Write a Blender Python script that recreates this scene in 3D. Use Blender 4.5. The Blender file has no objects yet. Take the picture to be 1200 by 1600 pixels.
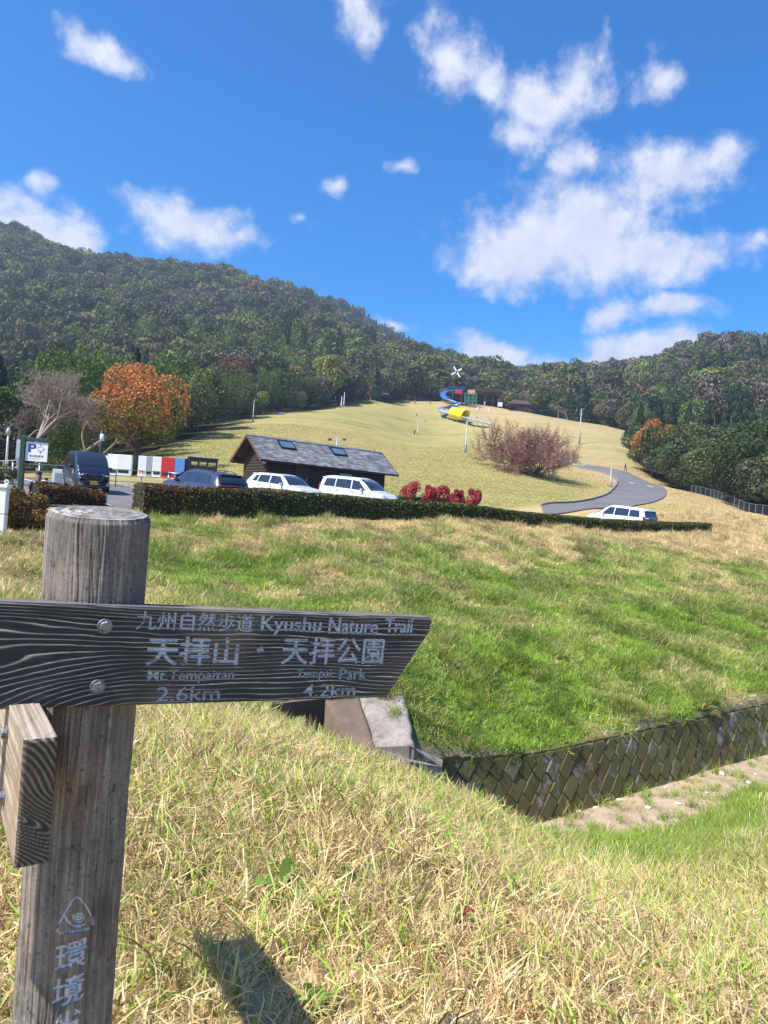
import bpy, math, random
import numpy as np
from mathutils import Vector, Matrix

# ------------------------------------------------------------------ camera
SC = bpy.context.scene
COL = SC.collection
FPX = 1150.0                      # focal length in pixels of the 1200 x 1600 photograph
ROLL = math.radians(4.0)
PITCH = math.atan(10.0 / FPX)
_f = np.array([0, math.cos(PITCH), math.sin(PITCH)])
_u0 = np.array([0, -math.sin(PITCH), math.cos(PITCH)])
_r0 = np.array([1.0, 0, 0])
CU = math.cos(ROLL) * _u0 - math.sin(ROLL) * _r0
CR = math.cos(ROLL) * _r0 + math.sin(ROLL) * _u0
CF = _f
cam_data = bpy.data.cameras.new('camera')
cam_data.sensor_fit = 'HORIZONTAL'
cam_data.sensor_width = 36.0
cam_data.lens = FPX / 1200 * 36.0
cam_data.clip_start = 0.05
cam_data.clip_end = 6000
cam = bpy.data.objects.new('camera', cam_data)
COL.objects.link(cam)
M = Matrix(((CR[0], CU[0], -CF[0], 0), (CR[1], CU[1], -CF[1], 0), (CR[2], CU[2], -CF[2], 0), (0, 0, 0, 1)))
cam.matrix_world = M
SC.camera = cam

def ray(x, y):
    d = CF + CR * ((x - 600) / FPX) + CU * ((800 - y) / FPX)
    return d
def at(x, y, Y):
    d = ray(x, y)
    return d * (Y / d[1])
def proj(P):
    P = np.asarray(P, float)
    zc = P @ CF
    return 600 + FPX * (P @ CR) / zc, 800 - FPX * (P @ CU) / zc, zc

# ------------------------------------------------------------------ light
SUN_AZ = math.radians(-146)       # direction towards the sun, from +X counter-clockwise
SUN_EL = math.radians(52)
SUN = np.array([math.cos(SUN_AZ) * math.cos(SUN_EL), math.sin(SUN_AZ) * math.cos(SUN_EL), math.sin(SUN_EL)])
sun_data = bpy.data.lights.new('sun', 'SUN')
sun_data.energy = 5.0
sun_data.angle = math.radians(0.5)
sun_data.color = (1.0, 0.95, 0.87)
sun = bpy.data.objects.new('sun', sun_data)
COL.objects.link(sun)
sun.rotation_euler = Vector(-SUN).to_track_quat('-Z', 'Y').to_euler()

world = bpy.data.worlds.new('World')
SC.world = world
world.use_nodes = True
SC.view_settings.view_transform = 'Standard'
SC.view_settings.look = 'None'
SC.view_settings.gamma = 1.0
SC.view_settings.use_curve_mapping = False
SC.view_settings.exposure = 0.9
SC.cycles.max_bounces = 6
SC.cycles.diffuse_bounces = 3
SC.cycles.glossy_bounces = 3
SC.cycles.transmission_bounces = 4
SC.cycles.transparent_max_bounces = 8
SC.cycles.volume_bounces = 0
SC.cycles.use_adaptive_sampling = True
SC.cycles.adaptive_threshold = 0.02
SC.cycles.use_denoising = True
SC.cycles.sample_clamp_indirect = 4.0

class NT:
    """small helper to write node trees"""
    def __init__(s, tree):
        s.t = tree
        s.n = tree.nodes
        s.l = tree.links
    def new(s, kind, **kw):
        nd = s.n.new(kind)
        for k, v in kw.items():
            setattr(nd, k, v)
        return nd
    def put(s, sock, v):
        if v is None:
            return
        if isinstance(v, bpy.types.NodeSocket):
            s.l.new(v, sock)
        else:
            sock.default_value = v
    def math(s, op, a, b=None, c=None, clamp=False):
        nd = s.new('ShaderNodeMath', operation=op, use_clamp=clamp)
        for i, v in enumerate((a, b, c)):
            s.put(nd.inputs[i], v) if v is not None else None
        return nd.outputs[0]
    def vmath(s, op, a, b=None, out=0):
        nd = s.new('ShaderNodeVectorMath', operation=op)
        s.put(nd.inputs[0], a)
        if b is not None:
            s.put(nd.inputs[1], b)
        return nd.outputs[out]
    def mix(s, f, a, b, blend='MIX'):
        nd = s.new('ShaderNodeMix', data_type='RGBA', blend_type=blend)
        s.put(nd.inputs[0], f)
        s.put(nd.inputs[6], a if isinstance(a, bpy.types.NodeSocket) else (*a, 1.0))
        s.put(nd.inputs[7], b if isinstance(b, bpy.types.NodeSocket) else (*b, 1.0))
        return nd.outputs[2]
    def noise(s, vec, scale, detail=3.0, rough=0.55, dist=0.0, out=0):
        nd = s.new('ShaderNodeTexNoise')
        if vec is not None:
            s.l.new(vec, nd.inputs['Vector'])
        nd.inputs['Scale'].default_value = scale
        nd.inputs['Detail'].default_value = detail
        nd.inputs['Roughness'].default_value = rough
        nd.inputs['Distortion'].default_value = dist
        return nd.outputs[out]
    def ramp(s, fac, a, b, lo=0.0, hi=1.0):
        nd = s.new('ShaderNodeMapRange', interpolation_type='SMOOTHSTEP')
        s.put(nd.inputs[0], fac)
        for i, v in enumerate((a, b, lo, hi)):
            s.put(nd.inputs[1 + i], v)
        return nd.outputs[0]
    def scalev(s, vec, v3):
        return s.vmath('MULTIPLY', vec, v3)

def build_world():
    w = NT(world.node_tree)
    w.n.clear()
    out = w.new('ShaderNodeOutputWorld')
    bg = w.new('ShaderNodeBackground')
    sky = w.new('ShaderNodeTexSky', sky_type='NISHITA')
    sky.sun_disc = False
    sky.sun_elevation = SUN_EL
    sky.sun_rotation = math.pi / 2 - SUN_AZ
    sky.air_density = 1.0
    sky.dust_density = 0.3
    sky.ozone_density = 3.0
    hs = w.new('ShaderNodeHueSaturation')
    hs.inputs['Saturation'].default_value = 1.56
    hs.inputs['Value'].default_value = 1.0
    hs.inputs['Hue'].default_value = 0.507
    w.l.new(sky.outputs[0], hs.inputs['Color'])
    co = w.new('ShaderNodeTexCoord').outputs['Generated']
    d = w.vmath('NORMALIZE', co)
    sp = w.new('ShaderNodeSeparateXYZ'); w.l.new(d, sp.inputs[0])
    az = w.math('ARCTAN2', sp.outputs[0], sp.outputs[1])
    el = w.math('ARCSINE', sp.outputs[2])
    cmb = w.new('ShaderNodeCombineXYZ'); w.l.new(az, cmb.inputs[0]); w.l.new(el, cmb.inputs[1])
    p = cmb.outputs[0]
    # cloud banks: (photograph x, y, half width, half height, tilt in degrees, weight)
    banks = [(155, 74, 82, 25, 0, 1.0), (118, 54, 38, 22, 0, .6), (555, 15, 60, 48, 40, .75), (565, 50, 26, 34, 0, .6),
             (700, 85, 58, 60, 35, .85), (765, 120, 75, 38, 35, .95), (835, 155, 85, 46, 0, 1.0), (820, 205, 62, 40, 0, .9), (905, 130, 52, 42, -30, .9), (1030, 120, 46, 36, 0, .9),
             (895, 250, 50, 34, 0, .85), (1050, 265, 110, 46, 6, 1.05), (1120, 250, 56, 34, 0, .95), (1000, 300, 90, 45, 0, .9),
             (790, 395, 110, 66, 0, 1.15), (900, 370, 150, 84, 0, 1.25), (760, 420, 80, 40, 0, 1.0), (1010, 405, 150, 46, -2, 1.1), (1090, 400, 60, 46, 0, .95),
             (300, 345, 108, 42, -2, 1.08), (258, 330, 48, 34, 0, .75), (375, 360, 56, 24, 0, .85), (60, 288, 26, 20, -20, .8),
             (30, 350, 105, 46, 6, 1.05), (110, 365, 50, 30, 0, .9), (0, 320, 40, 40, 0, .9),
             (955, 492, 46, 28, 0, .9), (1050, 487, 85, 19, -4, .85), (610, 510, 36, 12, 0, .75), (525, 285, 22, 16, -40, .6), (632, 262, 26, 12, 0, .5), (475, 340, 20, 12, 0, .5),
             (770, 550, 90, 30, 6, 1.0), (900, 570, 130, 26, 0, 1.0), (980, 565, 90, 44, 0, 1.1), (1030, 545, 90, 30, -4, 1.0), (1190, 370, 26, 18, 0, .6), (945, 95, 18, 34, 0, .5)]
    # the same fair weather clouds go on round the sky outside the picture
    rg = random.Random(5)
    for k in range(12):
        a = rg.uniform(0.75, 5.5)
        e = rg.uniform(0.16, 0.85)
        banks.append(('d', a if a < math.pi else a - 2 * math.pi, e, rg.uniform(.06, .16), rg.uniform(.03, .06), rg.uniform(-15, 15), rg.uniform(.8, 1.1)))
    warp = w.noise(p, 8.0, 3.0, 0.6, 0.0, 1)
    pw = w.vmath('ADD', p, w.vmath('SCALE', w.vmath('SUBTRACT', warp, (.5, .5, .5)), None))
    pw_node = pw.node.inputs[1].links[0].from_node
    pw_node.inputs['Scale'].default_value = 0.055
    field = None
    low = None
    for b in banks:
        if b[0] == 'd':
            _, a, e, rx, ry, tilt, wt = b
        else:
            x, y, rx, ry, tilt, wt = b
            v = ray(x, y); v = v / np.linalg.norm(v)
            a = math.atan2(v[0], v[1]); e = math.asin(v[2])
            rx /= FPX / math.cos(a) ** 1.0; ry /= FPX
            tilt = tilt + 4.0
        mp = w.new('ShaderNodeMapping', vector_type='TEXTURE')
        mp.inputs['Location'].default_value = (a, e, 0)
        mp.inputs['Rotation'].default_value = (0, 0, -math.radians(tilt))
        mp.inputs['Scale'].default_value = (rx, ry, 1)
        w.l.new(pw, mp.inputs[0])
        ln = w.vmath('LENGTH', mp.outputs[0], out=1)
        v = w.math('MULTIPLY', w.math('SUBTRACT', 1.19, ln), wt)
        field = v if field is None else w.math('SMOOTH_MAX', field, v, 0.25)
    n1 = w.noise(p, 21.0, 6.0, 0.64)
    n2 = w.noise(p, 6.0, 2.0, 0.55)
    f = w.math('ADD', field, w.math('MULTIPLY', w.math('SUBTRACT', n1, .5), 1.9))
    f = w.math('ADD', f, w.math('MULTIPLY', w.math('SUBTRACT', n2, .5), 0.8))
    mask = w.ramp(f, 0.05, 1.05)
    mask = w.math('MULTIPLY', mask, w.ramp(el, -0.02, 0.03))
    # body shading: thick parts lilac grey underneath, sunlit rims white
    off = w.vmath('ADD', p, (-0.012, 0.022, 0))
    n3 = w.noise(off, 21.0, 3.0, 0.55)
    sh = w.math('ADD', w.math('MULTIPLY', w.math('SUBTRACT', n1, n3), 1.7), 0.58, clamp=True)
    thick = w.ramp(f, 0.6, 1.9)
    sh = w.math('SUBTRACT', sh, w.math('MULTIPLY', thick, 0.22), clamp=True)
    cc = w.mix(sh, (2.9, 3.2, 4.3), (4.5, 4.55, 4.9))
    col = w.mix(w.math('MULTIPLY', mask, 0.97), hs.outputs[0], cc)
    w.l.new(col, bg.inputs['Color'])
    bg.inputs['Strength'].default_value = 0.115
    w.l.new(bg.outputs[0], out.inputs[0])
build_world()
world.cycles.sampling_method = 'NONE'

# ------------------------------------------------------------------ small maths
def hash2(ix, iy, seed):
    h = (ix.astype(np.int64) * 374761393 + iy.astype(np.int64) * 668265263 + seed * 974634777) & 0xFFFFFFFF
    h = ((h ^ (h >> 13)) * 1274126177) & 0xFFFFFFFF
    return ((h ^ (h >> 16)) & 0xFFFF) / 65535.0
def vnoise(x, y, seed=0):
    x = np.asarray(x, float); y = np.asarray(y, float)
    ix = np.floor(x); iy = np.floor(y)
    fx = x - ix; fy = y - iy
    fx = fx * fx * (3 - 2 * fx); fy = fy * fy * (3 - 2 * fy)
    a = hash2(ix, iy, seed); b = hash2(ix + 1, iy, seed); c = hash2(ix, iy + 1, seed); d = hash2(ix + 1, iy + 1, seed)
    return (a * (1 - fx) + b * fx) * (1 - fy) + (c * (1 - fx) + d * fx) * fy
def fbm(x, y, seed=0, oct=4, gain=.5):
    s = 0; a = 1; t = 0
    for k in range(oct):
        s = s + a * vnoise(x * 2 ** k, y * 2 ** k, seed + k); t += a; a *= gain
    return s / t
def sstep(a, b, x):
    t = np.clip((np.asarray(x, float) - a) / (b - a), 0, 1)
    return t * t * (3 - 2 * t)
def norm(v):
    v = np.asarray(v, float)
    return v / np.maximum(np.linalg.norm(v, axis=-1, keepdims=True), 1e-9)

# ------------------------------------------------------------------ mesh helpers
def mesh_arrays(name, V, F, mats=None, attrs=None, smooth=False, colors=None):
    """V (n,3); F a list of arrays, one per polygon size"""
    V = np.asarray(V, np.float32)
    if isinstance(F, np.ndarray):
        F = [F]
    me = bpy.data.meshes.new(name)
    me.vertices.add(len(V)); me.vertices.foreach_set('co', V.ravel())
    F = [np.asarray(f, np.int32) for f in F if len(f)]
    loops = np.concatenate([f.ravel() for f in F])
    tot = np.concatenate([np.full(len(f), f.shape[1], np.int32) for f in F])
    st = np.concatenate([[0], np.cumsum(tot)[:-1]]).astype(np.int32)
    me.loops.add(len(loops)); me.loops.foreach_set('vertex_index', loops)
    me.polygons.add(len(tot)); me.polygons.foreach_set('loop_start', st); me.polygons.foreach_set('loop_total', tot)
    if smooth:
        me.polygons.foreach_set('use_smooth', np.ones(len(tot), bool))
    if attrs:
        for k, a in attrs.items():
            at_ = me.attributes.new(k, 'FLOAT', 'POINT'); at_.data.foreach_set('value', np.asarray(a, np.float32))
    me.update(calc_edges=True)
    for m in (mats or []):
        me.materials.append(m)
    return me

class MB:
    """collects boxes, tubes, prisms and quads for ONE mesh object"""
    def __init__(s):
        s.v = []; s.f = []; s.m = []; s.cur = 0
    def add(s, vs, fs):
        b = len(s.v)
        s.v += [tuple(map(float, p)) for p in vs]
        for f in fs:
            s.f.append(tuple(i + b for i in f)); s.m.append(s.cur)
        return s
    def box(s, c, size, ax=None):
        c = np.asarray(c, float); h = np.asarray(size, float) / 2
        A = np.eye(3) if ax is None else np.asarray(ax, float)
        vs = [c + A[0] * h[0] * i + A[1] * h[1] * j + A[2] * h[2] * k for i in (-1, 1) for j in (-1, 1) for k in (-1, 1)]
        return s.add(vs, [(0, 1, 3, 2), (4, 6, 7, 5), (0, 4, 5, 1), (2, 3, 7, 6), (0, 2, 6, 4), (1, 5, 7, 3)])
    def bbox(s, c, size, ax=None, b=0.01):
        """box with chamfered edges"""
        c = np.asarray(c, float); h = np.asarray(size, float) / 2
        A = np.eye(3) if ax is None else np.asarray(ax, float)
        vs = []; idx = {}
        for i in (-1, 1):
            for j in (-1, 1):
                for k in (-1, 1):
                    for a in range(3):
                        q = [i * (h[0] - b), j * (h[1] - b), k * (h[2] - b)]
                        q[a] = (i, j, k)[a] * h[a]
                        idx[(i, j, k, a)] = len(vs)
                        vs.append(c + A[0] * q[0] + A[1] * q[1] + A[2] * q[2])
        fs = []
        for a in range(3):
            o = [x for x in range(3) if x != a]
            for sgn in (-1, 1):
                loop = []
                for (p, q) in ((-1, -1), (1, -1), (1, 1), (-1, 1)):
                    key = [0, 0, 0]; key[a] = sgn; key[o[0]] = p; key[o[1]] = q
                    loop.append(idx[(*key, a)])
                fs.append(tuple(loop))
        for a in range(3):                       # edges along axis a
            o = [x for x in range(3) if x != a]
            for p in (-1, 1):
                for q in (-1, 1):
                    k1 = [0, 0, 0]; k1[a] = -1; k1[o[0]] = p; k1[o[1]] = q
                    k2 = list(k1); k2[a] = 1
                    fs.append((idx[(*k1, o[0])], idx[(*k2, o[0])], idx[(*k2, o[1])], idx[(*k1, o[1])]))
        for i in (-1, 1):
            for j in (-1, 1):
                for k in (-1, 1):
                    fs.append((idx[(i, j, k, 0)], idx[(i, j, k, 1)], idx[(i, j, k, 2)]))
        return s.add(vs, fs)
    def tube(s, pts, rad, n=8, caps=True):
        pts = [np.asarray(p, float) for p in pts]
        if not hasattr(rad, '__len__'):
            rad = [rad] * len(pts)
        vs = []; fs = []
        prev = None
        for i, p in enumerate(pts):
            d = pts[min(i + 1, len(pts) - 1)] - pts[max(i - 1, 0)]
            d = d / (np.linalg.norm(d) + 1e-9)
            if prev is None:
                h = np.array([0, 0, 1.0]) if abs(d[2]) < .9 else np.array([1.0, 0, 0])
                a = np.cross(d, h)
            else:
                a = prev - d * (prev @ d)
            a = a / (np.linalg.norm(a) + 1e-9); prev = a
            b = np.cross(d, a)
            for k in range(n):
                t = 2 * math.pi * k / n
                vs.append(p + rad[i] * (a * math.cos(t) + b * math.sin(t)))
        for i in range(len(pts) - 1):
            for k in range(n):
                fs.append((i * n + k, i * n + (k + 1) % n, (i + 1) * n + (k + 1) % n, (i + 1) * n + k))
        if caps:
            fs.append(tuple(range(n))[::-1]); fs.append(tuple((len(pts) - 1) * n + k for k in range(n)))
        return s.add(vs, fs)
    def prism(s, poly, d):
        """poly: 3D outline, extruded by vector d"""
        n = len(poly); d = np.asarray(d, float)
        vs = [np.asarray(p, float) for p in poly] + [np.asarray(p, float) + d for p in poly]
        return s.add(vs, [tuple(range(n))[::-1], tuple(range(n, 2 * n))] + [(i, (i + 1) % n, n + (i + 1) % n, n + i) for i in range(n)])
    def build(s, name, mats, parent=None, smooth=False, bevel=0.0):
        me = bpy.data.meshes.new(name)
        me.from_pydata(s.v, [], s.f)
        if not isinstance(mats, (list, tuple)):
            mats = [mats]
        for m in mats:
            me.materials.append(m)
        me.polygons.foreach_set('material_index', s.m)
        if smooth:
            me.polygons.foreach_set('use_smooth', [True] * len(s.f))
        me.update()
        o = bpy.data.objects.new(name, me)
        COL.objects.link(o)
        if parent is not None:
            o.parent = parent
        if bevel:
            bm = o.modifiers.new('bevel', 'BEVEL'); bm.width = bevel; bm.segments = 2; bm.limit_method = 'ANGLE'
        return o

def obj(name, me, parent=None):
    o = bpy.data.objects.new(name, me); COL.objects.link(o)
    if parent is not None:
        o.parent = parent
    return o
def tag(o, label=None, cat=None, group=None, kind=None):
    if label: o['label'] = label
    if cat: o['category'] = cat
    if group: o['group'] = group
    if kind: o['kind'] = kind
    return o
def thing(name, label, cat, loc=(0, 0, 0), rz=0.0, group=None):
    o = bpy.data.objects.new(name, None); COL.objects.link(o)
    o.location = tuple(map(float, loc)); o.rotation_euler = (0, 0, rz)
    o.empty_display_size = .2
    return tag(o, label, cat, group)
def copy_tree(o, parent=None):
    c = o.copy(); COL.objects.link(c); c.parent = parent
    for ch in list(o.children):
        copy_tree(ch, c)
    return c
# ------------------------------------------------------------------ materials
MATS = {}
def mat_base(name):
    m = bpy.data.materials.new(name); m.use_nodes = True
    t = NT(m.node_tree); t.n.clear()
    out = t.new('ShaderNodeOutputMaterial')
    b = t.new('ShaderNodeBsdfPrincipled')
    t.l.new(b.outputs[0], out.inputs[0])
    MATS[name] = m
    return m, t, b, out
def objco(t):
    return t.new('ShaderNodeTexCoord').outputs['Object']
def geo(t):
    return t.new('ShaderNodeNewGeometry').outputs['Position']
def attr(t, name, kind='GEOMETRY', out='Fac'):
    a = t.new('ShaderNodeAttribute', attribute_name=name, attribute_type=kind)
    return a.outputs[out]
def bump(t, b, h, strength=.3, dist=.02):
    bn = t.new('ShaderNodeBump'); bn.inputs['Strength'].default_value = strength; bn.inputs['Distance'].default_value = dist
    t.l.new(h, bn.inputs['Height']); t.l.new(bn.outputs[0], b.inputs['Normal'])
def plain(name, col, rough=.5, metal=0.0, var=.12, scale=4.0, bmp=0.0, spec=.5, coat=0.0, col2=None, world=False):
    m, t, b, o = mat_base(name)
    co = geo(t) if world else objco(t)
    n = t.noise(co, scale, 5, .6)
    c2 = col2 if col2 else tuple(max(0, c * (1 - 2.2 * var)) for c in col)
    t.l.new(t.mix(t.ramp(n, .35, .7), col, c2), b.inputs['Base Color'])
    b.inputs['Roughness'].default_value = rough
    b.inputs['Metallic'].default_value = metal
    b.inputs['Specular IOR Level'].default_value = spec
    b.inputs['Coat Weight'].default_value = coat
    b.inputs['Coat Roughness'].default_value = .06
    if bmp:
        bump(t, b, t.noise(co, scale * 6, 5, .65), bmp, .02)
    return m

def paint(name, col, metallic=0.0, rough=.35):
    m, t, b, o = mat_base(name)
    co = objco(t)
    n = t.noise(co, 2.5, 5, .65)
    t.l.new(t.mix(t.ramp(n, .45, .8, 0, .25), col, tuple(c * .72 + .03 for c in col)), b.inputs['Base Color'])
    b.inputs['Metallic'].default_value = metallic
    b.inputs['Roughness'].default_value = rough
    b.inputs['Coat Weight'].default_value = .8
    b.inputs['Coat Roughness'].default_value = .05
    return m

def leaf_mat(name, source, jitter=.35, trans=.3, gloss=.5, fixed=None):
    """source 'instancer' reads the tint given to each scattered plant, 'object' the object colour, else fixed colours"""
    m = bpy.data.materials.new(name); m.use_nodes = True
    t = NT(m.node_tree); t.n.clear()
    out = t.new('ShaderNodeOutputMaterial')
    if source == 'instancer':
        c = attr(t, 'tint', 'INSTANCER', 'Color')
    elif source == 'object':
        c = t.new('ShaderNodeObjectInfo').outputs['Color']
    else:
        c = None
    r = attr(t, 'rnd')                          # random per leaf
    if c is None:
        nd = t.new('ShaderNodeValToRGB')
        el = nd.color_ramp.elements
        while len(el) < len(fixed):
            el.new(.5)
        for i, (p, q) in enumerate(fixed):
            el[i].position = p; el[i].color = (*q, 1)
        t.l.new(r, nd.inputs[0])
        c = nd.outputs[0]
    v = t.ramp(r, 0.0, 1.0, 1 - jitter, 1 + jitter)
    hs = t.new('ShaderNodeHueSaturation')
    t.l.new(c, hs.inputs['Color']); t.l.new(v, hs.inputs['Value'])
    hr = t.math('FRACT', t.math('MULTIPLY', r, 7.31))
    t.l.new(t.ramp(hr, 0, 1, .485, .515), hs.inputs['Hue'])
    b = t.new('ShaderNodeBsdfPrincipled')
    t.l.new(hs.outputs[0], b.inputs['Base Color'])
    b.inputs['Roughness'].default_value = .55
    b.inputs['Specular IOR Level'].default_value = gloss * .3
    tr = t.new('ShaderNodeBsdfTranslucent')
    t.l.new(hs.outputs[0], tr.inputs[0])
    mx = t.new('ShaderNodeMixShader'); mx.inputs[0].default_value = trans
    t.l.new(b.outputs[0], mx.inputs[1]); t.l.new(tr.outputs[0], mx.inputs[2])
    t.l.new(mx.outputs[0], out.inputs[0])
    MATS[name] = m
    return m

def grass_mat(name):
    """blades: 'rnd' per blade against the clump's dryness picks straw or green"""
    m = bpy.data.materials.new(name); m.use_nodes = True
    t = NT(m.node_tree); t.n.clear()
    out = t.new('ShaderNodeOutputMaterial')
    r = attr(t, 'rnd'); h = attr(t, 'hgt')
    dry = attr(t, 'dry', 'INSTANCER')
    tone = attr(t, 'tone', 'INSTANCER')
    r2 = t.math('FRACT', t.math('MULTIPLY', r, 13.7))
    isdry = t.ramp(t.math('SUBTRACT', dry, r), -.12, .12)
    straw = t.mix(r2, (.56, .40, .17), (.90, .74, .44))
    straw = t.mix(t.ramp(r2, .86, .92), straw, (.32, .17, .09))
    green = t.mix(r2, (.10, .22, .014), (.32, .48, .04))
    green = t.mix(t.math('MULTIPLY', h, .35), green, (.40, .44, .12))
    c = t.mix(isdry, green, straw)
    hs = t.new('ShaderNodeHueSaturation'); t.l.new(c, hs.inputs['Color'])
    t.l.new(tone, hs.inputs['Value'])
    b = t.new('ShaderNodeBsdfPrincipled')
    t.l.new(hs.outputs[0], b.inputs['Base Color'])
    b.inputs['Roughness'].default_value = .5
    b.inputs['Specular IOR Level'].default_value = .3
    tr = t.new('ShaderNodeBsdfTranslucent'); t.l.new(hs.outputs[0], tr.inputs[0])
    mx = t.new('ShaderNodeMixShader'); mx.inputs[0].default_value = .3
    t.l.new(b.outputs[0], mx.inputs[1]); t.l.new(tr.outputs[0], mx.inputs[2])
    t.l.new(mx.outputs[0], out.inputs[0])
    MATS[name] = m
    return m

def ground_mat():
    m, t, b, o = mat_base('ground')
    p = geo(t)
    dry = attr(t, 'dry'); soil = attr(t, 'soil'); lawn = attr(t, 'lawn'); wood = attr(t, 'wood')
    n_big = t.noise(p, .12, 5, .6); n_mid = t.noise(p, .9, 5, .62); n_fine = t.noise(p, 14.0, 5, .7); n_far = t.noise(p, 3.2, 6, .75)
    # rough grass floor
    df = t.ramp(t.math('ADD', dry, t.math('MULTIPLY', t.math('SUBTRACT', n_mid, .5), .9)), .25, .75)
    gcol = t.mix(n_fine, (.055, .10, .018), (.14, .21, .04))
    dcol = t.mix(n_fine, (.25, .17, .085), (.56, .43, .22))
    rough = t.mix(df, gcol, dcol)
    # mown hill lawn, with faint mowing bands that follow the slope
    sx = t.new('ShaderNodeSeparateXYZ'); t.l.new(p, sx.inputs[0])
    band = t.noise(t.scalev(p, (.012, .03, .9)), 1.0, 3, .6)
    fine = t.noise(t.scalev(p, (1.0, 1.6, 3.0)), 1.1, 6, .78)
    ld = t.math('ADD', dry, t.math('ADD', t.math('MULTIPLY', t.math('SUBTRACT', n_big, .5), .7), t.math('ADD', t.math('MULTIPLY', t.math('SUBTRACT', band, .5), .8), t.math('MULTIPLY', t.math('SUBTRACT', fine, .5), .55))))
    lcol = t.mix(t.ramp(ld, .1, .55), (.16, .175, .038), (.31, .27, .102))
    lcol = t.mix(t.ramp(ld, .5, 1.0), lcol, (.40, .30, .165))
    lcol = t.mix(t.ramp(t.noise(p, 5.0, 6, .8), .5, .75, 0, .4), lcol, (.19, .15, .07))
    cl = t.noise(t.scalev(p, (.02, .05, 1.1)), 1.0, 5, .7); md = t.noise(t.scalev(p, (.35, .8, 1.2)), 1.0, 5, .75)
    lcol = t.mix(t.ramp(cl, .48, .66, 0, .42), lcol, (.17, .16, .05)); lcol = t.mix(t.ramp(md, .5, .72, 0, .55), lcol, (.20, .175, .07)); lcol = t.mix(t.ramp(md, .46, .3, 0, .35), lcol, (.58, .47, .25))
    c = t.mix(lawn, rough, lcol)
    scol = t.mix(t.ramp(t.noise(p, 2.0, 6, .7), .35, .7), (.46, .36, .25), (.30, .22, .145))
    scol = t.mix(t.ramp(t.noise(p, 40.0, 3, .7), .55, .75, 0, .6), scol, (.16, .11, .07))
    c = t.mix(t.ramp(t.math('ADD', soil, t.math('MULTIPLY', t.math('SUBTRACT', n_mid, .5), .5)), .3, .6), c, scol)
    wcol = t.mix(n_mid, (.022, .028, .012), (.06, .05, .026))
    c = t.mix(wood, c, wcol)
    t.l.new(c, b.inputs['Base Color'])
    b.inputs['Roughness'].default_value = .95
    b.inputs['Specular IOR Level'].default_value = .1
    bump(t, b, t.math('ADD', n_fine, t.math('MULTIPLY', fine, 2.0)), .5, .06)
    return m

def asphalt_mat():
    m, t, b, o = mat_base('asphalt')
    p = geo(t)
    n = t.noise(p, .35, 5, .6); f = t.noise(p, 60.0, 3, .7)
    c = t.mix(t.ramp(n, .35, .7), (.112, .105, .105), (.158, .148, .146))
    c = t.mix(t.ramp(f, .5, .75, 0, .5), c, (.25, .24, .25))
    t.l.new(c, b.inputs['Base Color']); b.inputs['Roughness'].default_value = .85
    bump(t, b, f, .3, .01)
    return m

def wood_mat(name, dark, light, lichen=0.0, axis=2):
    """weathered timber; 'ridge' on the mesh marks the proud growth rings"""
    m, t, b, o = mat_base(name)
    co = objco(t)
    k = [30.0, 30.0, 30.0]; k[axis] = 3.0 if lichen else 2.2
    st = t.noise(t.scalev(co, tuple(k)), 1.0, 6, .7)
    k2 = [220.0, 220.0, 220.0]; k2[axis] = 9.0
    fi = t.noise(t.scalev(co, tuple(k2)), 1.0, 3, .7)
    rid = attr(t, 'ridge')
    a = t.math('ADD', t.math('MULTIPLY', st, .32 if lichen else .3), t.math('MULTIPLY', rid, .45 if lichen else .85))
    a = t.math('ADD', a, t.math('MULTIPLY', t.math('SUBTRACT', fi, .5), .5))
    c = t.mix(t.ramp(a, .15, .95), dark, light)
    pat = t.noise(co, 9.0, 5, .65)
    c = t.mix(t.ramp(pat, .5, .72, 0, .55), c, tuple(x * .55 for x in dark))
    br = t.noise(co, 4.0, 3, .5)
    c = t.mix(t.ramp(br, .45, .75, 0, .5), c, (light[0] * .72, light[1] * .58, light[2] * .46))
    if lichen:
        li = t.noise(co, 75.0, 4, .6)
        big = t.noise(co, 8.0, 3, .5)
        lm = t.math('MULTIPLY', t.ramp(li, .5, .66), t.ramp(big, .42, .66, 0, lichen * .8))
        c = t.mix(lm, c, (.27, .27, .25))
        li2 = t.noise(co, 24.0, 6, .7)
        c = t.mix(t.math('MULTIPLY', t.ramp(li2, .6, .72), lichen * .6), c, (.17, .18, .07))
        c = t.mix(t.ramp(t.noise(co, 55.0, 4, .7), .58, .68, 0, .7 * lichen), c, (.035, .033, .03))
        c = t.mix(t.ramp(t.noise(t.scalev(co, (1, 1, .5)), 13.0, 5, .7), .48, .66, 0, .6), c, (.06, .05, .04))
        c = t.mix(t.ramp(t.noise(co, 210.0, 3, .8), .48, .7, 0, .55), c, (.045, .040, .035))
    t.l.new(c, b.inputs['Base Color'])
    b.inputs['Roughness'].default_value = .82
    b.inputs['Specular IOR Level'].default_value = .25
    bump(t, b, t.math('ADD', t.math('MULTIPLY', fi, 1.0), st), .55, .0025)
    return m

def letter_mat():
    m, t, b, o = mat_base('silver_letter_paint')
    co = objco(t)
    w = t.noise(co, 130.0, 5, .7)
    big = t.noise(co, 22.0, 3, .6)
    worn = t.ramp(t.math('ADD', w, t.math('MULTIPLY', t.math('SUBTRACT', big, .5), .9)), .56, .72)
    wear = attr(t, 'worn')
    worn = t.math('MAXIMUM', t.math('MULTIPLY', worn, .75), wear)
    c = t.mix(worn, (.46, .49, .57), (.06, .056, .05))
    t.l.new(c, b.inputs['Base Color']); b.inputs['Roughness'].default_value = .38
    b.inputs['Metallic'].default_value = .35
    return m

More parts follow.
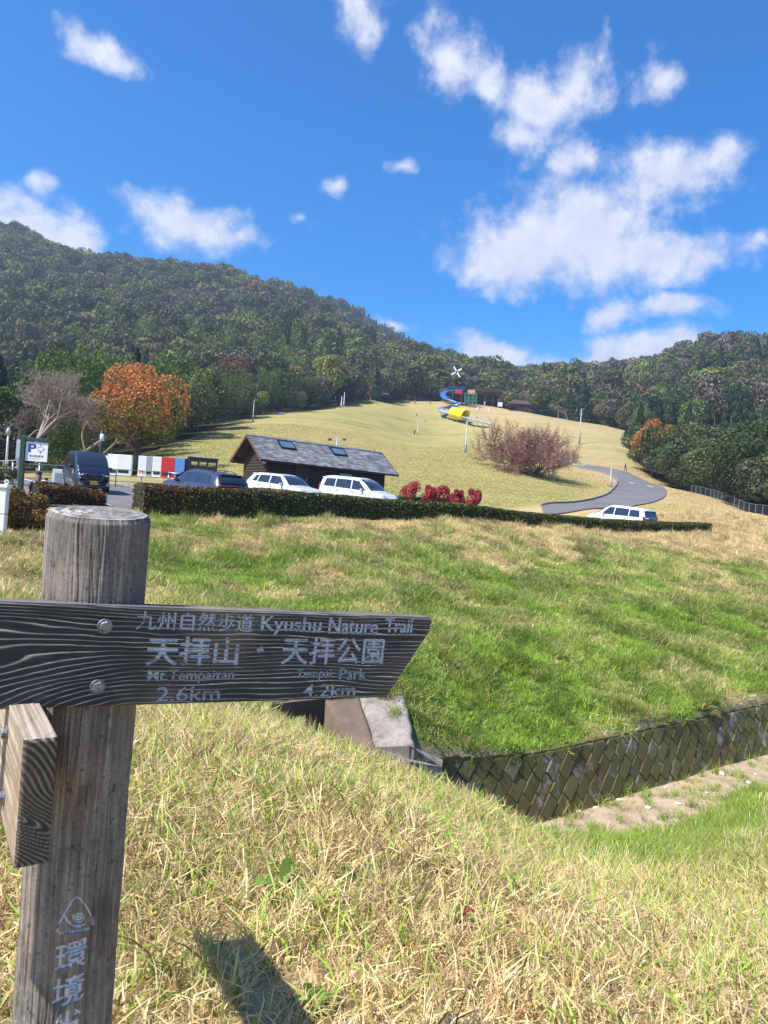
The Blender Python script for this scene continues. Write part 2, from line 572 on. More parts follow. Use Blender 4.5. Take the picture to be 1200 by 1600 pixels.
def concrete_mat(name, col, moss=0.0):
    m, t, b, o = mat_base(name)
    p = geo(t)
    n = t.noise(p, 3.0, 6, .65); f = t.noise(p, 45.0, 4, .7); st = t.noise(t.scalev(p, (3.0, 3.0, .5)), 1.6, 5, .7)
    c = t.mix(t.ramp(n, .3, .7), col, tuple(x * .6 for x in col))
    c = t.mix(t.ramp(st, .42, .7, 0, .75), c, (.10, .085, .06))
    c = t.mix(t.ramp(f, .55, .8, 0, .45), c, tuple(min(1, x * 1.3) for x in col))
    if moss:
        mm = t.noise(p, 2.3, 7, .75)
        oi = t.new('ShaderNodeObjectInfo').outputs['Random']
        mf = t.ramp(t.math('ADD', mm, t.math('MULTIPLY', t.math('SUBTRACT', oi, .5), .16)), .56 - .22 * moss, .66 - .22 * moss)
        mc = t.mix(t.noise(p, 30.0, 4, .7), (.060, .062, .018), (.19, .165, .045))
        mc = t.mix(t.ramp(t.noise(p, 1.1, 4, .6), .5, .7, 0, .6), mc, (.11, .06, .028))
        c = t.mix(mf, c, mc)
        bump(t, b, t.math('ADD', f, t.math('MULTIPLY', mf, .8)), .6, .02)
    else:
        bump(t, b, f, .35, .01)
    t.l.new(c, b.inputs['Base Color']); b.inputs['Roughness'].default_value = .9
    return m

def bark_mat(name, a, b2, sc=6.0):
    m, t, b, o = mat_base(name)
    co = objco(t)
    n = t.noise(t.scalev(co, (1, 1, .25)), sc * 3, 5, .7)
    c = t.mix(t.ramp(n, .3, .7), a, b2)
    t.l.new(c, b.inputs['Base Color']); b.inputs['Roughness'].default_value = .9
    bump(t, b, n, .6, .03)
    return m

def glass_mat(name='car_glass', col=(.012, .016, .022)):
    m, t, b, o = mat_base(name)
    n = t.noise(objco(t), 3.0, 3, .5)
    t.l.new(t.mix(n, col, tuple(c * 2.2 for c in col)), b.inputs['Base Color'])
    b.inputs['Roughness'].default_value = .06
    b.inputs['Specular IOR Level'].default_value = .7
    b.inputs['Coat Weight'].default_value = .6; b.inputs['Coat Roughness'].default_value = .03
    return m

M_GROUND = ground_mat(); M_ASPH = asphalt_mat()
M_BOARD = wood_mat('weathered_board', (.040, .039, .038), (.36, .35, .33), 0.0, 0)  # hollows hold dirt and shade, ridges the light on them, all as colour
M_BOARD2 = wood_mat('sunlit_board_side', (.16, .125, .09), (.46, .39, .31), 0.0, 1)  # paler than the front board: sunlight on top and side put into colour
M_ENDGRAIN = wood_mat('shaded_end_grain', (.035, .032, .026), (.20, .18, .145), 0.0, 1)  # darker than the sides: shade of the unlit end put into its colour
M_POST = wood_mat('weathered_post', (.145, .130, .116), (.54, .50, .46), 1.0, 2)
M_LETTER = letter_mat()
M_STEEL = plain('galvanised_steel', (.50, .51, .53), .42, .85, .15, 30.0, .1)
M_BOLT = plain('zinc_bolt', (.24, .25, .28), .42, .7, .25, 90.0, .2)
M_CONC = concrete_mat('concrete', (.33, .29, .26))
M_CONC_SHADE = concrete_mat('damp_shaded_concrete', (.17, .115, .08))  # damp brown, with the shade of the inner faces put into its colour
M_BLOCK = concrete_mat('mossy_block', (.38, .34, .30), 1.0)
M_JOINT = plain('dark_joint', (.055, .046, .020), .95, 0, .2, 6.0)
M_KERB = concrete_mat('kerb_concrete', (.30, .27, .24))
M_WHITE = plain('white_paint', (.74, .75, .76), .45, 0, .025, 3.0)
M_WHITEPOLE = plain('pole_grey', (.34, .35, .37), .5, .2, .1, 5.0)
M_GREEN_STEEL = plain('dark_green_steel', (.022, .055, .045), .45, .1, .15, 7.0)
M_BLUEPRINT = plain('blue_print', (.012, .045, .25), .5, 0, .05)
M_SIGNWHITE = plain('sign_white', (.72, .74, .80), .4, 0, .04)
M_BLACK = plain('black_paint', (.012, .012, .014), .45, 0, .2)
M_RUBBER = plain('tyre_rubber', (.014, .014, .015), .8, 0, .2, 20)
M_RIM = plain('alloy_rim', (.42, .43, .45), .3, .9, .1)
M_TRIM = plain('black_trim', (.015, .015, .017), .5, 0, .15)
M_GLASS = glass_mat()
M_LAMP = plain('headlight_lens', (.65, .68, .72), .12, .3, .1, 20, 0, .8, .8)
M_TAIL = plain('tail_light_lens', (.36, .012, .012), .18, 0, .1, 20, 0, .6, .8)
M_CHROME = plain('chrome', (.75, .76, .78), .12, 1.0, .05)
M_PLATE_Y = plain('yellow_number_plate', (.70, .42, .03), .5, 0, .05)
M_PLATE_W = plain('white_number_plate', (.70, .72, .70), .5, 0, .05)
M_DARKWOOD = plain('dark_stained_timber', (.042, .028, .021), .75, 0, .25, 8.0, .25)
M_BARGE = plain('red_brown_barge_board', (.14, .062, .036), .7, 0, .2, 8.0)
M_SHINGLE = plain('slate_grey_shingle', (.20, .20, .22), .7, 0, .22, 2.2, .2, world=True)
M_STONE = plain('foundation_stone', (.46, .43, .38), .85, 0, .2, 5.0, .3)
M_SKYLIGHT = glass_mat('skylight_glass', (.05, .09, .14))
M_BROWNROOF = plain('brown_roof', (.085, .050, .042), .75, 0, .2, 3.0, .2)
M_RUSTBIN = plain('brown_bin', (.11, .045, .04), .6, 0, .15, 8.0)
M_BLUE = plain('blue_slide_paint', (.055, .17, .55), .35, 0, .15, 1.0)
M_SLIDE = plain('slide_steel', (.52, .60, .72), .3, .5, .15, .8)
M_YELLOW = plain('yellow_plastic', (.85, .66, .01), .35, 0, .05)
M_RED = plain('red_paint', (.55, .022, .03), .4, 0, .06)
M_BLUEV = plain('blue_machine_paint', (.11, .25, .62), .4, 0, .06)
M_GREYV = plain('grey_machine_paint', (.33, .34, .37), .45, 0, .08)
M_ORANGE = plain('orange_print', (.75, .30, .10), .5, 0, .1)
M_GREENP = plain('green_play_paint', (.02, .22, .11), .4, 0, .1)
M_PEACH = plain('peach_panel', (.62, .36, .20), .5, 0, .1)
M_BARK = bark_mat('brown_bark', (.11, .085, .065), (.045, .034, .027))
M_BARKPALE = bark_mat('pale_bark', (.36, .29, .25), (.19, .145, .125))
M_TWIG = bark_mat('twig', (.27, .19, .165), (.15, .10, .09))
M_TWIGC = bark_mat('cherry_twig', (.23, .13, .105), (.12, .07, .06))
M_SKIN = plain('skin', (.52, .33, .24), .55, 0, .05)
M_HAIR = plain('black_hair', (.012, .010, .009), .5, 0, .2)
M_LEAFI = leaf_mat('forest_leaf', 'instancer', .4, .22)
M_LEAFO = leaf_mat('tree_leaf', 'object', .4, .25)
M_GRASS = grass_mat('grass_blade')
M_HEDGE = leaf_mat('hedge_leaf', 'fixed', .35, .2, .6, [(0, (.030, .048, .012)), (.7, (.075, .10, .022)), (.96, (.16, .19, .05)), (1.0, (.28, .30, .1))])
M_HEDGEB = leaf_mat('brown_hedge_leaf', 'fixed', .35, .2, .4, [(0, (.07, .055, .020)), (.5, (.15, .065, .030)), (1.0, (.22, .10, .045))])
M_AZALEA = leaf_mat('azalea_leaf', 'fixed', .35, .2, .4, [(0, (.08, .085, .022)), (.5, (.17, .10, .035)), (1.0, (.24, .15, .05))])
M_PHOTINIA = leaf_mat('red_photinia_leaf', 'fixed', .35, .25, .5, [(0, (.16, .018, .022)), (.6, (.42, .035, .045)), (1.0, (.55, .10, .09))])
M_ORANGELEAF = leaf_mat('orange_leaf', 'fixed', .3, .3, .4, [(0, (.30, .14, .045)), (.5, (.50, .17, .06)), (1.0, (.58, .27, .11))])
M_OLIVELEAF = leaf_mat('olive_leaf', 'fixed', .3, .3, .4, [(0, (.075, .085, .02)), (.6, (.17, .17, .04)), (1.0, (.30, .27, .07))])
M_BUD = leaf_mat('cherry_bud', 'fixed', .3, .35, .3, [(0, (.30, .14, .12)), (.5, (.46, .22, .20)), (.9, (.55, .32, .28)), (1.0, (.30, .33, .10))])
M_WEED = leaf_mat('weed_leaf', 'fixed', .3, .3, .4, [(0, (.09, .17, .03)), (.8, (.17, .28, .05)), (1.0, (.30, .07, .05))])
M_CORE = plain('dark_hedge_core', (.018, .024, .009), .95, 0, .2, 3.0)  # near-black green: the shade inside the hedges as a colour
# ------------------------------------------------------------------ the lie of the land
# u runs along the hedge, the car park and the ditch; n runs up the slope across them
UX, UY = .79, .613
def to_un(X, Y):
    return UX * X + UY * Y, -UY * X + UX * Y
def to_xy(u, n):
    return UX * u - UY * n, UY * u + UX * n
UDIR = np.array([UX, UY, 0]); NDIR = np.array([-UY, UX, 0]); ZDIR = np.array([0, 0, 1.0])

def tanel(x, y):
    d = ray(x, y)
    return d[0] / d[1], d[2] / d[1]
def lot_z(u, n):
    return -.32 + .068 * (n - 26) + .016 * (u - 8.8)

COMMON = [(10, 1600, 2.0), (10, 1300, 3.3), (10, 1110, 5.2), (10, 1000, 8), (30, 930, 12), (30, 860, 17), (20, 815, 23), (100, 792, 25.5),
          (-300, 1600, 1.9), (-300, 1150, 4.2), (-300, 930, 9), (-300, 815, 20), (-300, 775, 32), (-700, 1500, 1.9), (-700, 900, 8), (-700, 770, 25)]
F_PTS = COMMON + [(250, 1600, 2.1), (250, 1300, 3.6), (250, 1165, 5.6), (250, 1125, 7.2), (440, 1600, 2.15), (440, 1300, 3.9), (440, 1190, 5.8), (440, 1150, 8.4),
         (600, 1600, 2.2), (600, 1400, 3.2), (600, 1300, 4.2), (600, 1270, 5.8), (600, 1242, 7.2), (720, 1288, 7.2), (720, 1338, 4.8), (850, 1600, 2.35), (850, 1440, 3.6), (850, 1366, 6.0), (850, 1341, 8.0),
         (1000, 1600, 2.45), (1000, 1460, 4.2), (1000, 1368, 8.5), (1000, 1312, 12.0), (1200, 1600, 2.6), (1200, 1450, 5.5), (1200, 1330, 9.5), (1200, 1250, 14.4), (1500, 1600, 3.0), (1500, 1300, 13), (1500, 1200, 19)]
B_PTS = COMMON + [(150, 960, 14), (250, 1000, 13), (250, 940, 15.5), (250, 870, 20.5), (250, 806, 26), (400, 1095, 12.2), (400, 1000, 14.8), (400, 930, 18.5), (400, 870, 23), (400, 803, 29),
         (600, 1085, 12.4), (600, 1000, 15.0), (600, 930, 19.2), (600, 860, 25), (600, 808, 33), (700, 1182, 11.6), (700, 1100, 13.2), (700, 1000, 16.4), (700, 900, 23.5), (700, 806, 35.3),
         (850, 1160, 13.4), (850, 1080, 15.4), (850, 980, 19.6), (850, 890, 28), (850, 816, 40.5), (1000, 1148, 14.7), (1000, 1060, 17.6), (1000, 960, 22.8), (1000, 880, 32), (1000, 827, 46),
         (1200, 1120, 17.1), (1200, 1020, 21.5), (1200, 930, 31), (1200, 860, 46), (1200, 815, 62), (1500, 1080, 22), (1500, 950, 33), (1500, 880, 60),
         (1090, 828, 49), (1130, 808, 62), (1100, 792, 75),
         # car park back edge and lawn
         (60, 745, 45), (150, 742, 52), (213, 741, 57), (300, 722, 66), (330, 692, 100), (320, 672, 138), (300, 692, 92), (440, 700, 95), (440, 668, 140), (440, 645, 188), (600, 628, 245), (540, 642, 205),
         (520, 742, 62), (520, 700, 100), (520, 665, 160), (650, 772, 62), (650, 742, 82), (650, 705, 135), (650, 684, 200), (650, 647, 246), (690, 627, 266), (690, 630, 300),
         (800, 788, 62), (800, 735, 95), (730, 708, 120), (800, 690, 155), (790, 662, 205), (790, 648, 248), (830, 646, 262), (830, 650, 300), (760, 637, 262), (810, 643, 256), (870, 655, 250), (715, 662, 233), (760, 669, 222), (695, 648, 246), (596, 629, 262), (900, 784, 74), (950, 776, 84), (1038, 768, 100), (1000, 752, 118), (975, 738, 138), (905, 730, 145),
         (905, 694, 168), (950, 700, 165), (940, 664, 215), (1000, 679, 205), (1000, 684, 240), (1085, 772, 118), (1190, 806, 78), (1130, 785, 100),
         # woods and mountains (the ground below the crowns)
         (-300, 748, 60), (-300, 600, 190), (-300, 480, 330), (-300, 345, 560), (-300, 365, 760), (-700, 740, 60), (-700, 420, 400),
         (0, 738, 62), (0, 700, 110), (0, 640, 180), (0, 560, 280), (0, 455, 430), (0, 382, 570), (0, 400, 740), (130, 728, 75), (130, 690, 120), (150, 600, 230), (150, 500, 390), (150, 432, 560), (150, 450, 740),
         (300, 660, 170), (300, 620, 215), (300, 550, 320), (300, 490, 440), (300, 443, 560), (300, 462, 740), (420, 640, 215), (420, 560, 340), (420, 475, 540), (480, 640, 225), (500, 590, 300), (500, 545, 400), (500, 508, 520), (500, 505, 640), (490, 485, 780), (560, 505, 780),
         (600, 620, 290), (600, 590, 370), (600, 565, 520), (600, 546, 760), (650, 612, 340), (650, 582, 520), (650, 566, 760), (720, 620, 340), (720, 600, 480), (720, 582, 760), (800, 636, 340), (800, 616, 480), (800, 604, 720),
         (880, 640, 320), (880, 616, 440), (880, 604, 640), (960, 660, 290), (960, 624, 420), (960, 603, 560), (1040, 690, 230), (1040, 640, 320), (1040, 588, 470),
         (1040, 735, 165), (1100, 782, 128), (1100, 735, 165), (1100, 660, 240), (1100, 608, 330), (1100, 573, 430), (1200, 812, 88), (1200, 745, 150), (1200, 650, 240), (1200, 576, 390), (1200, 590, 520),
         (1500, 850, 85), (1500, 700, 190), (1500, 590, 360), (1900, 860, 85), (1900, 620, 330), (1000, 600, 700), (300, 500, 1200), (900, 620, 1200), (-300, 420, 1200), (1500, 610, 1000)]

class TPS:
    def __init__(s, pts, lam=2e-4):
        P = []; v = []
        for x, y, Y in pts:
            a, t = tanel(x, y)
            P.append((a * 2.2, math.log(Y))); v.append(t)
        s.P = np.array(P); v = np.array(v); n = len(P)
        K = s.k(s.P, s.P) + lam * np.eye(n)
        Q = np.c_[np.ones(n), s.P]
        A = np.block([[K, Q], [Q.T, np.zeros((3, 3))]])
        s.w = np.linalg.solve(A, np.r_[v, 0, 0, 0])
    def k(s, A, B):
        r2 = ((A[:, None, :] - B[None, :, :]) ** 2).sum(-1)
        return np.where(r2 > 1e-12, .5 * r2 * np.log(np.maximum(r2, 1e-12)), 0)
    def __call__(s, X, Y):
        X = np.asarray(X, float).ravel(); Y = np.asarray(Y, float).ravel()
        Yc = np.clip(Y, 1.7, 1500.0)
        a = np.clip(X / Yc, -1.15, 1.15)
        q = np.c_[a * 2.2, np.log(Yc)]
        out = np.empty(len(q))
        for i in range(0, len(q), 20000):
            qq = q[i:i + 20000]
            out[i:i + 20000] = s.k(qq, s.P) @ s.w[:-3] + s.w[-3] + qq @ s.w[-2:]
        return out * Yc
TF = TPS(F_PTS); TB = TPS(B_PTS)
WALL_N = 8.5
CULV_U0, CULV_U1, CULV_N = 5.2, 7.3, 10.6
DITCH_Z = -5.06
ROAD_IN = [(845, 792.5, 66), (890, 789, 70), (925, 782, 77), (950, 772.5, 86), (962, 762, 97), (965, 753, 107), (960, 745, 118), (948, 740, 128), (925, 736, 136), (900, 733, 142), (872, 731.5, 147)]
ROAD_OUT = [(850, 799, 60), (910, 797, 63), (975, 790, 68), (1020, 779, 77), (1040, 769, 88), (1043, 760, 101), (1032, 751, 117), (1010, 744, 128), (985, 738.5, 137), (950, 733.5, 144), (905, 729, 150), (872, 727.5, 153)]

def lot_mask(u, n):
    return sstep(25.2, 26.6, n) * (1 - sstep(43, 50, n)) * sstep(-4, 4, u) * (1 - sstep(47, 54, u))
def ground(X, Y):
    shp = np.shape(X)
    X = np.asarray(X, float).ravel(); Y = np.asarray(Y, float).ravel()
    u, n = to_un(X, Y)
    f = TF(X, np.minimum(Y, 40)); b = TB(X, np.maximum(Y, 6))
    # ditch floor on the near side
    d = sstep(6.2, 7.6, n) * sstep(6.5, 8.5, u)
    f = np.where(u > 6, f * (1 - d) + DITCH_Z * d, f)
    hard = sstep(4.5, 7.6, u)
    wid = .03 + (1 - hard) * 3.0
    t = sstep(-1, 1, (n - WALL_N - (1 - hard) * 1.5) / wid)
    z = f * (1 - t) + b * t
    # culvert basin cut into the bank
    cu1 = CULV_U1 + np.clip((n - 8.6) * .30, 0, .6)
    c = sstep(CULV_U0 - .15, CULV_U0 + .1, u) * (1 - sstep(cu1 - .05, cu1 + .02, u)) * sstep(7.0, 8.2, n) * (1 - sstep(CULV_N, CULV_N + .06, n))
    z = z * (1 - c) + (-4.75) * c
    m = lot_mask(u, n)
    z = z * (1 - m) + (lot_z(u, n) - .02) * m
    # small unevenness of the rough grass
    rough = (1 - m) * (1 - sstep(30, 60, Y)) * np.where((n > 7.0) & (n < 8.5) & (u > 7), .25, 1)
    z = z + rough * ((fbm(X * .9, Y * .9, 3, 4) - .5) * .22 + (fbm(X * .25, Y * .25, 9, 3) - .5) * .3) * sstep(2.0, 5.0, Y)
    z = z + sstep(26, 60, Y) * (1 - m) * (fbm(X * .05, Y * .05, 21, 3) - .5) * np.minimum(Y * .0025, 1.2) * (1 + 2.5 * sstep(280, 400, Y))
    return z.reshape(shp)
def gz(X, Y):
    return float(ground(np.array([X]), np.array([Y]))[0])
def on(x, Y, dy=None):
    """ground point under image column x at depth Y"""
    y = 800.0
    for k in range(6):
        P = at(x, y, Y); z = gz(P[0], P[1])
        y = proj([P[0], P[1], z])[1]
    return np.array([P[0], P[1], z])

LAWN_EDGE = [at(*p)[:2] for p in [(-300, 775, 38), (0, 745, 52), (120, 740, 60), (230, 720, 72), (300, 690, 115), (345, 660, 150), (440, 645, 196), (540, 640, 228), (600, 627, 262), (690, 622, 300), (770, 630, 300), (850, 642, 285), (930, 660, 250),
             (1005, 680, 212), (985, 720, 172), (1000, 742, 150), (1085, 772, 121), (1130, 786, 102), (1200, 812, 80), (1500, 900, 62), (1900, 1000, 40), (1900, 1600, 1.5), (-700, 1600, 1.5), (-700, 800, 30)]]
def in_lawn(X, Y):
    X = np.asarray(X, float); Y = np.asarray(Y, float)
    ins = np.zeros(X.shape, bool)
    P = LAWN_EDGE; j = len(P) - 1
    for i in range(len(P)):
        xi, yi = P[i]; xj, yj = P[j]
        c = ((yi > Y) != (yj > Y)) & (X < (xj - xi) * (Y - yi) / (yj - yi + 1e-12) + xi)
        ins ^= c; j = i
    return ins
def dryness(X, Y):
    u, n = to_un(X, Y)
    near = n < 8.5
    # foreground: straw, greener down in the ditch to the right
    g = sstep(6.0, 9.5, u) * sstep(2.6, 5.0, n)
    d1 = .80 - .72 * g + (fbm(X * 1.3, Y * 1.3, 31, 3) - .5) * .85
    d1 = d1 - .25 * sstep(2.5, 4.5, n) * sstep(.60, .45, fbm(X * .7 + 9, Y * .7, 37, 3)) * 0
    # bank: green low down, straw under the hedge and to the right
    top = sstep(16, 24.5, n + (fbm(X * .35, Y * .35, 41, 3) - .5) * 7)
    right = sstep(26, 44, u + (fbm(X * .3, Y * .3, 43, 3) - .5) * 14)
    leftgreen = sstep(20, 10, u)
    d2 = .30 + .56 * top * (1 - .45 * leftgreen) + .5 * right + (fbm(X * .9, Y * .9, 45, 4) - .5) * 1.5 + (fbm(X * .22, Y * .22, 46, 2) - .5) * .5
    d2 = d2 - .16 * sstep(14, 10, n) + .14 * sstep(8.9, 8.5, n)
    d = np.where(near & (u > 6), d1, np.where(u > 6, d2, d1 * (1 - sstep(7.5, 11, n)) + d2 * sstep(7.5, 11, n)))
    lf = sstep(7.5, 4.0, u) * sstep(9, 12, n)
    d = d * (1 - lf) + lf * (.78 + (fbm(X * .8, Y * .8, 47, 3) - .5) * .5)
    lw = lawn_w(X, Y)
    dl = .46 + .30 * sstep(15, 40, X) + .25 * sstep(200, 60, Y) * sstep(20, 45, X) + .18 * sstep(215, 262, Y)
    return np.clip(d * (1 - lw) + dl * lw, 0, 1)
def lawn_w(X, Y):
    u, n = to_un(X, Y)
    return np.maximum(sstep(42.6, 45, n), sstep(58, 68, Y) * sstep(50, 60, u) * sstep(22, 30, n))

def build_ground():
    def geomsp(a, b, r):
        k = max(2, int(math.log(abs(b / a)) / math.log(r)))
        return list(np.sign(a) * np.geomspace(abs(a), abs(b), k))
    ns = geomsp(-150, -3, 1.35) + list(np.arange(-2.6, 8.2, .16)) + [8.25, 8.35, 8.44, 8.485, 8.52, 8.6, 8.75, 8.9] + list(np.arange(9.05, 12, .16)) + list(np.arange(12.1, 52, .55)) + geomsp(52.5, 900, 1.05)
    us = geomsp(-160, -7, 1.3) + list(np.arange(-6.5, 4.8, .3)) + list(np.arange(4.95, 8.2, .12)) + list(np.arange(8.3, 24, .22)) + list(np.arange(24.2, 62, .8)) + geomsp(63, 900, 1.045)
    ns = np.array(sorted(ns)); us = np.array(sorted(us))
    U, N = np.meshgrid(us, ns)
    X, Y = to_xy(U, N)
    Z = ground(X, Y)
    V = np.stack([X, Y, Z], -1).reshape(-1, 3)
    nu, nn = len(us), len(ns)
    i = np.arange(nn - 1)[:, None] * nu + np.arange(nu - 1)[None, :]
    F = np.stack([i, i + 1, i + nu + 1, i + nu], -1).reshape(-1, 4)
    Xf, Yf, Uf, Nf = X.ravel(), Y.ravel(), U.ravel(), N.ravel()
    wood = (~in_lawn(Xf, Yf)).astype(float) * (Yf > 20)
    soil = sstep(6.45, 6.85, Nf + (fbm(Uf * .8, Nf * 0 + 3, 51, 3) - .5) * 1.0) * sstep(8.6, 8.45, Nf) * sstep(6.2, 7.4, Uf)
    soil = np.maximum(soil, sstep(CULV_U0 - .3, CULV_U0, Uf) * sstep(CULV_U1 + .3, CULV_U1, Uf) * sstep(7.5, 8.2, Nf) * sstep(10.8, 10.5, Nf))
    soil = np.maximum(soil, .38 * sstep(9.1, 8.6, Nf) * (Nf > 8.5) * (Uf > 7))
    me = mesh_arrays('ground', V, F, [M_GROUND], dict(dry=dryness(Xf, Yf), soil=soil, lawn=lawn_w(Xf, Yf), wood=wood), smooth=True)
    return tag(obj('ground', me), kind='structure')
GROUND = build_ground()

def sheet(name, P, mat, kind='structure', parent=None):
    """P: (rows, cols, 3) grid of points"""
    r, c, _ = P.shape
    i = np.arange(r - 1)[:, None] * c + np.arange(c - 1)[None, :]
    F = np.stack([i, i + 1, i + c + 1, i + c], -1).reshape(-1, 4)
    o = obj(name, mesh_arrays(name, P.reshape(-1, 3), F, [mat], smooth=True), parent)
    if kind and parent is None:
        tag(o, kind=kind)
    return o

def build_roads():
    # car park
    us = np.linspace(3.2, 47, 60); ns = np.linspace(26.3, 42.8, 24)
    U, N = np.meshgrid(us, ns); X, Y = to_xy(U, N)
    sheet('car_park', np.stack([X, Y, lot_z(U, N) + .004], -1), M_ASPH)
    k = 0
    for u0 in np.arange(6, 44, 2.6):                  # bay lines
        for (na, nb) in ((27.2, 32.0), (36.8, 41.8)):
            Uq, Nq = np.meshgrid([u0 - .06, u0 + .06], np.linspace(na, nb, 4)); Xq, Yq = to_xy(Uq, Nq)
            if k == 0:
                pk = bpy.data.objects['car_park']
            sheet('bay_line', np.stack([Xq, Yq, lot_z(Uq, Nq) + .009], -1), M_WHITE, parent=pk); k += 1
    # hairpin road up the lawn
    def dense(L, n=70):
        Q = np.array([at(*p)[:2] for p in L])
        s = np.r_[0, np.cumsum(np.linalg.norm(np.diff(Q, axis=0), axis=1))]; s /= s[-1]
        t = np.linspace(0, 1, n)
        # Catmull-Rom like smoothing through cubic interpolation of each coordinate
        out = []
        for c in range(2):
            y = np.interp(t, s, Q[:, c])
            for _ in range(6):
                y[1:-1] = .25 * y[:-2] + .5 * y[1:-1] + .25 * y[2:]
            out.append(y)
        return np.stack(out, -1)
    A = dense(ROAD_IN); B = dense(ROAD_OUT)
    rows = []
    for w in np.linspace(0, 1, 9):
        Q = A * (1 - w) + B * w
        rows.append(np.c_[Q, ground(Q[:, 0], Q[:, 1]) + .10])
    road = sheet('road', np.array(rows), M_ASPH)
    # kerb on the inside of the bend, drain grating line across
    mb = MB()
    for i in range(len(A) - 1):
        a = rows[0][i]; b = rows[0][i + 1]
        d = norm(b - a); s = np.cross(d, ZDIR)
        mb.box((a + b) / 2 + np.array([0, 0, .02]), (np.linalg.norm(b - a) + .02, .22, .30), np.array([d, s, np.cross(s, d)]))
    tag(mb.build('kerb', M_KERB), kind='structure')
    i0 = 36
    mb = MB(); a = rows[0][i0]; b = rows[-1][i0 - 2]
    P = [rows[r][i0 - int(round(r * .25))] for r in range(9)]
    for p, q in zip(P[:-1], P[1:]):
        d = norm(q - p); s = np.cross(d, ZDIR)
        mb.box((p + q) / 2 + np.array([0, 0, .03]), (np.linalg.norm(q - p) + .02, .5, .06), np.array([d, s, np.cross(s, d)]))
    mb.build('drain_cover', M_STONE, road)
build_roads()
# ------------------------------------------------------------------ text outlines rasterised onto a carved grid
def text_tris(body, bold=0.012):
    c = bpy.data.curves.new('t', 'FONT'); c.body = body; c.offset = bold; c.resolution_u = 4
    o = bpy.data.objects.new('t', c); COL.objects.link(o)
    dg = bpy.context.evaluated_depsgraph_get()
    me = o.evaluated_get(dg).to_mesh()
    V = np.array([v.co[:2] for v in me.vertices]); T = []
    for p in me.polygons:
        v = list(p.vertices)
        for k in range(1, len(v) - 1):
            T.append((v[0], v[k], v[k + 1]))
    o.to_mesh_clear(); bpy.data.objects.remove(o); bpy.data.curves.remove(c)
    return V, np.array(T)
def fit_text(body, s0, s1, t0, t1, bold=.012):
    """text fitted into the box s0..s1 (right) and t0 (bottom)..t1 (top)"""
    V, T = text_tris(body, bold)
    lo = V.min(0); hi = V.max(0)
    W = (V - lo) / (hi - lo)
    return np.c_[s0 + W[:, 0] * (s1 - s0), t0 + W[:, 1] * (t1 - t0)], T
def raster(S, T, V, tri, mask):
    """mark grid points (S, T 2-D arrays) inside the triangles"""
    ds = abs(S[0, 1] - S[0, 0]); 
    for t in tri:
        a, b, c = V[t]
        m0 = np.minimum(np.minimum(a, b), c) - 1e-4; m1 = np.maximum(np.maximum(a, b), c) + 1e-4
        sel = (S >= m0[0]) & (S <= m1[0]) & (T >= m0[1]) & (T <= m1[1])
        if not sel.any():
            continue
        p = S[sel]; q = T[sel]
        d = (b[1] - c[1]) * (a[0] - c[0]) + (c[0] - b[0]) * (a[1] - c[1])
        if abs(d) < 1e-14:
            continue
        l1 = ((b[1] - c[1]) * (p - c[0]) + (c[0] - b[0]) * (q - c[1])) / d
        l2 = ((c[1] - a[1]) * (p - c[0]) + (a[0] - c[0]) * (q - c[1])) / d
        ok = (l1 >= -.01) & (l2 >= -.01) & (l1 + l2 <= 1.01)
        w = np.zeros(len(p), bool); w[ok] = True
        mask[sel] |= w
def stroke(S, T, pts, w, mask):
    for a, b in zip(pts[:-1], pts[1:]):
        a = np.asarray(a); b = np.asarray(b); d = b - a; L = d @ d + 1e-12
        k = np.clip(((S - a[0]) * d[0] + (T - a[1]) * d[1]) / L, 0, 1)
        mask |= np.hypot(S - a[0] - k * d[0], T - a[1] - k * d[1]) < w

# ------------------------------------------------------------------ the trail signpost
def hexbolt(name, P, nrm, r, parent):
    mb = MB(); n = norm(nrm)
    a = norm(np.cross(n, ZDIR)); b = np.cross(n, a)
    def ring(rr, k, h, ph=0):
        return [P + n * h + rr * (a * math.cos(ph + 2 * math.pi * i / k) + b * math.sin(ph + 2 * math.pi * i / k)) for i in range(k)]
    def loft(rings):
        vs = [p for R in rings for p in R]; k = len(rings[0]); fs = []
        for i in range(len(rings) - 1):
            fs += [(i * k + j, i * k + (j + 1) % k, (i + 1) * k + (j + 1) % k, (i + 1) * k + j) for j in range(k)]
        fs.append(tuple((len(rings) - 1) * k + j for j in range(k)))
        mb.add(vs, fs)
    loft([ring(r * 1.28, 20, -.001), ring(r * 1.28, 20, r * .12), ring(r * 1.18, 20, r * .2), ring(r * .98, 20, r * .2)])
    loft([ring(r, 6, r * .15, .3), ring(r, 6, r * .72, .3), ring(r * .84, 6, r * .86, .3)])
    return mb.build(name, M_BOLT, parent)

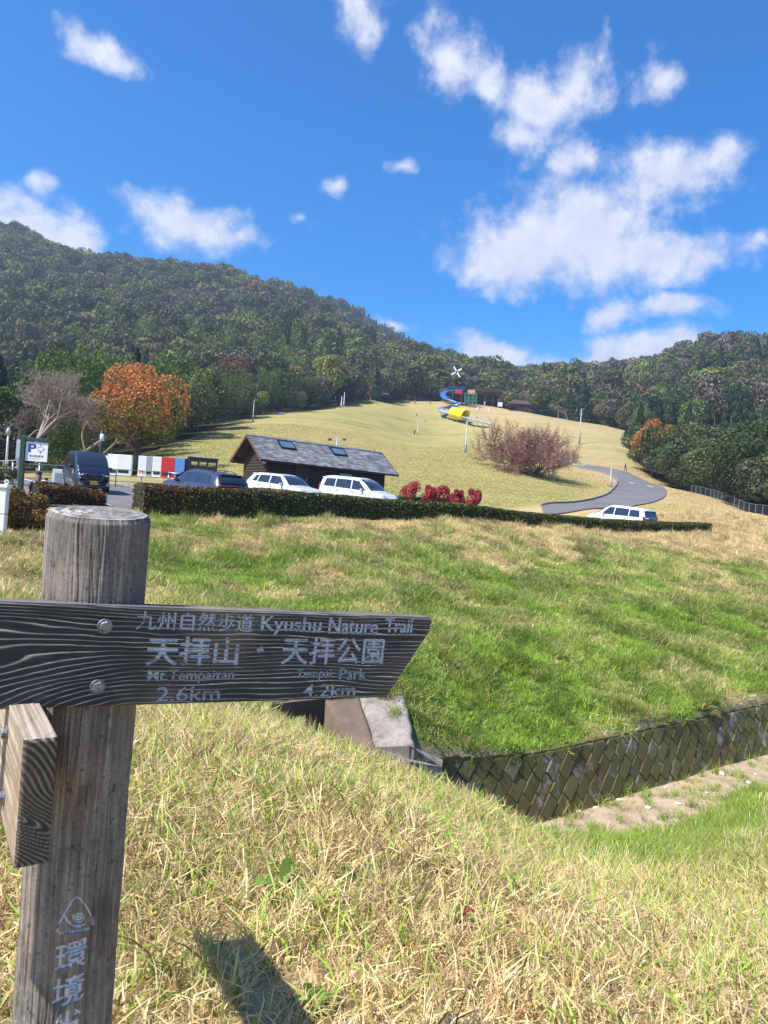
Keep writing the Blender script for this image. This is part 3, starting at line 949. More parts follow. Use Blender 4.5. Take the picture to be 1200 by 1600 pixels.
def build_signpost():
    # pose of the board: its long edges meet at this vanishing point in the photograph
    sdir = norm(ray(2423, 1030))
    ddir = norm(-ZDIR - (-ZDIR @ sdir) * sdir)
    nrm = norm(np.cross(sdir, ddir)); 
    if nrm @ CF > 0: nrm = -nrm                        # towards the camera
    H = .18
    best = None
    for lam in np.linspace(.8, 1.8, 400):
        P0 = ray(0, 940) * lam
        e = abs(proj(P0 + ddir * H)[1] - 1110)
        if best is None or e < best[0]:
            best = (e, P0)
    P0 = best[1]
    def onb(x, y):
        d = ray(x, y); k = (P0 @ nrm) / (d @ nrm); q = d * k - P0
        return q @ sdir, -(q @ ddir)                   # s to the right, t upward from the top edge
    sR, _ = onb(673, 972); _, tcut = onb(673, 985); sB, _ = onb(603, 1091)
    s_left = -.30; TH = .048
    base = P0 + ddir * 1.75
    root = thing('trail_signpost', 'grey weathered timber trail signpost with carved arrow board in the left foreground', 'signpost', (0, 0, 0))
    # --- front face of the board as a carved grid
    ns_, nt_ = 980, 196
    kk = np.linspace(0, 1, ns_); tt = -np.linspace(0, H, nt_)
    send = np.where(-tt < -tcut, sR, sR + (sB - sR) * (-tt + tcut) / (H + tcut))
    # keep a regular grid except near the end
    S = s_left + (send[:, None] - s_left) * kk[None, :]
    T = np.repeat(tt[:, None], ns_, 1)
    warp = 5.0 * fbm(S * 1.9, T * 8 + 3, 61, 4) + .9 * fbm(S * 9, T * 20, 65, 3)
    dens = 165 + 95 * sstep(-.06, 0, T) - 60 * sstep(.25, -.1, S) * sstep(-.06, -.11, T)
    ph = T * dens * 1.0 + warp * 1.25
    rg = (.5 + .5 * np.cos(ph * 2 * math.pi * .75)) ** 8
    rg = rg * (.45 + .55 * vnoise(S * 14, T * 60, 71))
    fine = fbm(S * 26, T * 900, 75, 3) - .5
    disp = .0021 * rg + .0007 * fine + .0012 * (fbm(S * 4, T * 14, 77, 3) - .5)
    crack = sstep(.0011, 0, np.abs(T + .021 + .004 * (fbm(S * 5, T * 0, 81, 3) - .5))) * sstep(.05, .1, S) * sstep(.35, .2, S)
    disp -= .002 * crack
    # weathered edges
    edge = np.minimum(-T, H + T)
    disp -= .004 * sstep(.004, 0, edge)
    mask = np.zeros(S.shape, bool); groups = []
    lines = [('九州自然歩道', (213, 986), (396, 957), .004), ('Kyushu', (408, 993), (502, 964), .010), ('Nature', (514, 991), (591, 966), .010), ('Trail', (602, 989), (645, 967), .010),
             ('天拝山', (229, 1040), (373, 995), .014), ('天拝公園', (441, 1038), (600, 996), .010),
             ('Mt.Tempaizan', (231, 1068), (366, 1047), .004), ('Tempai', (463, 1064), (518, 1045), .004), ('Park', (531, 1062), (573, 1045), .004),
             ('2.6km', (245, 1096), (344, 1073), .004), ('4.2km', (474, 1089), (556, 1069), .004)]
    for body, bl, tr, bold in lines:
        cx, cy = (bl[0] + tr[0]) / 2, (bl[1] + tr[1]) / 2
        sL, _ = onb(bl[0], cy); sr, _ = onb(tr[0], cy); _, tb = onb(cx, bl[1]); _, tu = onb(cx, tr[1])
        V, tri = fit_text(body, sL, sr, tb, tu, bold)
        m = np.zeros(S.shape, bool); raster(S, T, V, tri, m); groups.append((body, m)); mask |= m
    sd, td = onb(407, 1015.5); m = np.hypot(S - sd, T - td) < .0068; groups.append(('・', m)); mask |= m
    # carved letters are sunk; rings that stand proud break through the thin strokes
    ero = mask.astype(float)
    for _ in range(2):
        ero[1:-1, 1:-1] = (ero[1:-1, 1:-1] * 2 + ero[:-2, 1:-1] + ero[2:, 1:-1] + ero[1:-1, :-2] + ero[1:-1, 2:]) / 6
    disp = disp - .0032 * ero * (1 - .55 * rg)
    V3 = P0 + S[..., None] * sdir - T[..., None] * ddir * 1.0 + disp[..., None] * nrm
    i = np.arange(nt_ - 1)[:, None] * ns_ + np.arange(ns_ - 1)[None, :]
    F = np.stack([i, i + ns_, i + ns_ + 1, i + 1], -1).reshape(-1, 4)
    fm = (mask[:-1, :-1].astype(int) + mask[1:, :-1] + mask[:-1, 1:] + mask[1:, 1:]).reshape(-1) >= 2
    Vf = V3.reshape(-1, 3); ridge = np.clip(rg + .35 * fine, 0, 1).ravel()
    thin = ('Mt.Tempaizan', '2.6km', '4.2km', 'Tempai', 'Park')
    def sub(sel):
        used = np.unique(F[sel]); mp = -np.ones(len(Vf), int); mp[used] = np.arange(len(used))
        return Vf[used], mp[F[sel]], used
    v, f, used = sub(~fm)
    # sides and back of the board closed with a frame of quads
    nv = len(v)
    back = Vf - nrm * TH
    ring = np.r_[np.arange(ns_), np.arange(1, nt_) * ns_ + ns_ - 1, (nt_ - 1) * ns_ + np.arange(ns_ - 2, -1, -1), np.arange(nt_ - 2, 0, -1) * ns_]
    R0 = Vf[ring]; R1 = P0 + (S.ravel()[ring])[:, None] * sdir - (T.ravel()[ring])[:, None] * ddir - nrm * TH
    k = len(ring)
    Rm = .5 * (R0 + R1)
    rn = .0012 * (vnoise(np.arange(k) * .6, np.zeros(k), 5) - .5)
    vs = np.vstack([v, R0, Rm + ddir * rn[:, None], R1])
    j = np.arange(k); jn = (j + 1) % k
    fq = np.vstack([np.c_[nv + j, nv + jn, nv + k + jn, nv + k + j], np.c_[nv + k + j, nv + k + jn, nv + 2 * k + jn, nv + 2 * k + j]])
    bk = (nv + 2 * k + j)[None, ::-1]
    me = mesh_arrays('sign_board', vs, [np.vstack([f, fq]), bk], [M_BOARD], dict(ridge=np.r_[ridge[used], np.full(3 * k, .35)]))
    # object space aligned with the plank so the grain follows it
    Mx = Matrix.Identity(4)
    for r in range(3):
        Mx[r][0] = sdir[r]; Mx[r][1] = ddir[r]; Mx[r][2] = nrm[r]; Mx[r][3] = P0[r]
    def local(me_):
        me_.transform(Mx.inverted()); return me_
    board = obj('sign_board', local(me), root); board.matrix_local = Mx
    tag(board, 'dark grained arrow board carved with silver lettering')
    for body, m in groups:
        sel = ((m[:-1, :-1].astype(int) + m[1:, :-1] + m[:-1, 1:] + m[1:, 1:]).reshape(-1) >= 2)
        if not sel.any():
            continue
        v, f, used = sub(sel)
        worn = np.clip(rg.ravel()[used] * 1.3 - .25, 0, 1) * .8
        if body in thin:
            worn = np.clip(worn + .16 + .5 * (fbm(S.ravel()[used] * 60, T.ravel()[used] * 60, 91, 3) - .4), 0, .9)
        L = obj('lettering', local(mesh_arrays('lettering', v, f, [M_LETTER], dict(worn=worn))), board)
    for (bx, by) in ((163.5, 978.5), (152.5, 1073)):
        s, t = onb(bx, by)
        hexbolt('bolt', P0 + s * sdir - t * ddir * 1.0 + nrm * .0005, nrm, .0106, root)
    # --- the round post behind the board
    R = .0925
    s, t = onb(152, 1020)
    c = P0 + s * sdir - t * ddir * 1.0 - nrm * (TH + R - .022)      # board sits in a shallow notch
    top = at(157, 801, c[1] - .0); 
    axis_x, axis_y = top[0], c[1]
    bot = at(101, 1550, c[1]); lean = (bot[0] - top[0]) / (bot[2] - top[2])
    z1 = top[2] + .0; z0 = gz(axis_x, axis_y) - .3
    nth, nz = 460, 900
    th = np.linspace(0, 2 * math.pi, nth, endpoint=False); zz = np.r_[np.linspace(z1, z1 - .92, nz - 30), np.linspace(z1 - .925, z0, 30)]
    TH2, ZZ = np.meshgrid(th, zz)
    arc = TH2 * R
    rad = R * (1 - .055 * (z1 - ZZ) / 1.0)
    cx_, cy_ = np.cos(TH2), np.sin(TH2)
    gr = fbm(TH2 * 9 + 1.2 * fbm(TH2 * 3, ZZ * 5, 99, 3), ZZ * 3.0, 101, 4); gr2 = fbm(TH2 * 36, ZZ * 9, 105, 3)
    lines_ = (1 - np.abs(2 * gr - 1)) ** 9
    dsp = .0032 * (gr - .5) - .0028 * lines_ + .0014 * (gr2 - .5) + .0030 * (fbm(TH2 * 4, ZZ * 7, 109, 3) - .5)
    dsp -= .005 * sstep(z1 - .012, z1, ZZ)
    rid = np.clip(.35 + 1.1 * (gr2 - .5) + .6 * (gr - .5) - .7 * lines_, 0, 1)
    camang = math.atan2(-axis_y, -axis_x)
    def onp(x, y):
        d = ray(x, y); ox = -axis_x; oy = -axis_y; Rr = R * .975
        A = d[0] ** 2 + d[1] ** 2; Bq = 2 * (d[0] * ox + d[1] * oy); Cq = ox * ox + oy * oy - Rr * Rr
        k = (-Bq - math.sqrt(max(0, Bq * Bq - 4 * A * Cq))) / (2 * A)
        q = d * k
        sx = lean * (q[2] - z1)
        return None if k <= 0 else (math.atan2(q[1] - axis_y, q[0] - sx - axis_x), q[2])
    def arc_z(x, y):
        zref = at(x, y, axis_y - R * .8)[2]; sh = lean * (zref - z1)
        d = ray(x, y); ox = -(axis_x + sh); oy = -axis_y; Rr = R * .97
        A = d[0] ** 2 + d[1] ** 2; Bq = 2 * (d[0] * ox + d[1] * oy); Cq = ox * ox + oy * oy - Rr * Rr
        disc = Bq * Bq - 4 * A * Cq
        k = (-Bq - math.sqrt(max(0, disc))) / (2 * A); q = d * k
        return (math.atan2(q[1] - axis_y, q[0] - axis_x - sh) % (2 * math.pi)) * R, q[2]
    pm = np.zeros(TH2.shape, bool); pg = []
    # carved kanji down the post, leaning as the grain does
    for body, (xl, xr, yt, yb) in (('環', (86, 136, 1474, 1518)), ('境', (81, 132, 1527, 1572)), ('省', (79, 128, 1581, 1626))):
        a0, _ = arc_z(xl, (yt + yb) / 2); a1, _ = arc_z(xr, (yt + yb) / 2); _, zt = arc_z((xl + xr) / 2, yt); _, zb = arc_z((xl + xr) / 2, yb)
        V, tri = fit_text(body, a0, a1, zb, zt, .006)
        V[:, 1] += (V[:, 0] - (a0 + a1) / 2) * .12
        m = np.zeros(TH2.shape, bool); raster(arc, ZZ, V, tri, m); pg.append((body, m)); pm |= m
    # emblem: rounded triangle with a spiral shell
    def az(x, y): return np.array(arc_z(x, y))
    tri_px = [(119, 1404), (124, 1404), (133, 1414), (146, 1436), (147, 1446), (141, 1452), (112, 1457), (92, 1460), (89, 1456), (90, 1447), (104, 1423), (113, 1408), (119, 1404)]
    m = np.zeros(TH2.shape, bool); stroke(arc, ZZ, [az(*p) for p in tri_px], .0016, m)
    sp = [(123.5 + (1.2 + 8.2 * q) * math.cos(5.6 * 2 * q * math.pi / 2.6 + 2.5), 1434 + (1.0 + 8.0 * q) * math.sin(5.6 * 2 * q * math.pi / 2.6 + 2.5)) for q in np.linspace(0, 1, 34)]
    stroke(arc, ZZ, [az(*p) for p in sp], .0010, m)
    stroke(arc, ZZ, [az(*p) for p in [(133, 1446), (120, 1449), (112, 1448), (106, 1441), (102, 1434)]], .0017, m)
    pg.append(('emblem', m)); pm |= m
    er = pm.astype(float)
    for _ in range(2):
        er[1:-1, 1:-1] = (er[1:-1, 1:-1] * 2 + er[:-2, 1:-1] + er[2:, 1:-1] + er[1:-1, :-2] + er[1:-1, 2:]) / 6
    dsp -= .0035 * er
    # shallow planed panel round the writing
    aL, zt = arc_z(86, 1366); aR, _ = arc_z(150, 1362); 
    for a_ in (aL, aR):
        dsp -= .003 * sstep(.0032, .001, np.abs(arc - a_ - (z1 - ZZ - (z1 - zt)) * .01 - .002 * (fbm(ZZ * 9, ZZ * 0, 113, 3) - .5))) * (ZZ < zt)
    RR = rad + dsp
    PX = axis_x + lean * (ZZ - z1) + RR * cx_; PY = axis_y + RR * cy_
    # top cut falls slightly towards the viewer
    fall = (np.cos(TH2 - camang) * .0105 + .0018 * (fbm(TH2 * 3, TH2 * 0, 117, 3) - .5)) * sstep(z1 - .06, z1, ZZ)
    V3 = np.stack([PX, PY, ZZ - fall], -1).reshape(-1, 3)
    i = np.arange(nz - 1)[:, None] * nth; jj = np.arange(nth)[None, :]; jn = (jj + 1) % nth
    F = np.stack([i + jj, i + nth + jj, i + nth + jn, i + jn], -1).reshape(-1, 4)
    mm = pm; mr = np.roll(mm, -1, 1)
    def fsel(m):
        r = np.roll(m, -1, 1)
        return ((m[:-1].astype(int) + m[1:] + r[:-1] + r[1:]).reshape(-1) >= 2)
    fm = fsel(pm)
    # end grain cap
    cap = []; capr = []
    for q, rr in enumerate(np.linspace(.97, 0, 36)):
        ringx = axis_x + rr * (PX[0] - axis_x); ringy = axis_y + rr * (PY[0] - axis_y)
        wob = .0016 * np.cos(rr * 26 + fbm(th * 1.5, th * 0, 121, 2) * 5) + .0012 * (fbm(ringx * 80, ringy * 80, 123, 3) - .5)
        chk = .005 * sstep(.07, .0, np.abs(((th - 1.1 + .2 * rr) % (2 * math.pi)) - math.pi)) + .004 * sstep(.05, .0, np.abs(((th + .7) % (2 * math.pi)) - math.pi))
        cz = z1 - np.cos(th - camang) * .0105 * rr + .003 * (1 - rr ** 2) + wob - chk * (rr > .1)
        cap.append(np.c_[ringx, ringy, cz]); capr.append(.5 + .5 * np.cos(rr * 26))
    cap = np.array(cap).reshape(-1, 3); nc = 36
    b0 = len(V3)
    i = b0 + np.arange(nc - 1)[:, None] * nth
    FC = np.stack([i + jj, i + jn, i + nth + jn, i + nth + jj], -1).reshape(-1, 4)
    j = np.arange(nth)
    FJ = np.c_[j, (j + 1) % nth, b0 + (j + 1) % nth, b0 + j]
    allV = np.vstack([V3, cap]); rall = np.r_[rid.ravel(), np.repeat(np.clip(np.array(capr) + .3, 0, 1), nth)]
    Fall = np.vstack([F[~fm], FC, FJ])
    org = np.array([axis_x, axis_y, z0])
    post = obj('post', mesh_arrays('post', allV - org, Fall, [M_POST], dict(ridge=rall)), root); post.location = org
    tag(post, 'round lichen-spotted timber post carved with an emblem and characters')
    for nm, m in pg:
        sel = fsel(m)
        if not sel.any():
            continue
        used = np.unique(F[sel]); mp = -np.ones(len(V3), int); mp[used] = np.arange(len(used))
        o = obj('carved_emblem' if nm == 'emblem' else 'lettering', mesh_arrays('lettering', V3[used] - org, mp[F[sel]], [M_LETTER], dict(worn=np.full(len(used), .02))), post)
    # --- second board, seen end-on, bolted across the left side of the post
    bd = norm(np.array([-sdir[1], sdir[0], 0]))                     # runs away from the viewer
    sd2 = norm(np.array([sdir[0], sdir[1], 0]))
    e = at(64, 1155, 1.075)                                          # top middle of the near end
    Wd, Hh, Ln = .046, .185, 1.30
    tb = np.array([sd2, bd, ZDIR])
    vs = []; nseg = 60; nh = 70; nw = 22
    # end face with growth rings in relief
    aa = np.linspace(-Wd / 2, Wd / 2, nw); hh = -np.linspace(0, Hh, nh)
    Aq, Hq = np.meshgrid(aa, hh)
    rr = np.hypot(Aq + .055 - .12 * sstep(-.07, -.19, Hq), (Hq + .11) * .75 + .0) * 800 + 3.0 * fbm(Aq * 40, Hq * 30, 131, 3)
    rg2 = (.5 + .5 * np.cos(rr)) ** 2
    ed = np.minimum(np.minimum(Aq + Wd / 2, Wd / 2 - Aq), np.minimum(-Hq, Hq + Hh))
    dd = .0022 * rg2 - .004 * sstep(.003, 0, ed)
    E3 = e + Aq[..., None] * sd2 + Hq[..., None] * ZDIR - dd[..., None] * bd
    i = np.arange(nh - 1)[:, None] * nw + np.arange(nw - 1)[None, :]
    FE = np.stack([i, i + nw, i + nw + 1, i + 1], -1).reshape(-1, 4)
    ring = np.r_[np.arange(nw), np.arange(1, nh) * nw + nw - 1, (nh - 1) * nw + np.arange(nw - 2, -1, -1), np.arange(nh - 2, 0, -1) * nw]
    k = len(ring); R0 = E3.reshape(-1, 3)[ring]
    rows = [R0]
    for q in np.linspace(.012, Ln, 40):
        base_ = R0 - (R0 - e) @ bd[:, None] * bd + bd * q
        nz_ = .0022 * (fbm(np.arange(k) * .55, np.full(k, q * 3), 135, 3) - .5)
        ctr = e + bd * q - ZDIR * Hh / 2
        base_ = base_ + norm(base_ - ctr) * nz_[:, None]
        rows.append(base_)
    SV = np.vstack(rows); m_ = len(rows)
    i = np.arange(m_ - 1)[:, None] * k; jj = np.arange(k)[None, :]; jn = (jj + 1) % k
    FS = np.stack([i + jj, i + jn, i + k + jn, i + k + jj], -1).reshape(-1, 4)
    sidec = fbm(np.tile(np.arange(k) * .6, m_), np.repeat(np.arange(m_) * .12, k), 137, 3)
    def loc2(P): return P - e
    b2 = obj('sign_board', mesh_arrays('sign_board_side', loc2(SV), [FS, ((m_ - 1) * k + np.arange(k))[None, :]], [M_BOARD2], dict(ridge=np.clip(sidec * 1.4 - .2, 0, 1))), root)
    b2.location = e; b2['label'] = 'second weathered board seen end-on at the left of the post'
    eg = obj('end_grain', mesh_arrays('end_grain', loc2(E3.reshape(-1, 3)), FE, [M_ENDGRAIN], dict(ridge=rg2.ravel())), b2)
    for (q, hz) in ((.20, -.045), (.18, -.145)):
        hexbolt('bolt', e + bd * q + ZDIR * hz - sd2 * (Wd / 2 + .001), -sd2, .0106, root)
    return root, c
SIGN, SIGN_C = build_signpost()

# ------------------------------------------------------------------ block retaining wall, culvert, stones
def rough_slab(name, quad, d, mat, parent, amp, seed, n=16):
    """weathered concrete: a subdivided face with worn uneven edges, extruded by d"""
    a, b, c, e = [np.asarray(q, float) for q in quad]; d = np.asarray(d, float)
    s = np.linspace(0, 1, n); S, T = np.meshgrid(s, s)
    P = (a * (1 - S[..., None]) + b * S[..., None]) * (1 - T[..., None]) + (e * (1 - S[..., None]) + c * S[..., None]) * T[..., None]
    nr = norm(np.cross(b - a, e - a)); nr = nr if nr[2] > 0 else -nr
    ed = np.minimum(np.minimum(S, 1 - S), np.minimum(T, 1 - T))
    P = P + nr * (amp * (fbm(S * 5, T * 7, seed, 4) - .55) - amp * .8 * sstep(.08, 0, ed))[..., None] + (norm(b - a) * (amp * .9 * (fbm(T * 6, S * 0, seed + 5, 3) - .5))[..., None])
    V = P.reshape(-1, 3); i = np.arange(n - 1)[:, None] * n + np.arange(n - 1)[None, :]
    F = np.stack([i, i + 1, i + n + 1, i + n], -1).reshape(-1, 4)
    ring = np.r_[np.arange(n), np.arange(1, n) * n + n - 1, (n - 1) * n + np.arange(n - 2, -1, -1), np.arange(n - 2, 0, -1) * n]
    k = len(ring); W = np.vstack([V, V[ring] + d]); j = np.arange(k)
    FS = np.c_[ring, len(V) + j, len(V) + (j + 1) % k, ring[(j + 1) % k]]
    return obj(name, mesh_arrays(name, W, np.vstack([F, FS]), [mat]), parent)
def build_ditch():
    ul, ur = 7.75, 25.0
    zt = lambda u: -3.66 - .26 * sstep(7.5, 10.5, u)
    batter = .22
    root = thing('retaining_wall', 'mossy retaining wall of diagonal concrete blocks along the ditch', 'retaining wall')
    x, y = to_xy(ul, 8.3)
    # dark mortar backing, leaning back
    mb = MB()
    def wp(u, v, off):                                # v height above the floor, off out of the face
        z = DITCH_Z - .1 + v; n = WALL_N - .28 + (v) * batter - off
        X, Y = to_xy(u, n); return np.array([X, Y, z])
    us = np.linspace(ul, ur, 40)
    for a, b in zip(us[:-1], us[1:]):
        ha = zt(a) - DITCH_Z + .1 - .05; hb = zt(b) - DITCH_Z + .1 - .05
        mb.add([wp(a, 0, 0), wp(b, 0, 0), wp(b, hb, 0), wp(a, ha, 0), wp(a, 0, -.3), wp(b, 0, -.3), wp(b, hb, -.3), wp(a, ha, -.3)],
               [(0, 1, 2, 3), (4, 7, 6, 5), (3, 2, 6, 7), (0, 4, 5, 1)])
    mb.build('mortar', M_JOINT, root)
    # blocks: rectangles set on the diagonal, alternating courses
    rng = random.Random(3)
    L, W, g = .42, .285, .011
    sq = math.sqrt(.5)
    # shared block mesh variants: chamfered, rough faces
    vh = np.array([0, 0, 0]);
    slope = norm(np.array([0, 0, 1.0]) + NDIR * batter)
    fn = norm(np.cross(UDIR, slope)); fn = fn if fn @ NDIR < 0 else -fn
    A = UDIR * sq + slope * sq; B = -UDIR * sq + slope * sq
    def clip(poly, f):
        out = []
        for p, q in zip(poly, poly[1:] + poly[:1]):
            fp, fq = f(p), f(q)
            if fp >= 0: out.append(p)
            if (fp >= 0) != (fq >= 0):
                t = fp / (fp - fq); out.append((p[0] + (q[0] - p[0]) * t, p[1] + (q[1] - p[1]) * t))
        return out
    for i in range(-60, 90):
        for j in range(-90, 60):
            a = i * L + (j % 2) * L * .5; b = j * W
            cu = ul + .1 + (a - b) * sq; cv = (a + b) * sq
            if cu < ul - .5 or cu > ur + .5 or cv < -.5 or cv > 2: continue
            h = zt(cu) - DITCH_Z + .1 - .06
            pl = []
            for (p, q) in ((-1, -1), (1, -1), (1, 1), (-1, 1)):
                x_, y_ = p * (L - g) / 2, q * (W - g) / 2
                pl.append((cu + (x_ - y_) * sq + rng.uniform(-.004, .004), cv + (x_ + y_) * sq + rng.uniform(-.004, .004)))
            for f in (lambda p: p[0] - ul, lambda p: ur - p[0], lambda p: p[1], lambda p: h - p[1]):
                pl = clip(pl, f)
                if len(pl) < 3: break
            if len(pl) < 3: continue
            ar = abs(sum(p[0] * q[1] - p[1] * q[0] for p, q in zip(pl, pl[1:] + pl[:1]))) / 2
            if ar < .006: continue
            cx = sum(p[0] for p in pl) / len(pl); cy = sum(p[1] for p in pl) / len(pl)
            out_ = rng.uniform(.012, .030); tu, tv = rng.uniform(-.05, .05), rng.uniform(-.05, .05)
            mb = MB(); n_ = len(pl)
            back = [wp(p[0], p[1], -.02) for p in pl]
            mid = [wp(p[0], p[1], 0) + fn * (out_ - .010 + tu * (p[0] - cx) + tv * (p[1] - cy)) for p in pl]
            fr = [wp(cx + (p[0] - cx) * .90, cy + (p[1] - cy) * .90, 0) + fn * (out_ + rng.uniform(-.003, .003) + tu * (p[0] - cx) + tv * (p[1] - cy)) for p in pl]
            vs = back + mid + fr
            fs = [tuple(range(2 * n_, 3 * n_))] + [(k, (k + 1) % n_, n_ + (k + 1) % n_, n_ + k) for k in range(n_)] + [(n_ + k, n_ + (k + 1) % n_, 2 * n_ + (k + 1) % n_, 2 * n_ + k) for k in range(n_)]
            mb.add(vs, fs); mb.build('block', M_BLOCK, root)
    # coping strip, broken here and there, mostly grown over
    mb = MB()
    us = np.linspace(ul, ur, 70)
    for a, b in zip(us[:-1], us[1:]):
        z = zt((a + b) / 2); X, Y = to_xy((a + b) / 2, WALL_N + .10 + .02 * rng.random())
        mb.bbox((X, Y, z - .075 + .03 * rng.random()), ((b - a) * .995, .22 + .05 * rng.random(), .10), np.array([UDIR, NDIR, ZDIR]), .012)
    mb.build('coping', M_BLOCK, root)
    # culvert: headwall with pipe mouth, wing wall, apron
    cv = thing('culvert', 'concrete culvert mouth with pale wing wall behind the sign board', 'culvert', (0, 0, 0))
    A3 = np.array([UDIR, NDIR, ZDIR])
    um = (CULV_U0 + CULV_U1) / 2
    zc = -3.18
    mb = MB()
    # headwall slab with a square dark mouth: four pieces round the opening
    def hb(u0, u1, z0, z1_, nn=CULV_N - .02, th=.25):
        X, Y = to_xy((u0 + u1) / 2, nn + th / 2); mb.box((X, Y, (z0 + z1_) / 2), (u1 - u0, th, z1_ - z0), A3)
    hb(CULV_U0 - .4, CULV_U0 + .35, -4.9, zc); hb(CULV_U1 - .45, CULV_U1 + .25, -4.9, zc); hb(CULV_U0 + .35, CULV_U1 - .45, -3.42, zc); hb(CULV_U0 + .35, CULV_U1 - .45, -4.9, -4.7)
    mb.build('headwall', M_CONC_SHADE, cv)
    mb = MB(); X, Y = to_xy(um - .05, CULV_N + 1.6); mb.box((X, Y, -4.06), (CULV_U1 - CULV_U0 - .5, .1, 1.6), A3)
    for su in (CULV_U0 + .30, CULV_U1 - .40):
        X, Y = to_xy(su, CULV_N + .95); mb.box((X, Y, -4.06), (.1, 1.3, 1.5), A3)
    mb.build('pipe', M_BLACK, cv)  # lining coloured black for the darkness inside the culvert
    # wing wall: sloping concrete from the headwall down to the block wall
    p = [at(562, 1088, 12.35), at(632, 1083, 12.35), at(648, 1162, 10.98), at(588, 1169, 10.95)]
    rough_slab('wing_wall', p, (0, 0, -1.4), M_CONC, cv, .05, 3)
    q = [at(508, 1092, 12.3), p[0] + np.array([-.004, 0, -.01]), p[3] + np.array([-.004, 0, -.01]), at(545, 1172, 11.0)]
    rough_slab('chute_side', q, (.02, .06, -1.2), M_CONC_SHADE, cv, .03, 5)
    r = [at(588, 1168, 10.95), at(640, 1165, 10.96), at(692, 1187, 11.35), at(690, 1198, 11.2), at(640, 1190, 10.8)]
    mb = MB(); mb.prism(r, np.array([0, 0, -.5])); mb.build('apron', M_CONC, cv)
    # pale stones on the ditch floor
    rng = random.Random(8)
    ORD = ['first', 'second', 'third', 'fourth', 'fifth', 'sixth', 'seventh', 'eighth', 'ninth', 'tenth', 'eleventh', 'twelfth', 'thirteenth']
    spots = [(1128, 1213, .075), (1060, 1258, .06), (968, 1251, .05), (1013, 1263, .045), (1170, 1225, .05), (905, 1268, .05), (1105, 1240, .035), (1145, 1235, .03), (1180, 1212, .04), (930, 1262, .035), (985, 1240, .04), (1040, 1232, .035)]
    for k, (sx, sy, r) in enumerate(spots):
        d = ray(sx, sy); P = d * (DITCH_Z / d[2])
        P[2] = gz(P[0], P[1])
        V = []; 
        me = MB(); 
        import bmesh
        bm = bmesh.new(); bmesh.ops.create_icosphere(bm, subdivisions=2, radius=r)
        for v in bm.verts:
            v.co = Vector((v.co.x * 1.25, v.co.y * .9, v.co.z * .7)) * (1 + rng.uniform(-.16, .16))
        mesh = bpy.data.meshes.new('stone'); bm.to_mesh(mesh); bm.free(); mesh.materials.append(M_STONEW)
        o = obj('stone', mesh); o.location = (P[0], P[1], P[2] + r * .3); o.rotation_euler = (rng.random(), 0, rng.random() * 6)
        rank = sorted(q[0] for q in spots).index(sx)
        tag(o, 'pale stone on the bare ditch floor, %s from the left' % ORD[rank], 'stone', 'stones on the ditch floor')
M_STONEW = plain('pale_stone', (.62, .58, .52), .9, 0, .15, 12.0, .3)
build_ditch()
# ------------------------------------------------------------------ plants
RS = np.random.RandomState(11)
def cards(C, Nn, size, asp=.55, jit=.5, rs=RS, droop=0.0):
    """rhombic leaf faces: centres, outward normals, sizes -> verts, quads, rnd per vertex"""
    n = len(C)
    N = norm(Nn + jit * rs.randn(n, 3))
    t = norm(np.cross(N, norm(rs.randn(n, 3))))
    if droop:
        t = norm(t + np.array([0, 0, -droop]))
    b = norm(np.cross(N, t))
    L = (np.asarray(size) * np.ones(n))[:, None]; W = L * asp
    fold = N * L * .18
    V = np.stack([C - t * L, C + b * W + fold, C + t * L, C - b * W + fold], 1).reshape(-1, 3)
    F = np.arange(4 * n).reshape(n, 4)
    return V, F, np.repeat(rs.rand(n), 4)
def blobs_crown(seed, R, H, nb, nleaf, size, base=0.0, jit=.5, flat=1.0, asp=.6, fill=.12):
    """a crown of overlapping leafy clumps; centre at height base + H/2"""
    rs = np.random.RandomState(seed)
    B = []
    for k in range(nb):
        d = norm(rs.randn(3)); d[2] = d[2] * .9 + .05
        q = rs.uniform(.45, .78)
        r = rs.uniform(.26, .44)
        B.append((d[0] * R * q, d[1] * R * q, d[2] * H * .5 * q, r))
    B.append((0, 0, 0, .55))
    B = np.array(B)
    C = []; Nn = []
    per = int(nleaf / len(B)) + 1
    for (x, y, z, r) in B:
        d = norm(rs.randn(per, 3))
        rr = r * rs.uniform(.86, 1.06, per)
        inner = rs.rand(per) < fill
        rr = np.where(inner, rr * rs.uniform(.5, .9, per), rr)
        p = np.c_[x + d[:, 0] * rr * R, y + d[:, 1] * rr * R, z + d[:, 2] * rr * H * .5 * flat]
        keep = np.ones(per, bool)
        for (x2, y2, z2, r2) in B:
            if (x2, y2, z2, r2) == (x, y, z, r): continue
            q = ((p[:, 0] - x2) / (r2 * R)) ** 2 + ((p[:, 1] - y2) / (r2 * R)) ** 2 + ((p[:, 2] - z2) / (r2 * H * .5)) ** 2
            keep &= ~((q < .62) & ~inner)
        C.append(p[keep]); Nn.append(d[keep])
    C = np.vstack(C); Nn = np.vstack(Nn)
    C[:, 2] += base + H * .5
    V, F, r = cards(C, Nn, size * rs.uniform(.6, 1.3, len(C)), asp, jit, rs)
    return V, F, r
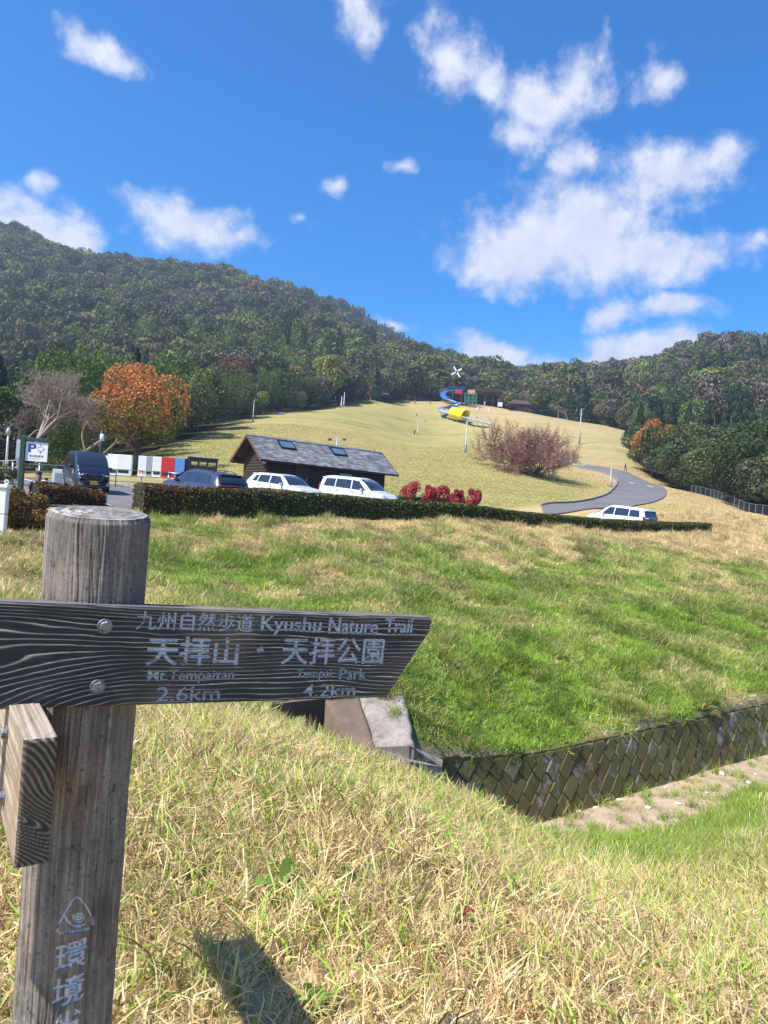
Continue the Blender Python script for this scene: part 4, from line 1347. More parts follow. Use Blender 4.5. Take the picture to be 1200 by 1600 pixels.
def cone_crown(seed, R, H, n, size, base):
    rs = np.random.RandomState(seed)
    t = rs.rand(n) ** .75
    z = t
    tier = .82 + .18 * np.sin(z * 34 + rs.rand() * 6)
    r = R * (1 - z) ** .8 * tier * rs.uniform(.75, 1.05, n)
    a = rs.rand(n) * 2 * math.pi
    r = r * (1 + .18 * np.sin(a * 3 + z * 9 + seed))
    C = np.c_[r * np.cos(a), r * np.sin(a), base + z * H]
    N = np.c_[np.cos(a), np.sin(a), np.full(n, .55)]
    return cards(C, norm(N), size * rs.uniform(.6, 1.2, n), .5, .5, rs, .5)
def trunk_mesh(seed, H, r0, limbs=5, spread=.5, name='trunk', mat=None, top=.7):
    rs = random.Random(seed); mb = MB()
    pts = [np.array([0, 0, -.3])]; x = y = 0
    for k in range(1, 6):
        x += rs.uniform(-.04, .04) * H * .3; y += rs.uniform(-.04, .04) * H * .3
        pts.append(np.array([x, y, H * top * k / 5]))
    mb.tube(pts, [r0 * 1.35, r0, r0 * .85, r0 * .7, r0 * .5, r0 * .22], 7)
    for k in range(limbs):
        b = pts[rs.randint(2, 4)]; a = rs.random() * 6.28; L = H * spread * rs.uniform(.5, .9)
        e = b + np.array([math.cos(a) * L * .7, math.sin(a) * L * .7, L * .55])
        mb.tube([b, (b + e) / 2 + np.array([0, 0, -L * .05]), e], [r0 * .42, r0 * .28, r0 * .08], 5)
    return mb
def branch_tree(seed, H, r0, levels=5, spread=.75, first=.25, nsplit=(3, 4), shrink=.66, updraft=.12, twigmin=.012, droop=0.0, sides=5):
    """bare branching: returns segments (p, q, r, s, level)"""
    rs = random.Random(seed); segs = []; tips = []
    def grow(p, d, L, r, lev):
        k = 3 if lev < 2 else 2
        q = p
        for i in range(k):
            d2 = d + np.array([rs.gauss(0, .10), rs.gauss(0, .10), rs.gauss(0, .07) + updraft * .3 - droop * .05 * lev]); d2 /= np.linalg.norm(d2)
            e = q + d2 * L / k
            segs.append((q, e, r * (1 - .3 * i / k), r * (1 - .3 * (i + 1) / k), lev)); q = e; d = d2
            if lev >= 2 and lev < levels and rs.random() < .75:          # side twigs
                a = norm(np.cross(d, np.array([rs.gauss(0, 1), rs.gauss(0, 1), rs.gauss(0, 1)])))
                dd = norm(d * .6 + a * .8 + np.array([0, 0, updraft]))
                grow(q, dd, L * .55, max(twigmin, r * .45), lev + 1)
        if lev >= levels:
            tips.append((q, d)); return
        for c in range(rs.randint(*nsplit)):
            a = norm(np.cross(d, np.array([rs.gauss(0, 1), rs.gauss(0, 1), rs.gauss(0, 1)])))
            dd = norm(d * (1 - .35 * spread) + a * spread * rs.uniform(.6, 1.2) + np.array([0, 0, updraft]))
            grow(q, dd, L * shrink * rs.uniform(.8, 1.15), max(twigmin, r * rs.uniform(.5, .66)), lev + 1)
    grow(np.array([0, 0, -.2]), np.array([0, 0, 1.0]), H * first, r0, 0)
    return segs, tips
def fan_tree(seed, R, H):
    """short trunk, limbs fanning out low and wide, fine twigs rising: a spreading cherry"""
    rs = random.Random(seed); segs = []
    def limb(p, d, L, r, lev, n, lift):
        q = np.array(p, float); d = norm(d); pts = [(q, d)]
        for i in range(n):
            d = norm(d + np.array([rs.gauss(0, .13), rs.gauss(0, .13), lift + rs.gauss(0, .06)]))
            e = q + d * L / n; ra = max(.008, r * (1 - .75 * i / n)); rb = max(.008, r * (1 - .75 * (i + 1) / n))
            segs.append((q, e, ra, rb, lev)); q = e; pts.append((q, d))
        return pts
    tr = limb((0, 0, -.2), (rs.gauss(0, .1), rs.gauss(0, .1), 1), H * .17, .24, 0, 3, 0)
    top = tr[-1][0]
    for k in range(13):
        a = 6.283 * k * .382 + rs.uniform(-.25, .25); el = .05 + 1.25 * (k / 12) ** 1.2
        m = limb(top - np.array([0, 0, rs.uniform(0, .35)]), (math.cos(a) * math.cos(el), math.sin(a) * math.cos(el), math.sin(el)), R * rs.uniform(.82, 1.12) * (1.12 - .25 * el), .095, 1, 7, .012)
        for (p, d) in m[2:]:
            for j in range(3):
                s_ = norm(np.cross(d, np.array([rs.gauss(0, 1), rs.gauss(0, 1), rs.gauss(0, 1)])))
                b = limb(p, d * .7 + s_ * .85 + np.array([0, 0, .12]), R * rs.uniform(.28, .5), .04, 2, 4, .07)
                for (p2, d2) in b[1:]:
                    for i in range(3):
                        s2 = norm(np.cross(d2, np.array([rs.gauss(0, 1), rs.gauss(0, 1), rs.gauss(0, 1)])))
                        limb(p2, d2 * .8 + s2 * .7 + np.array([0, 0, .25]), R * rs.uniform(.12, .24), .016, 3, 3, .05)
    return segs
def segs_mesh(segs, n=4):
    """thin tapered prisms, vectorised"""
    P = np.array([s[0] for s in segs]); Q = np.array([s[1] for s in segs]); r = np.array([s[2] for s in segs]); s_ = np.array([s[3] for s in segs])
    d = norm(Q - P); h = np.where(np.abs(d[:, 2:3]) < .9, np.array([[0, 0, 1.0]]), np.array([[1.0, 0, 0]]))
    a = norm(np.cross(d, h)); b = np.cross(d, a)
    V = []
    for k in range(n):
        t = 2 * math.pi * k / n
        V.append(P + r[:, None] * (a * math.cos(t) + b * math.sin(t)))
    for k in range(n):
        t = 2 * math.pi * k / n
        V.append(Q + s_[:, None] * (a * math.cos(t) + b * math.sin(t)))
    V = np.stack(V, 1).reshape(-1, 3); m = len(P)
    F = []
    for k in range(n):
        F.append(np.c_[np.arange(m) * 2 * n + k, np.arange(m) * 2 * n + (k + 1) % n, np.arange(m) * 2 * n + n + (k + 1) % n, np.arange(m) * 2 * n + n + k])
    return V, np.vstack(F)
def foliage(name, vfr, mat):
    V, F, r = vfr
    return mesh_arrays(name, V, F, [mat], dict(rnd=r))

# ---- scattering by geometry nodes (only for what nobody could count)
def scatter_tree(protos):
    pc = bpy.data.collections.new('scatter_source')
    for k, p in enumerate(protos):
        p.name = 'src_%03d' % k
        pc.objects.link(p)
    return pc
def scatter(name, label, P, rot, scale, idx, protos, fattrs=None, tint=None, cat=None):
    me = bpy.data.meshes.new(name); me.vertices.add(len(P)); me.vertices.foreach_set('co', np.asarray(P, np.float32).ravel())
    def put(k, typ, a, key):
        q = me.attributes.new(k, typ, 'POINT'); q.data.foreach_set(key, np.asarray(a).ravel())
    put('rot', 'FLOAT_VECTOR', np.asarray(rot, np.float32), 'vector'); put('scl', 'FLOAT_VECTOR', np.asarray(scale, np.float32), 'vector'); put('idx', 'INT', np.asarray(idx, np.int32), 'value')
    for k, a in (fattrs or {}).items():
        put(k, 'FLOAT', np.asarray(a, np.float32), 'value')
    if tint is not None:
        put('tint', 'FLOAT_COLOR', np.c_[tint, np.ones(len(P))].astype(np.float32), 'color')
    o = obj(name, me)
    pc = scatter_tree(protos)
    ng = bpy.data.node_groups.new(name + '_scatter', 'GeometryNodeTree')
    ng.interface.new_socket('Geometry', in_out='INPUT', socket_type='NodeSocketGeometry'); ng.interface.new_socket('Geometry', in_out='OUTPUT', socket_type='NodeSocketGeometry')
    gi = ng.nodes.new('NodeGroupInput'); go = ng.nodes.new('NodeGroupOutput')
    ci = ng.nodes.new('GeometryNodeCollectionInfo'); ci.inputs[0].default_value = pc; ci.inputs[1].default_value = True; ci.inputs[2].default_value = True
    ip = ng.nodes.new('GeometryNodeInstanceOnPoints')
    def na(nm, typ):
        q = ng.nodes.new('GeometryNodeInputNamedAttribute'); q.data_type = typ; q.inputs[0].default_value = nm; return q.outputs[0]
    L = ng.links.new
    L(gi.outputs[0], ip.inputs['Points']); L(ci.outputs[0], ip.inputs['Instance']); ip.inputs['Pick Instance'].default_value = True
    L(na('idx', 'INT'), ip.inputs['Instance Index']); L(na('scl', 'FLOAT_VECTOR'), ip.inputs['Scale'])
    e2r = ng.nodes.new('FunctionNodeEulerToRotation'); L(na('rot', 'FLOAT_VECTOR'), e2r.inputs[0]); L(e2r.outputs[0], ip.inputs['Rotation'])
    L(ip.outputs[0], go.inputs[0])
    md = o.modifiers.new('scatter', 'NODES'); md.node_group = ng
    return tag(o, label, cat, kind='stuff')
def proto(me):
    return bpy.data.objects.new('src', me)

# ---- grass clumps
def clump(seed, nb, rad, hmin, hmax, w, lean, curl, mat=None, flat=0.0):
    rs = np.random.RandomState(seed)
    a = rs.rand(nb) * 6.283; r = rad * np.sqrt(rs.rand(nb)); base = np.c_[r * np.cos(a), r * np.sin(a), np.full(nb, -.012)]
    h = rs.uniform(hmin, hmax, nb); la = rs.rand(nb) * 6.283; ln = lean * rs.rand(nb) ** .7 + flat
    d = np.c_[np.cos(la) * ln, np.sin(la) * ln, np.ones(nb)]; d = norm(d)
    d2 = norm(d + np.c_[np.cos(la), np.sin(la), np.zeros(nb)] * (curl * rs.rand(nb))[:, None] + np.array([0, 0, -.5]) * (curl * rs.rand(nb))[:, None])
    d3 = norm(d2 + np.array([0, 0, -.8]) * (curl * rs.rand(nb))[:, None] + .3 * curl * rs.randn(nb, 3))
    side = norm(np.cross(d, norm(rs.randn(nb, 3)))) * (w * rs.uniform(.6, 1.3, nb))[:, None]
    p1 = base + d * (h * .4)[:, None]; p2 = p1 + d2 * (h * .35)[:, None]; p3 = p2 + d3 * (h * .28)[:, None]
    V = np.stack([base - side, base + side, p1 - side * .9, p1 + side * .9, p2 - side * .6, p2 + side * .6, p3], 1).reshape(-1, 3)
    i = np.arange(nb) * 7
    Q = np.vstack([np.c_[i, i + 1, i + 3, i + 2], np.c_[i + 2, i + 3, i + 5, i + 4]]); T = np.c_[i + 4, i + 5, i + 6]
    hg = np.tile([0, 0, .4, .4, .75, .75, 1.0], nb)
    return mesh_arrays('grass_clump', V, [Q, T], [M_GRASS], dict(rnd=np.repeat(rs.rand(nb), 7), hgt=hg))

def frustum(X, Y, Z, mx=90, my=90):
    x, y, zc = proj(np.stack([X, Y, Z], -1))
    return (zc > .3) & (x > -mx) & (x < 1200 + mx) & (y > -my) & (y < 1600 + my * 3)

def slopes(X, Y):
    e = .15
    gx = (ground(X + e, Y) - ground(X - e, Y)) / (2 * e); gy = (ground(X, Y + e) - ground(X, Y - e)) / (2 * e)
    return gx, gy

def build_grass():
    rs = np.random.RandomState(5)
    # --- foreground
    n = 150000
    Y = 1.25 + (18.5 - 1.25) * np.sqrt(rs.rand(n)); X = (rs.rand(n) - .5) * 1.5 * (Y + .8)
    u, nn = to_un(X, Y)
    ok = (nn < 8.15 + .2 * rs.rand(n)) | (u < 5.0)
    ok &= ~((u > 6.6) & (nn + (fbm(u * .8, nn * 0 + 3, 51, 3) - .5) * 1.0 > 6.58 + .35 * rs.rand(n)) & (rs.rand(n) > .022))
    ok &= ~((u > CULV_U0 - .1) & (u < CULV_U1) & (nn > 7.9))
    ok &= np.hypot(X - SIGN_C[0], Y - SIGN_C[1]) > .16
    ok &= (nn < 12.5) & ((Y < 13.5) | (u > 9))
    X, Y = X[ok], Y[ok]; Z = ground(X, Y)
    k = frustum(X, Y, Z, 220, 120); X, Y, Z = X[k], Y[k], Z[k]
    u, nn = to_un(X, Y)
    d = dryness(X, Y); m = len(X)
    protos = [clump(200 + i, 26, .085, .04, .12, .0024, .9, 1.3) for i in range(5)] + [clump(210 + i, 18, .06, .08, .20, .0027, .6, 1.1) for i in range(4)] + [clump(220 + i, 28, .09, .03, .08, .0021, 1.5, 1.3, flat=.6) for i in range(3)]; protos = [proto(q_) for q_ in protos]
    # green clumps stand, straw lies
    tall = rs.rand(m) < np.clip(.16 + .55 * (1 - d) + .35 * (fbm(X * .8, Y * .8, 63, 3) - .5), .05, .9)
    idx = np.where(tall, 5 + rs.randint(0, 4, m), np.where(rs.rand(m) < .5, rs.randint(0, 5, m), 9 + rs.randint(0, 3, m)))
    s = rs.uniform(.75, 1.35, m) * np.minimum(.86 + .07 * Y, 1.5)
    gx, gy = slopes(X, Y)
    rot = np.c_[np.arctan(gy) * .6, -np.arctan(gx) * .6, rs.rand(m) * 6.283]
    scatter('foreground_grass', 'dry straw and green grass covering the near slope', np.c_[X, Y, Z], rot, np.c_[s, s, s * rs.uniform(.8, 1.25, m)], idx, protos,
            dict(dry=np.clip(d + rs.uniform(-.12, .12, m), .03, .97), tone=rs.uniform(.78, 1.15, m) * (.8 + .4 * fbm(X * 2.2, Y * 2.2, 64, 2))), cat='grass')
    # --- longer bleached blades arching over the rest
    n = 22000
    Y = 1.3 + 9.0 * np.sqrt(rs.rand(n)); X = (rs.rand(n) - .5) * 1.5 * (Y + .8); u, nn = to_un(X, Y)
    ok = (nn < 6.6) & (np.hypot(X - SIGN_C[0], Y - SIGN_C[1]) > .16) & ((u < 7) | (nn < 3.2)); X, Y = X[ok], Y[ok]; Z = ground(X, Y); m = len(X)
    protos = [proto(clump(340 + i, 6, .10, .13, .27, .0040, .8, 1.9)) for i in range(5)]
    s = rs.uniform(.7, 1.25, m) * (.42 + .15 * Y)
    scatter('bleached_grass', 'long bleached blades arching over the near grass', np.c_[X, Y, Z], np.c_[np.zeros(m), np.zeros(m), rs.rand(m) * 6.283], np.c_[s, s, s], rs.randint(0, 5, m), protos, dict(dry=np.full(m, .8), tone=rs.uniform(.9, 1.25, m)), cat='grass')
    # --- bank under the hedge and on to the right
    n = 120000
    Y = 8 + (64 - 8) * rs.rand(n) ** .75; X = -.62 * Y - 2 + (1.30 * Y + 4) * rs.rand(n)
    u, nn = to_un(X, Y)
    ok = (((u > 6) & (nn > 8.54)) | ((u <= 6) & (nn > 9.5))) & (nn < 25.9)
    ok |= ((u > 48) & (nn >= 25.9) & (nn < 34)) | ((u < 3) & (nn >= 25.9) & (nn < 27.5))
    ok &= ~((u > CULV_U0 - .1) & (u < CULV_U1 + .15 + np.clip((nn - 8.6) * .30, 0, .6)) & (nn > 8) & (nn < CULV_N + .2))
    keep = rs.rand(n) < np.clip(20.0 / Y, .12, 1.0) * 1.0
    ok &= keep
    X, Y = X[ok], Y[ok]; Z = ground(X, Y)
    k = frustum(X, Y, Z, 120, 60); X, Y, Z = X[k], Y[k], Z[k]
    # keep clear of the wing wall
    px, py, _ = proj(np.stack([X, Y, Z], -1))
    W0 = at(600, 1088, 12.3); W1 = at(615, 1168, 10.95)
    dw = np.hypot(X - (W0[0] + W1[0]) / 2, Y - (W0[1] + W1[1]) / 2)
    k = dw > .5; X, Y, Z = X[k], Y[k], Z[k]
    d = dryness(X, Y); m = len(X)
    protos = [clump(300 + i, 44, .20, .05, .17, .0052, .8, .9) for i in range(5)] + [clump(310 + i, 46, .17, .12, .34, .0058, .7, .8) for i in range(4)] + [clump(320 + i, 40, .2, .05, .11, .005, 1.4, .9, flat=.5) for i in range(2)]; protos = [proto(q_) for q_ in protos]
    tuft = fbm(X * .55, Y * .55, 67, 3)
    tall = (tuft > .54) & (rs.rand(m) < .85) & (d < .65)
    tall |= rs.rand(m) < .06
    idx = np.where(tall, 5 + rs.randint(0, 4, m), np.where((d > .5) & (rs.rand(m) < .6), 9 + rs.randint(0, 2, m), rs.randint(0, 5, m)))
    s = rs.uniform(.75, 1.3, m) * (.72 + .016 * Y)
    gx, gy = slopes(X, Y)
    rot = np.c_[np.arctan(gy) * .5, -np.arctan(gx) * .5, rs.rand(m) * 6.283]
    tone = rs.uniform(.74, 1.12, m) * (.30 + 1.4 * fbm(X * 1.3, Y * 1.3, 69, 4))
    tone = np.where(tall, tone * .95, tone)
    scatter('bank_grass', 'green and straw grass covering the bank below the hedge', np.c_[X, Y, Z], rot, np.c_[s, s, s * rs.uniform(.7, 1.15, m)], idx, protos,
            dict(dry=np.clip(d + rs.uniform(-.1, .1, m), .03, .97), tone=tone), cat='grass')
    # --- tussocks and dead tufts that break up the bank
    n = 900
    cu = rs.uniform(7, 40, 60); cn = 9.2 + 13 * rs.rand(60) ** 1.3; pk = rs.randint(0, 60, n)
    u = cu[pk] + rs.randn(n) * .42; nn = np.clip(cn[pk] + rs.randn(n) * .30, 8.9, 25); X, Y = to_xy(u, nn); Z = ground(X, Y)
    dead = (pk % 3) == 0
    protos = [proto(clump(350 + i, 34, .13, .22, .46, .0065, .75, 1.1)) for i in range(4)] + [proto(clump(356 + i, 40, .2, .06, .16, .007, 1.3, .9, flat=.5)) for i in range(2)]
    s = rs.uniform(.6, 1.05, n)
    scatter('bank_tussocks', 'taller grass tussocks and brown dead tufts dotted over the bank', np.c_[X, Y, Z], np.c_[np.zeros(n), np.zeros(n), rs.rand(n) * 6.28], np.c_[s, s, s], np.where(dead, 4 + rs.randint(0, 2, n), rs.randint(0, 4, n)), protos,
            dict(dry=np.where(dead, .95, .28), tone=np.where(dead, rs.uniform(.22, .5, n), rs.uniform(.5, .95, n))), cat='grass')
    # --- short turf on the hill, only where it is near enough to show blades
    n = 60000
    Y = 50 + (150 - 50) * rs.rand(n) ** .8; X = -.5 * Y + 1.02 * Y * rs.rand(n)
    u, nn = to_un(X, Y)
    A, B = [np.stack([np.interp(np.linspace(0, len(R_) - 1, 12), np.arange(len(R_)), [at(*p)[c] for p in R_]) for c in (0, 1)], -1) for R_ in (ROAD_IN, ROAD_OUT)]
    ok = in_lawn(X, Y) & ((nn > 42.9) | (u > 48)) & (nn > 24)
    C = (A + B) / 2; hw = np.linalg.norm(A - B, axis=1) / 2
    t = np.linspace(0, len(C) - 1, 120); Cx = np.interp(t, np.arange(len(C)), C[:, 0]); Cy = np.interp(t, np.arange(len(C)), C[:, 1]); Hw = np.interp(t, np.arange(len(C)), hw)
    dr = np.hypot(X[:, None] - Cx[None], Y[:, None] - Cy[None]) - Hw[None]
    ok &= dr.min(1) > .3
    X, Y = X[ok], Y[ok]; Z = ground(X, Y); m = len(X)
    d = dryness(X, Y) + (fbm(X * .08, Y * .08, 73, 3) - .5) * .6 + .22
    protos = [clump(330 + i, 40, .5, .05, .13, .016, 1.2, .8, flat=.3) for i in range(3)]; protos = [proto(q_) for q_ in protos]
    s = rs.uniform(.8, 1.3, m)
    scatter('lawn_turf', 'yellow-green turf on the lower part of the hill', np.c_[X, Y, Z], np.c_[np.zeros(m), np.zeros(m), rs.rand(m) * 6.28], np.c_[s, s, s * .8], rs.randint(0, 3, m), protos,
            dict(dry=np.clip(d, .05, .95), tone=rs.uniform(.85, 1.15, m)), cat='grass')
build_grass()

def build_weeds():
    rs = random.Random(4)
    def rosette(seed, nl, L, W):
        r = random.Random(seed); V = []; F = []; rn = []
        for k in range(nl):
            a = 6.283 * k / nl + r.uniform(-.3, .3); el = r.uniform(.25, .9); l = L * r.uniform(.6, 1.1)
            d = np.array([math.cos(a), math.sin(a), 0]); s = np.array([-math.sin(a), math.cos(a), 0])
            pts = [np.zeros(3), d * l * .35 + ZDIR * l * .35 * el, d * l * .7 + ZDIR * l * .5 * el, d * l + ZDIR * l * .42 * el]
            ws = [W * .25, W, W * .8, .001]; b = len(V)
            for p, w in zip(pts, ws):
                V += [p - s * w + ZDIR * w * .25, p + s * w + ZDIR * w * .25]
            for i in range(3):
                F.append((b + 2 * i, b + 2 * i + 1, b + 2 * i + 3, b + 2 * i + 2))
            rn += [r.random() * .95 if r.random() < .88 else 1.0] * 8
        return mesh_arrays('rosette', np.array(V), np.array(F), [M_WEED], dict(rnd=rn))
    spots = [(442, 1392, .16, 'broad-leaved green dock plant in the straw just right of the post'), (40, 1310, .13, 'leafy green weed at the left edge beside the post'), (720, 1440, .12, 'leafy weed with a red-tinted leaf in the middle of the straw'), (800, 1405, .10, 'low reddish dock leaf cluster in the straw at the right'), (560, 1370, .10, 'small green weed in the straw below the board tip'), (905, 1395, .09, 'low green weed near the greener ditch edge'), (490, 1570, .10, 'leafy weed at the bottom edge beside the dark shadow')]
    for k, (x, y, L, lab) in enumerate(spots):
        P = None
        for Y in np.linspace(1.6, 9, 500):
            q = at(x, y, Y)
            if q[2] <= gz(q[0], q[1]) + .03:
                P = q; break
        if P is None: continue
        o = obj('weed_plant', rosette(50 + k, rs.randint(6, 9), L, L * .17)); o.location = P
        tag(o, lab, 'weed', 'broad-leaved weeds in the straw')
build_weeds()

# ------------------------------------------------------------------ forest on the mountains
def forest_protos():
    out = []
    for k in range(5):                                      # rounded evergreens
        out.append(proto(foliage('crown', blobs_crown(400 + k, 4.6, 8.0, 12 + k, 1900, .40, 1.8, .55), M_LEAFI)))
    for k in range(2):                                      # cedars
        out.append(proto(foliage('crown', cone_crown(420 + k, 3.1, 11.0, 1500, .40, .8), M_LEAFI)))
    for k in range(2):                                      # feathery bamboo
        out.append(proto(foliage('crown', blobs_crown(430 + k, 2.9, 9.0, 10, 1500, .32, 1.0, .9, 1.2, .35, .3), M_LEAFI)))
    for k in range(2):                                      # leafless / budding crowns
        segs, tips = branch_tree(440 + k, 9.5, .16, 4, .7, .28, (3, 4), .68, .2, .022)
        V, F = segs_mesh([s for s in segs], 3)
        n = len(V); me = mesh_arrays('bare', V, F, [M_LEAFI], dict(rnd=np.repeat(np.random.RandomState(k).rand(n // 6), 6)))
        out.append(proto(me))
    for k in range(3):                                      # finer crowns for the nearer woods
        out.append(proto(foliage('crown', blobs_crown(450 + k, 4.2, 7.6, 15 + k, 6000, .20, 1.6, .6), M_LEAFI)))
    fb = proto(foliage('crown', blobs_crown(456, 2.9, 8.5, 11, 5200, .16, 1.0, .9, 1.2, .35, .3), M_LEAFI))
    out.append(proto(foliage('crown', cone_crown(455, 2.8, 10.5, 4500, .21, .8), M_LEAFI))); out.append(fb)
    return out
PROTO = forest_protos()
TREE_SPOTS = []        # (x, y) of the trees built singly, kept free of scattered ones
def build_forest():
    rs = np.random.RandomState(21)
    pts = []
    # jittered grid, finer near
    def cand(y0, y1, step):
        ys = np.arange(y0, y1, step)
        for Y in ys:
            xs = np.arange(-.66 * Y - 12, .66 * Y + 12, step)
            q = np.c_[xs + rs.uniform(-.42, .42, len(xs)) * step, np.full(len(xs), Y) + rs.uniform(-.42, .42, len(xs)) * step]
            pts.append(q)
    cand(56, 150, 4.6); cand(150, 300, 5.4); cand(300, 860, 7.6)
    P = np.vstack(pts)
    P = P[~in_lawn(P[:, 0], P[:, 1])]
    Z = ground(P[:, 0], P[:, 1])
    px, py, _ = proj(np.c_[P, Z])
    k = (px > -160) & (px < 1360) & (py > 250)
    P, Z, px, py = P[k], Z[k], px[k], py[k]
    # drop those wholly hidden behind the ground in front (a running horizon per column)
    order = np.argsort(P[:, 1]); hor = np.full(220, 2000.0); keep = np.zeros(len(P), bool)
    for i in order:
        c = int(np.clip((px[i] + 200) / 8, 0, 199)); top = py[i] - 13.0 * FPX / P[i, 1]
        if top < hor[c] + 3: keep[i] = True
        hor[c] = min(hor[c], py[i])
    P, Z, px, py = P[keep], Z[keep], px[keep], py[keep]
    for (sx, sy, r) in TREE_SPOTS:
        k = np.hypot(P[:, 0] - sx, P[:, 1] - sy) > r
        P, Z, px, py = P[k], Z[k], px[k], py[k]
    m = len(P); X, Y = P[:, 0], P[:, 1]
    n1 = fbm(X * .011, Y * .011, 81, 3); n2 = fbm(X * .03 + 7, Y * .03, 83, 3); r = rs.rand(m)
    cedar = ((n1 > .60) & (n2 > .5)) | ((px > 1010) & (Y < 330) & (n2 > .5)) | ((Y > 600) & (px > 460) & (px < 640)) | ((px > 780) & (px < 1200) & (n2 > .60))
    bamboo = (px < 640) & (px > 20) & (py > 520) & (n2 < .50) & (Y < 330)
    idx = rs.randint(0, 5, m)
    idx = np.where(cedar & (r < .75), 5 + rs.randint(0, 2, m), idx)
    idx = np.where(bamboo & (r < .65), 7 + rs.randint(0, 2, m), idx)
    fine_ = Y < 215
    idx = np.where(fine_ & (idx < 5), 11 + rs.randint(0, 3, m), idx); idx = np.where(fine_ & ((idx == 5) | (idx == 6)), 14, idx); idx = np.where(fine_ & ((idx == 7) | (idx == 8)), 15, idx)
    bare = (rs.rand(m) < .07) & ~cedar
    idx = np.where(bare, 9 + rs.randint(0, 2, m), idx)
    pal = np.array([(.058, .082, .030), (.088, .110, .038), (.115, .125, .050), (.070, .092, .036), (.130, .135, .055), (.105, .102, .052)])
    tint = pal[rs.randint(0, len(pal), m)] * rs.uniform(.7, 1.35, (m, 1))
    tint = np.where(((idx >= 5) & (idx < 7) | (idx == 14))[:, None], np.array([.036, .058, .026]) * rs.uniform(.75, 1.3, (m, 1)), tint)
    tint = np.where(((idx >= 7) & (idx < 9) | (idx == 15))[:, None], np.array([.13, .17, .045]) * rs.uniform(.7, 1.25, (m, 1)), tint)
    rnd_ = (idx < 5) | ((idx > 10) & (idx < 14))
    pa = fbm(X * .018 + 3, Y * .018, 87, 3); lime = (pa < .40) & rnd_ & (rs.rand(m) < .5); tint[lime] = np.array([.145, .175, .05]) * rs.uniform(.75, 1.2, (lime.sum(), 1)); brn = (pa > .62) & rnd_ & ~fine_ & (rs.rand(m) < .5); tint[brn] = np.array([.15, .125, .085]) * rs.uniform(.75, 1.15, (brn.sum(), 1))
    yel = (rs.rand(m) < .045) & rnd_; tint[yel] = np.array([.20, .21, .05]) * rs.uniform(.8, 1.2, (yel.sum(), 1))
    red = (rs.rand(m) < .014) & rnd_; tint[red] = np.array([.18, .085, .05])
    gr = (rs.rand(m) < np.where(fine_, .03, .10)) & rnd_; tint[gr] = np.array([.135, .115, .085]) * rs.uniform(.8, 1.15, (gr.sum(), 1))
    tint[bare] = np.array([.22, .18, .15]) * rs.uniform(.7, 1.2, (bare.sum(), 1))
    s = rs.uniform(.62, 1.42, m) * np.where(Y > 300, 1.32, 1.05)
    s = s * (1 - .28 * sstep(100, 60, Y)); s = np.where((idx == 5) | (idx == 6) | (idx == 14), s * .8, s); tint = np.where(fine_[:, None], tint * np.array([.78, .90, .80]), tint)
    scatter('mountain_forest', 'mixed evergreen forest covering the mountains behind the lawn', np.c_[X, Y, Z - .4], np.c_[np.zeros(m), np.zeros(m), rs.rand(m) * 6.283], np.c_[s * rs.uniform(.85, 1.15, m), s * rs.uniform(.85, 1.15, m), s * rs.uniform(.85, 1.25, m)], idx, PROTO, tint=tint, cat='forest')

def leafy_tree(name, label, cat, P, crown_me, trunk_mb, bark, color=None, rz=0.0, sc=1.0, group=None, clear=0):
    t = thing(name, label, cat, P, rz, group); t.scale = (sc, sc, sc)
    tr = trunk_mb if isinstance(trunk_mb, bpy.types.Mesh) else None
    if tr is None:
        o = trunk_mb.build('trunk', bark, t, True)
    else:
        o = obj('trunk', tr, t)
    c = obj('crown', crown_me, t)
    if color is not None: c.color = (*color, 1)
    if clear: TREE_SPOTS.append((P[0], P[1], clear))
    return t
def mesh_of(mb, name, mat):
    o = mb.build(name, mat, None, True); me = o.data; bpy.data.objects.remove(o); return me

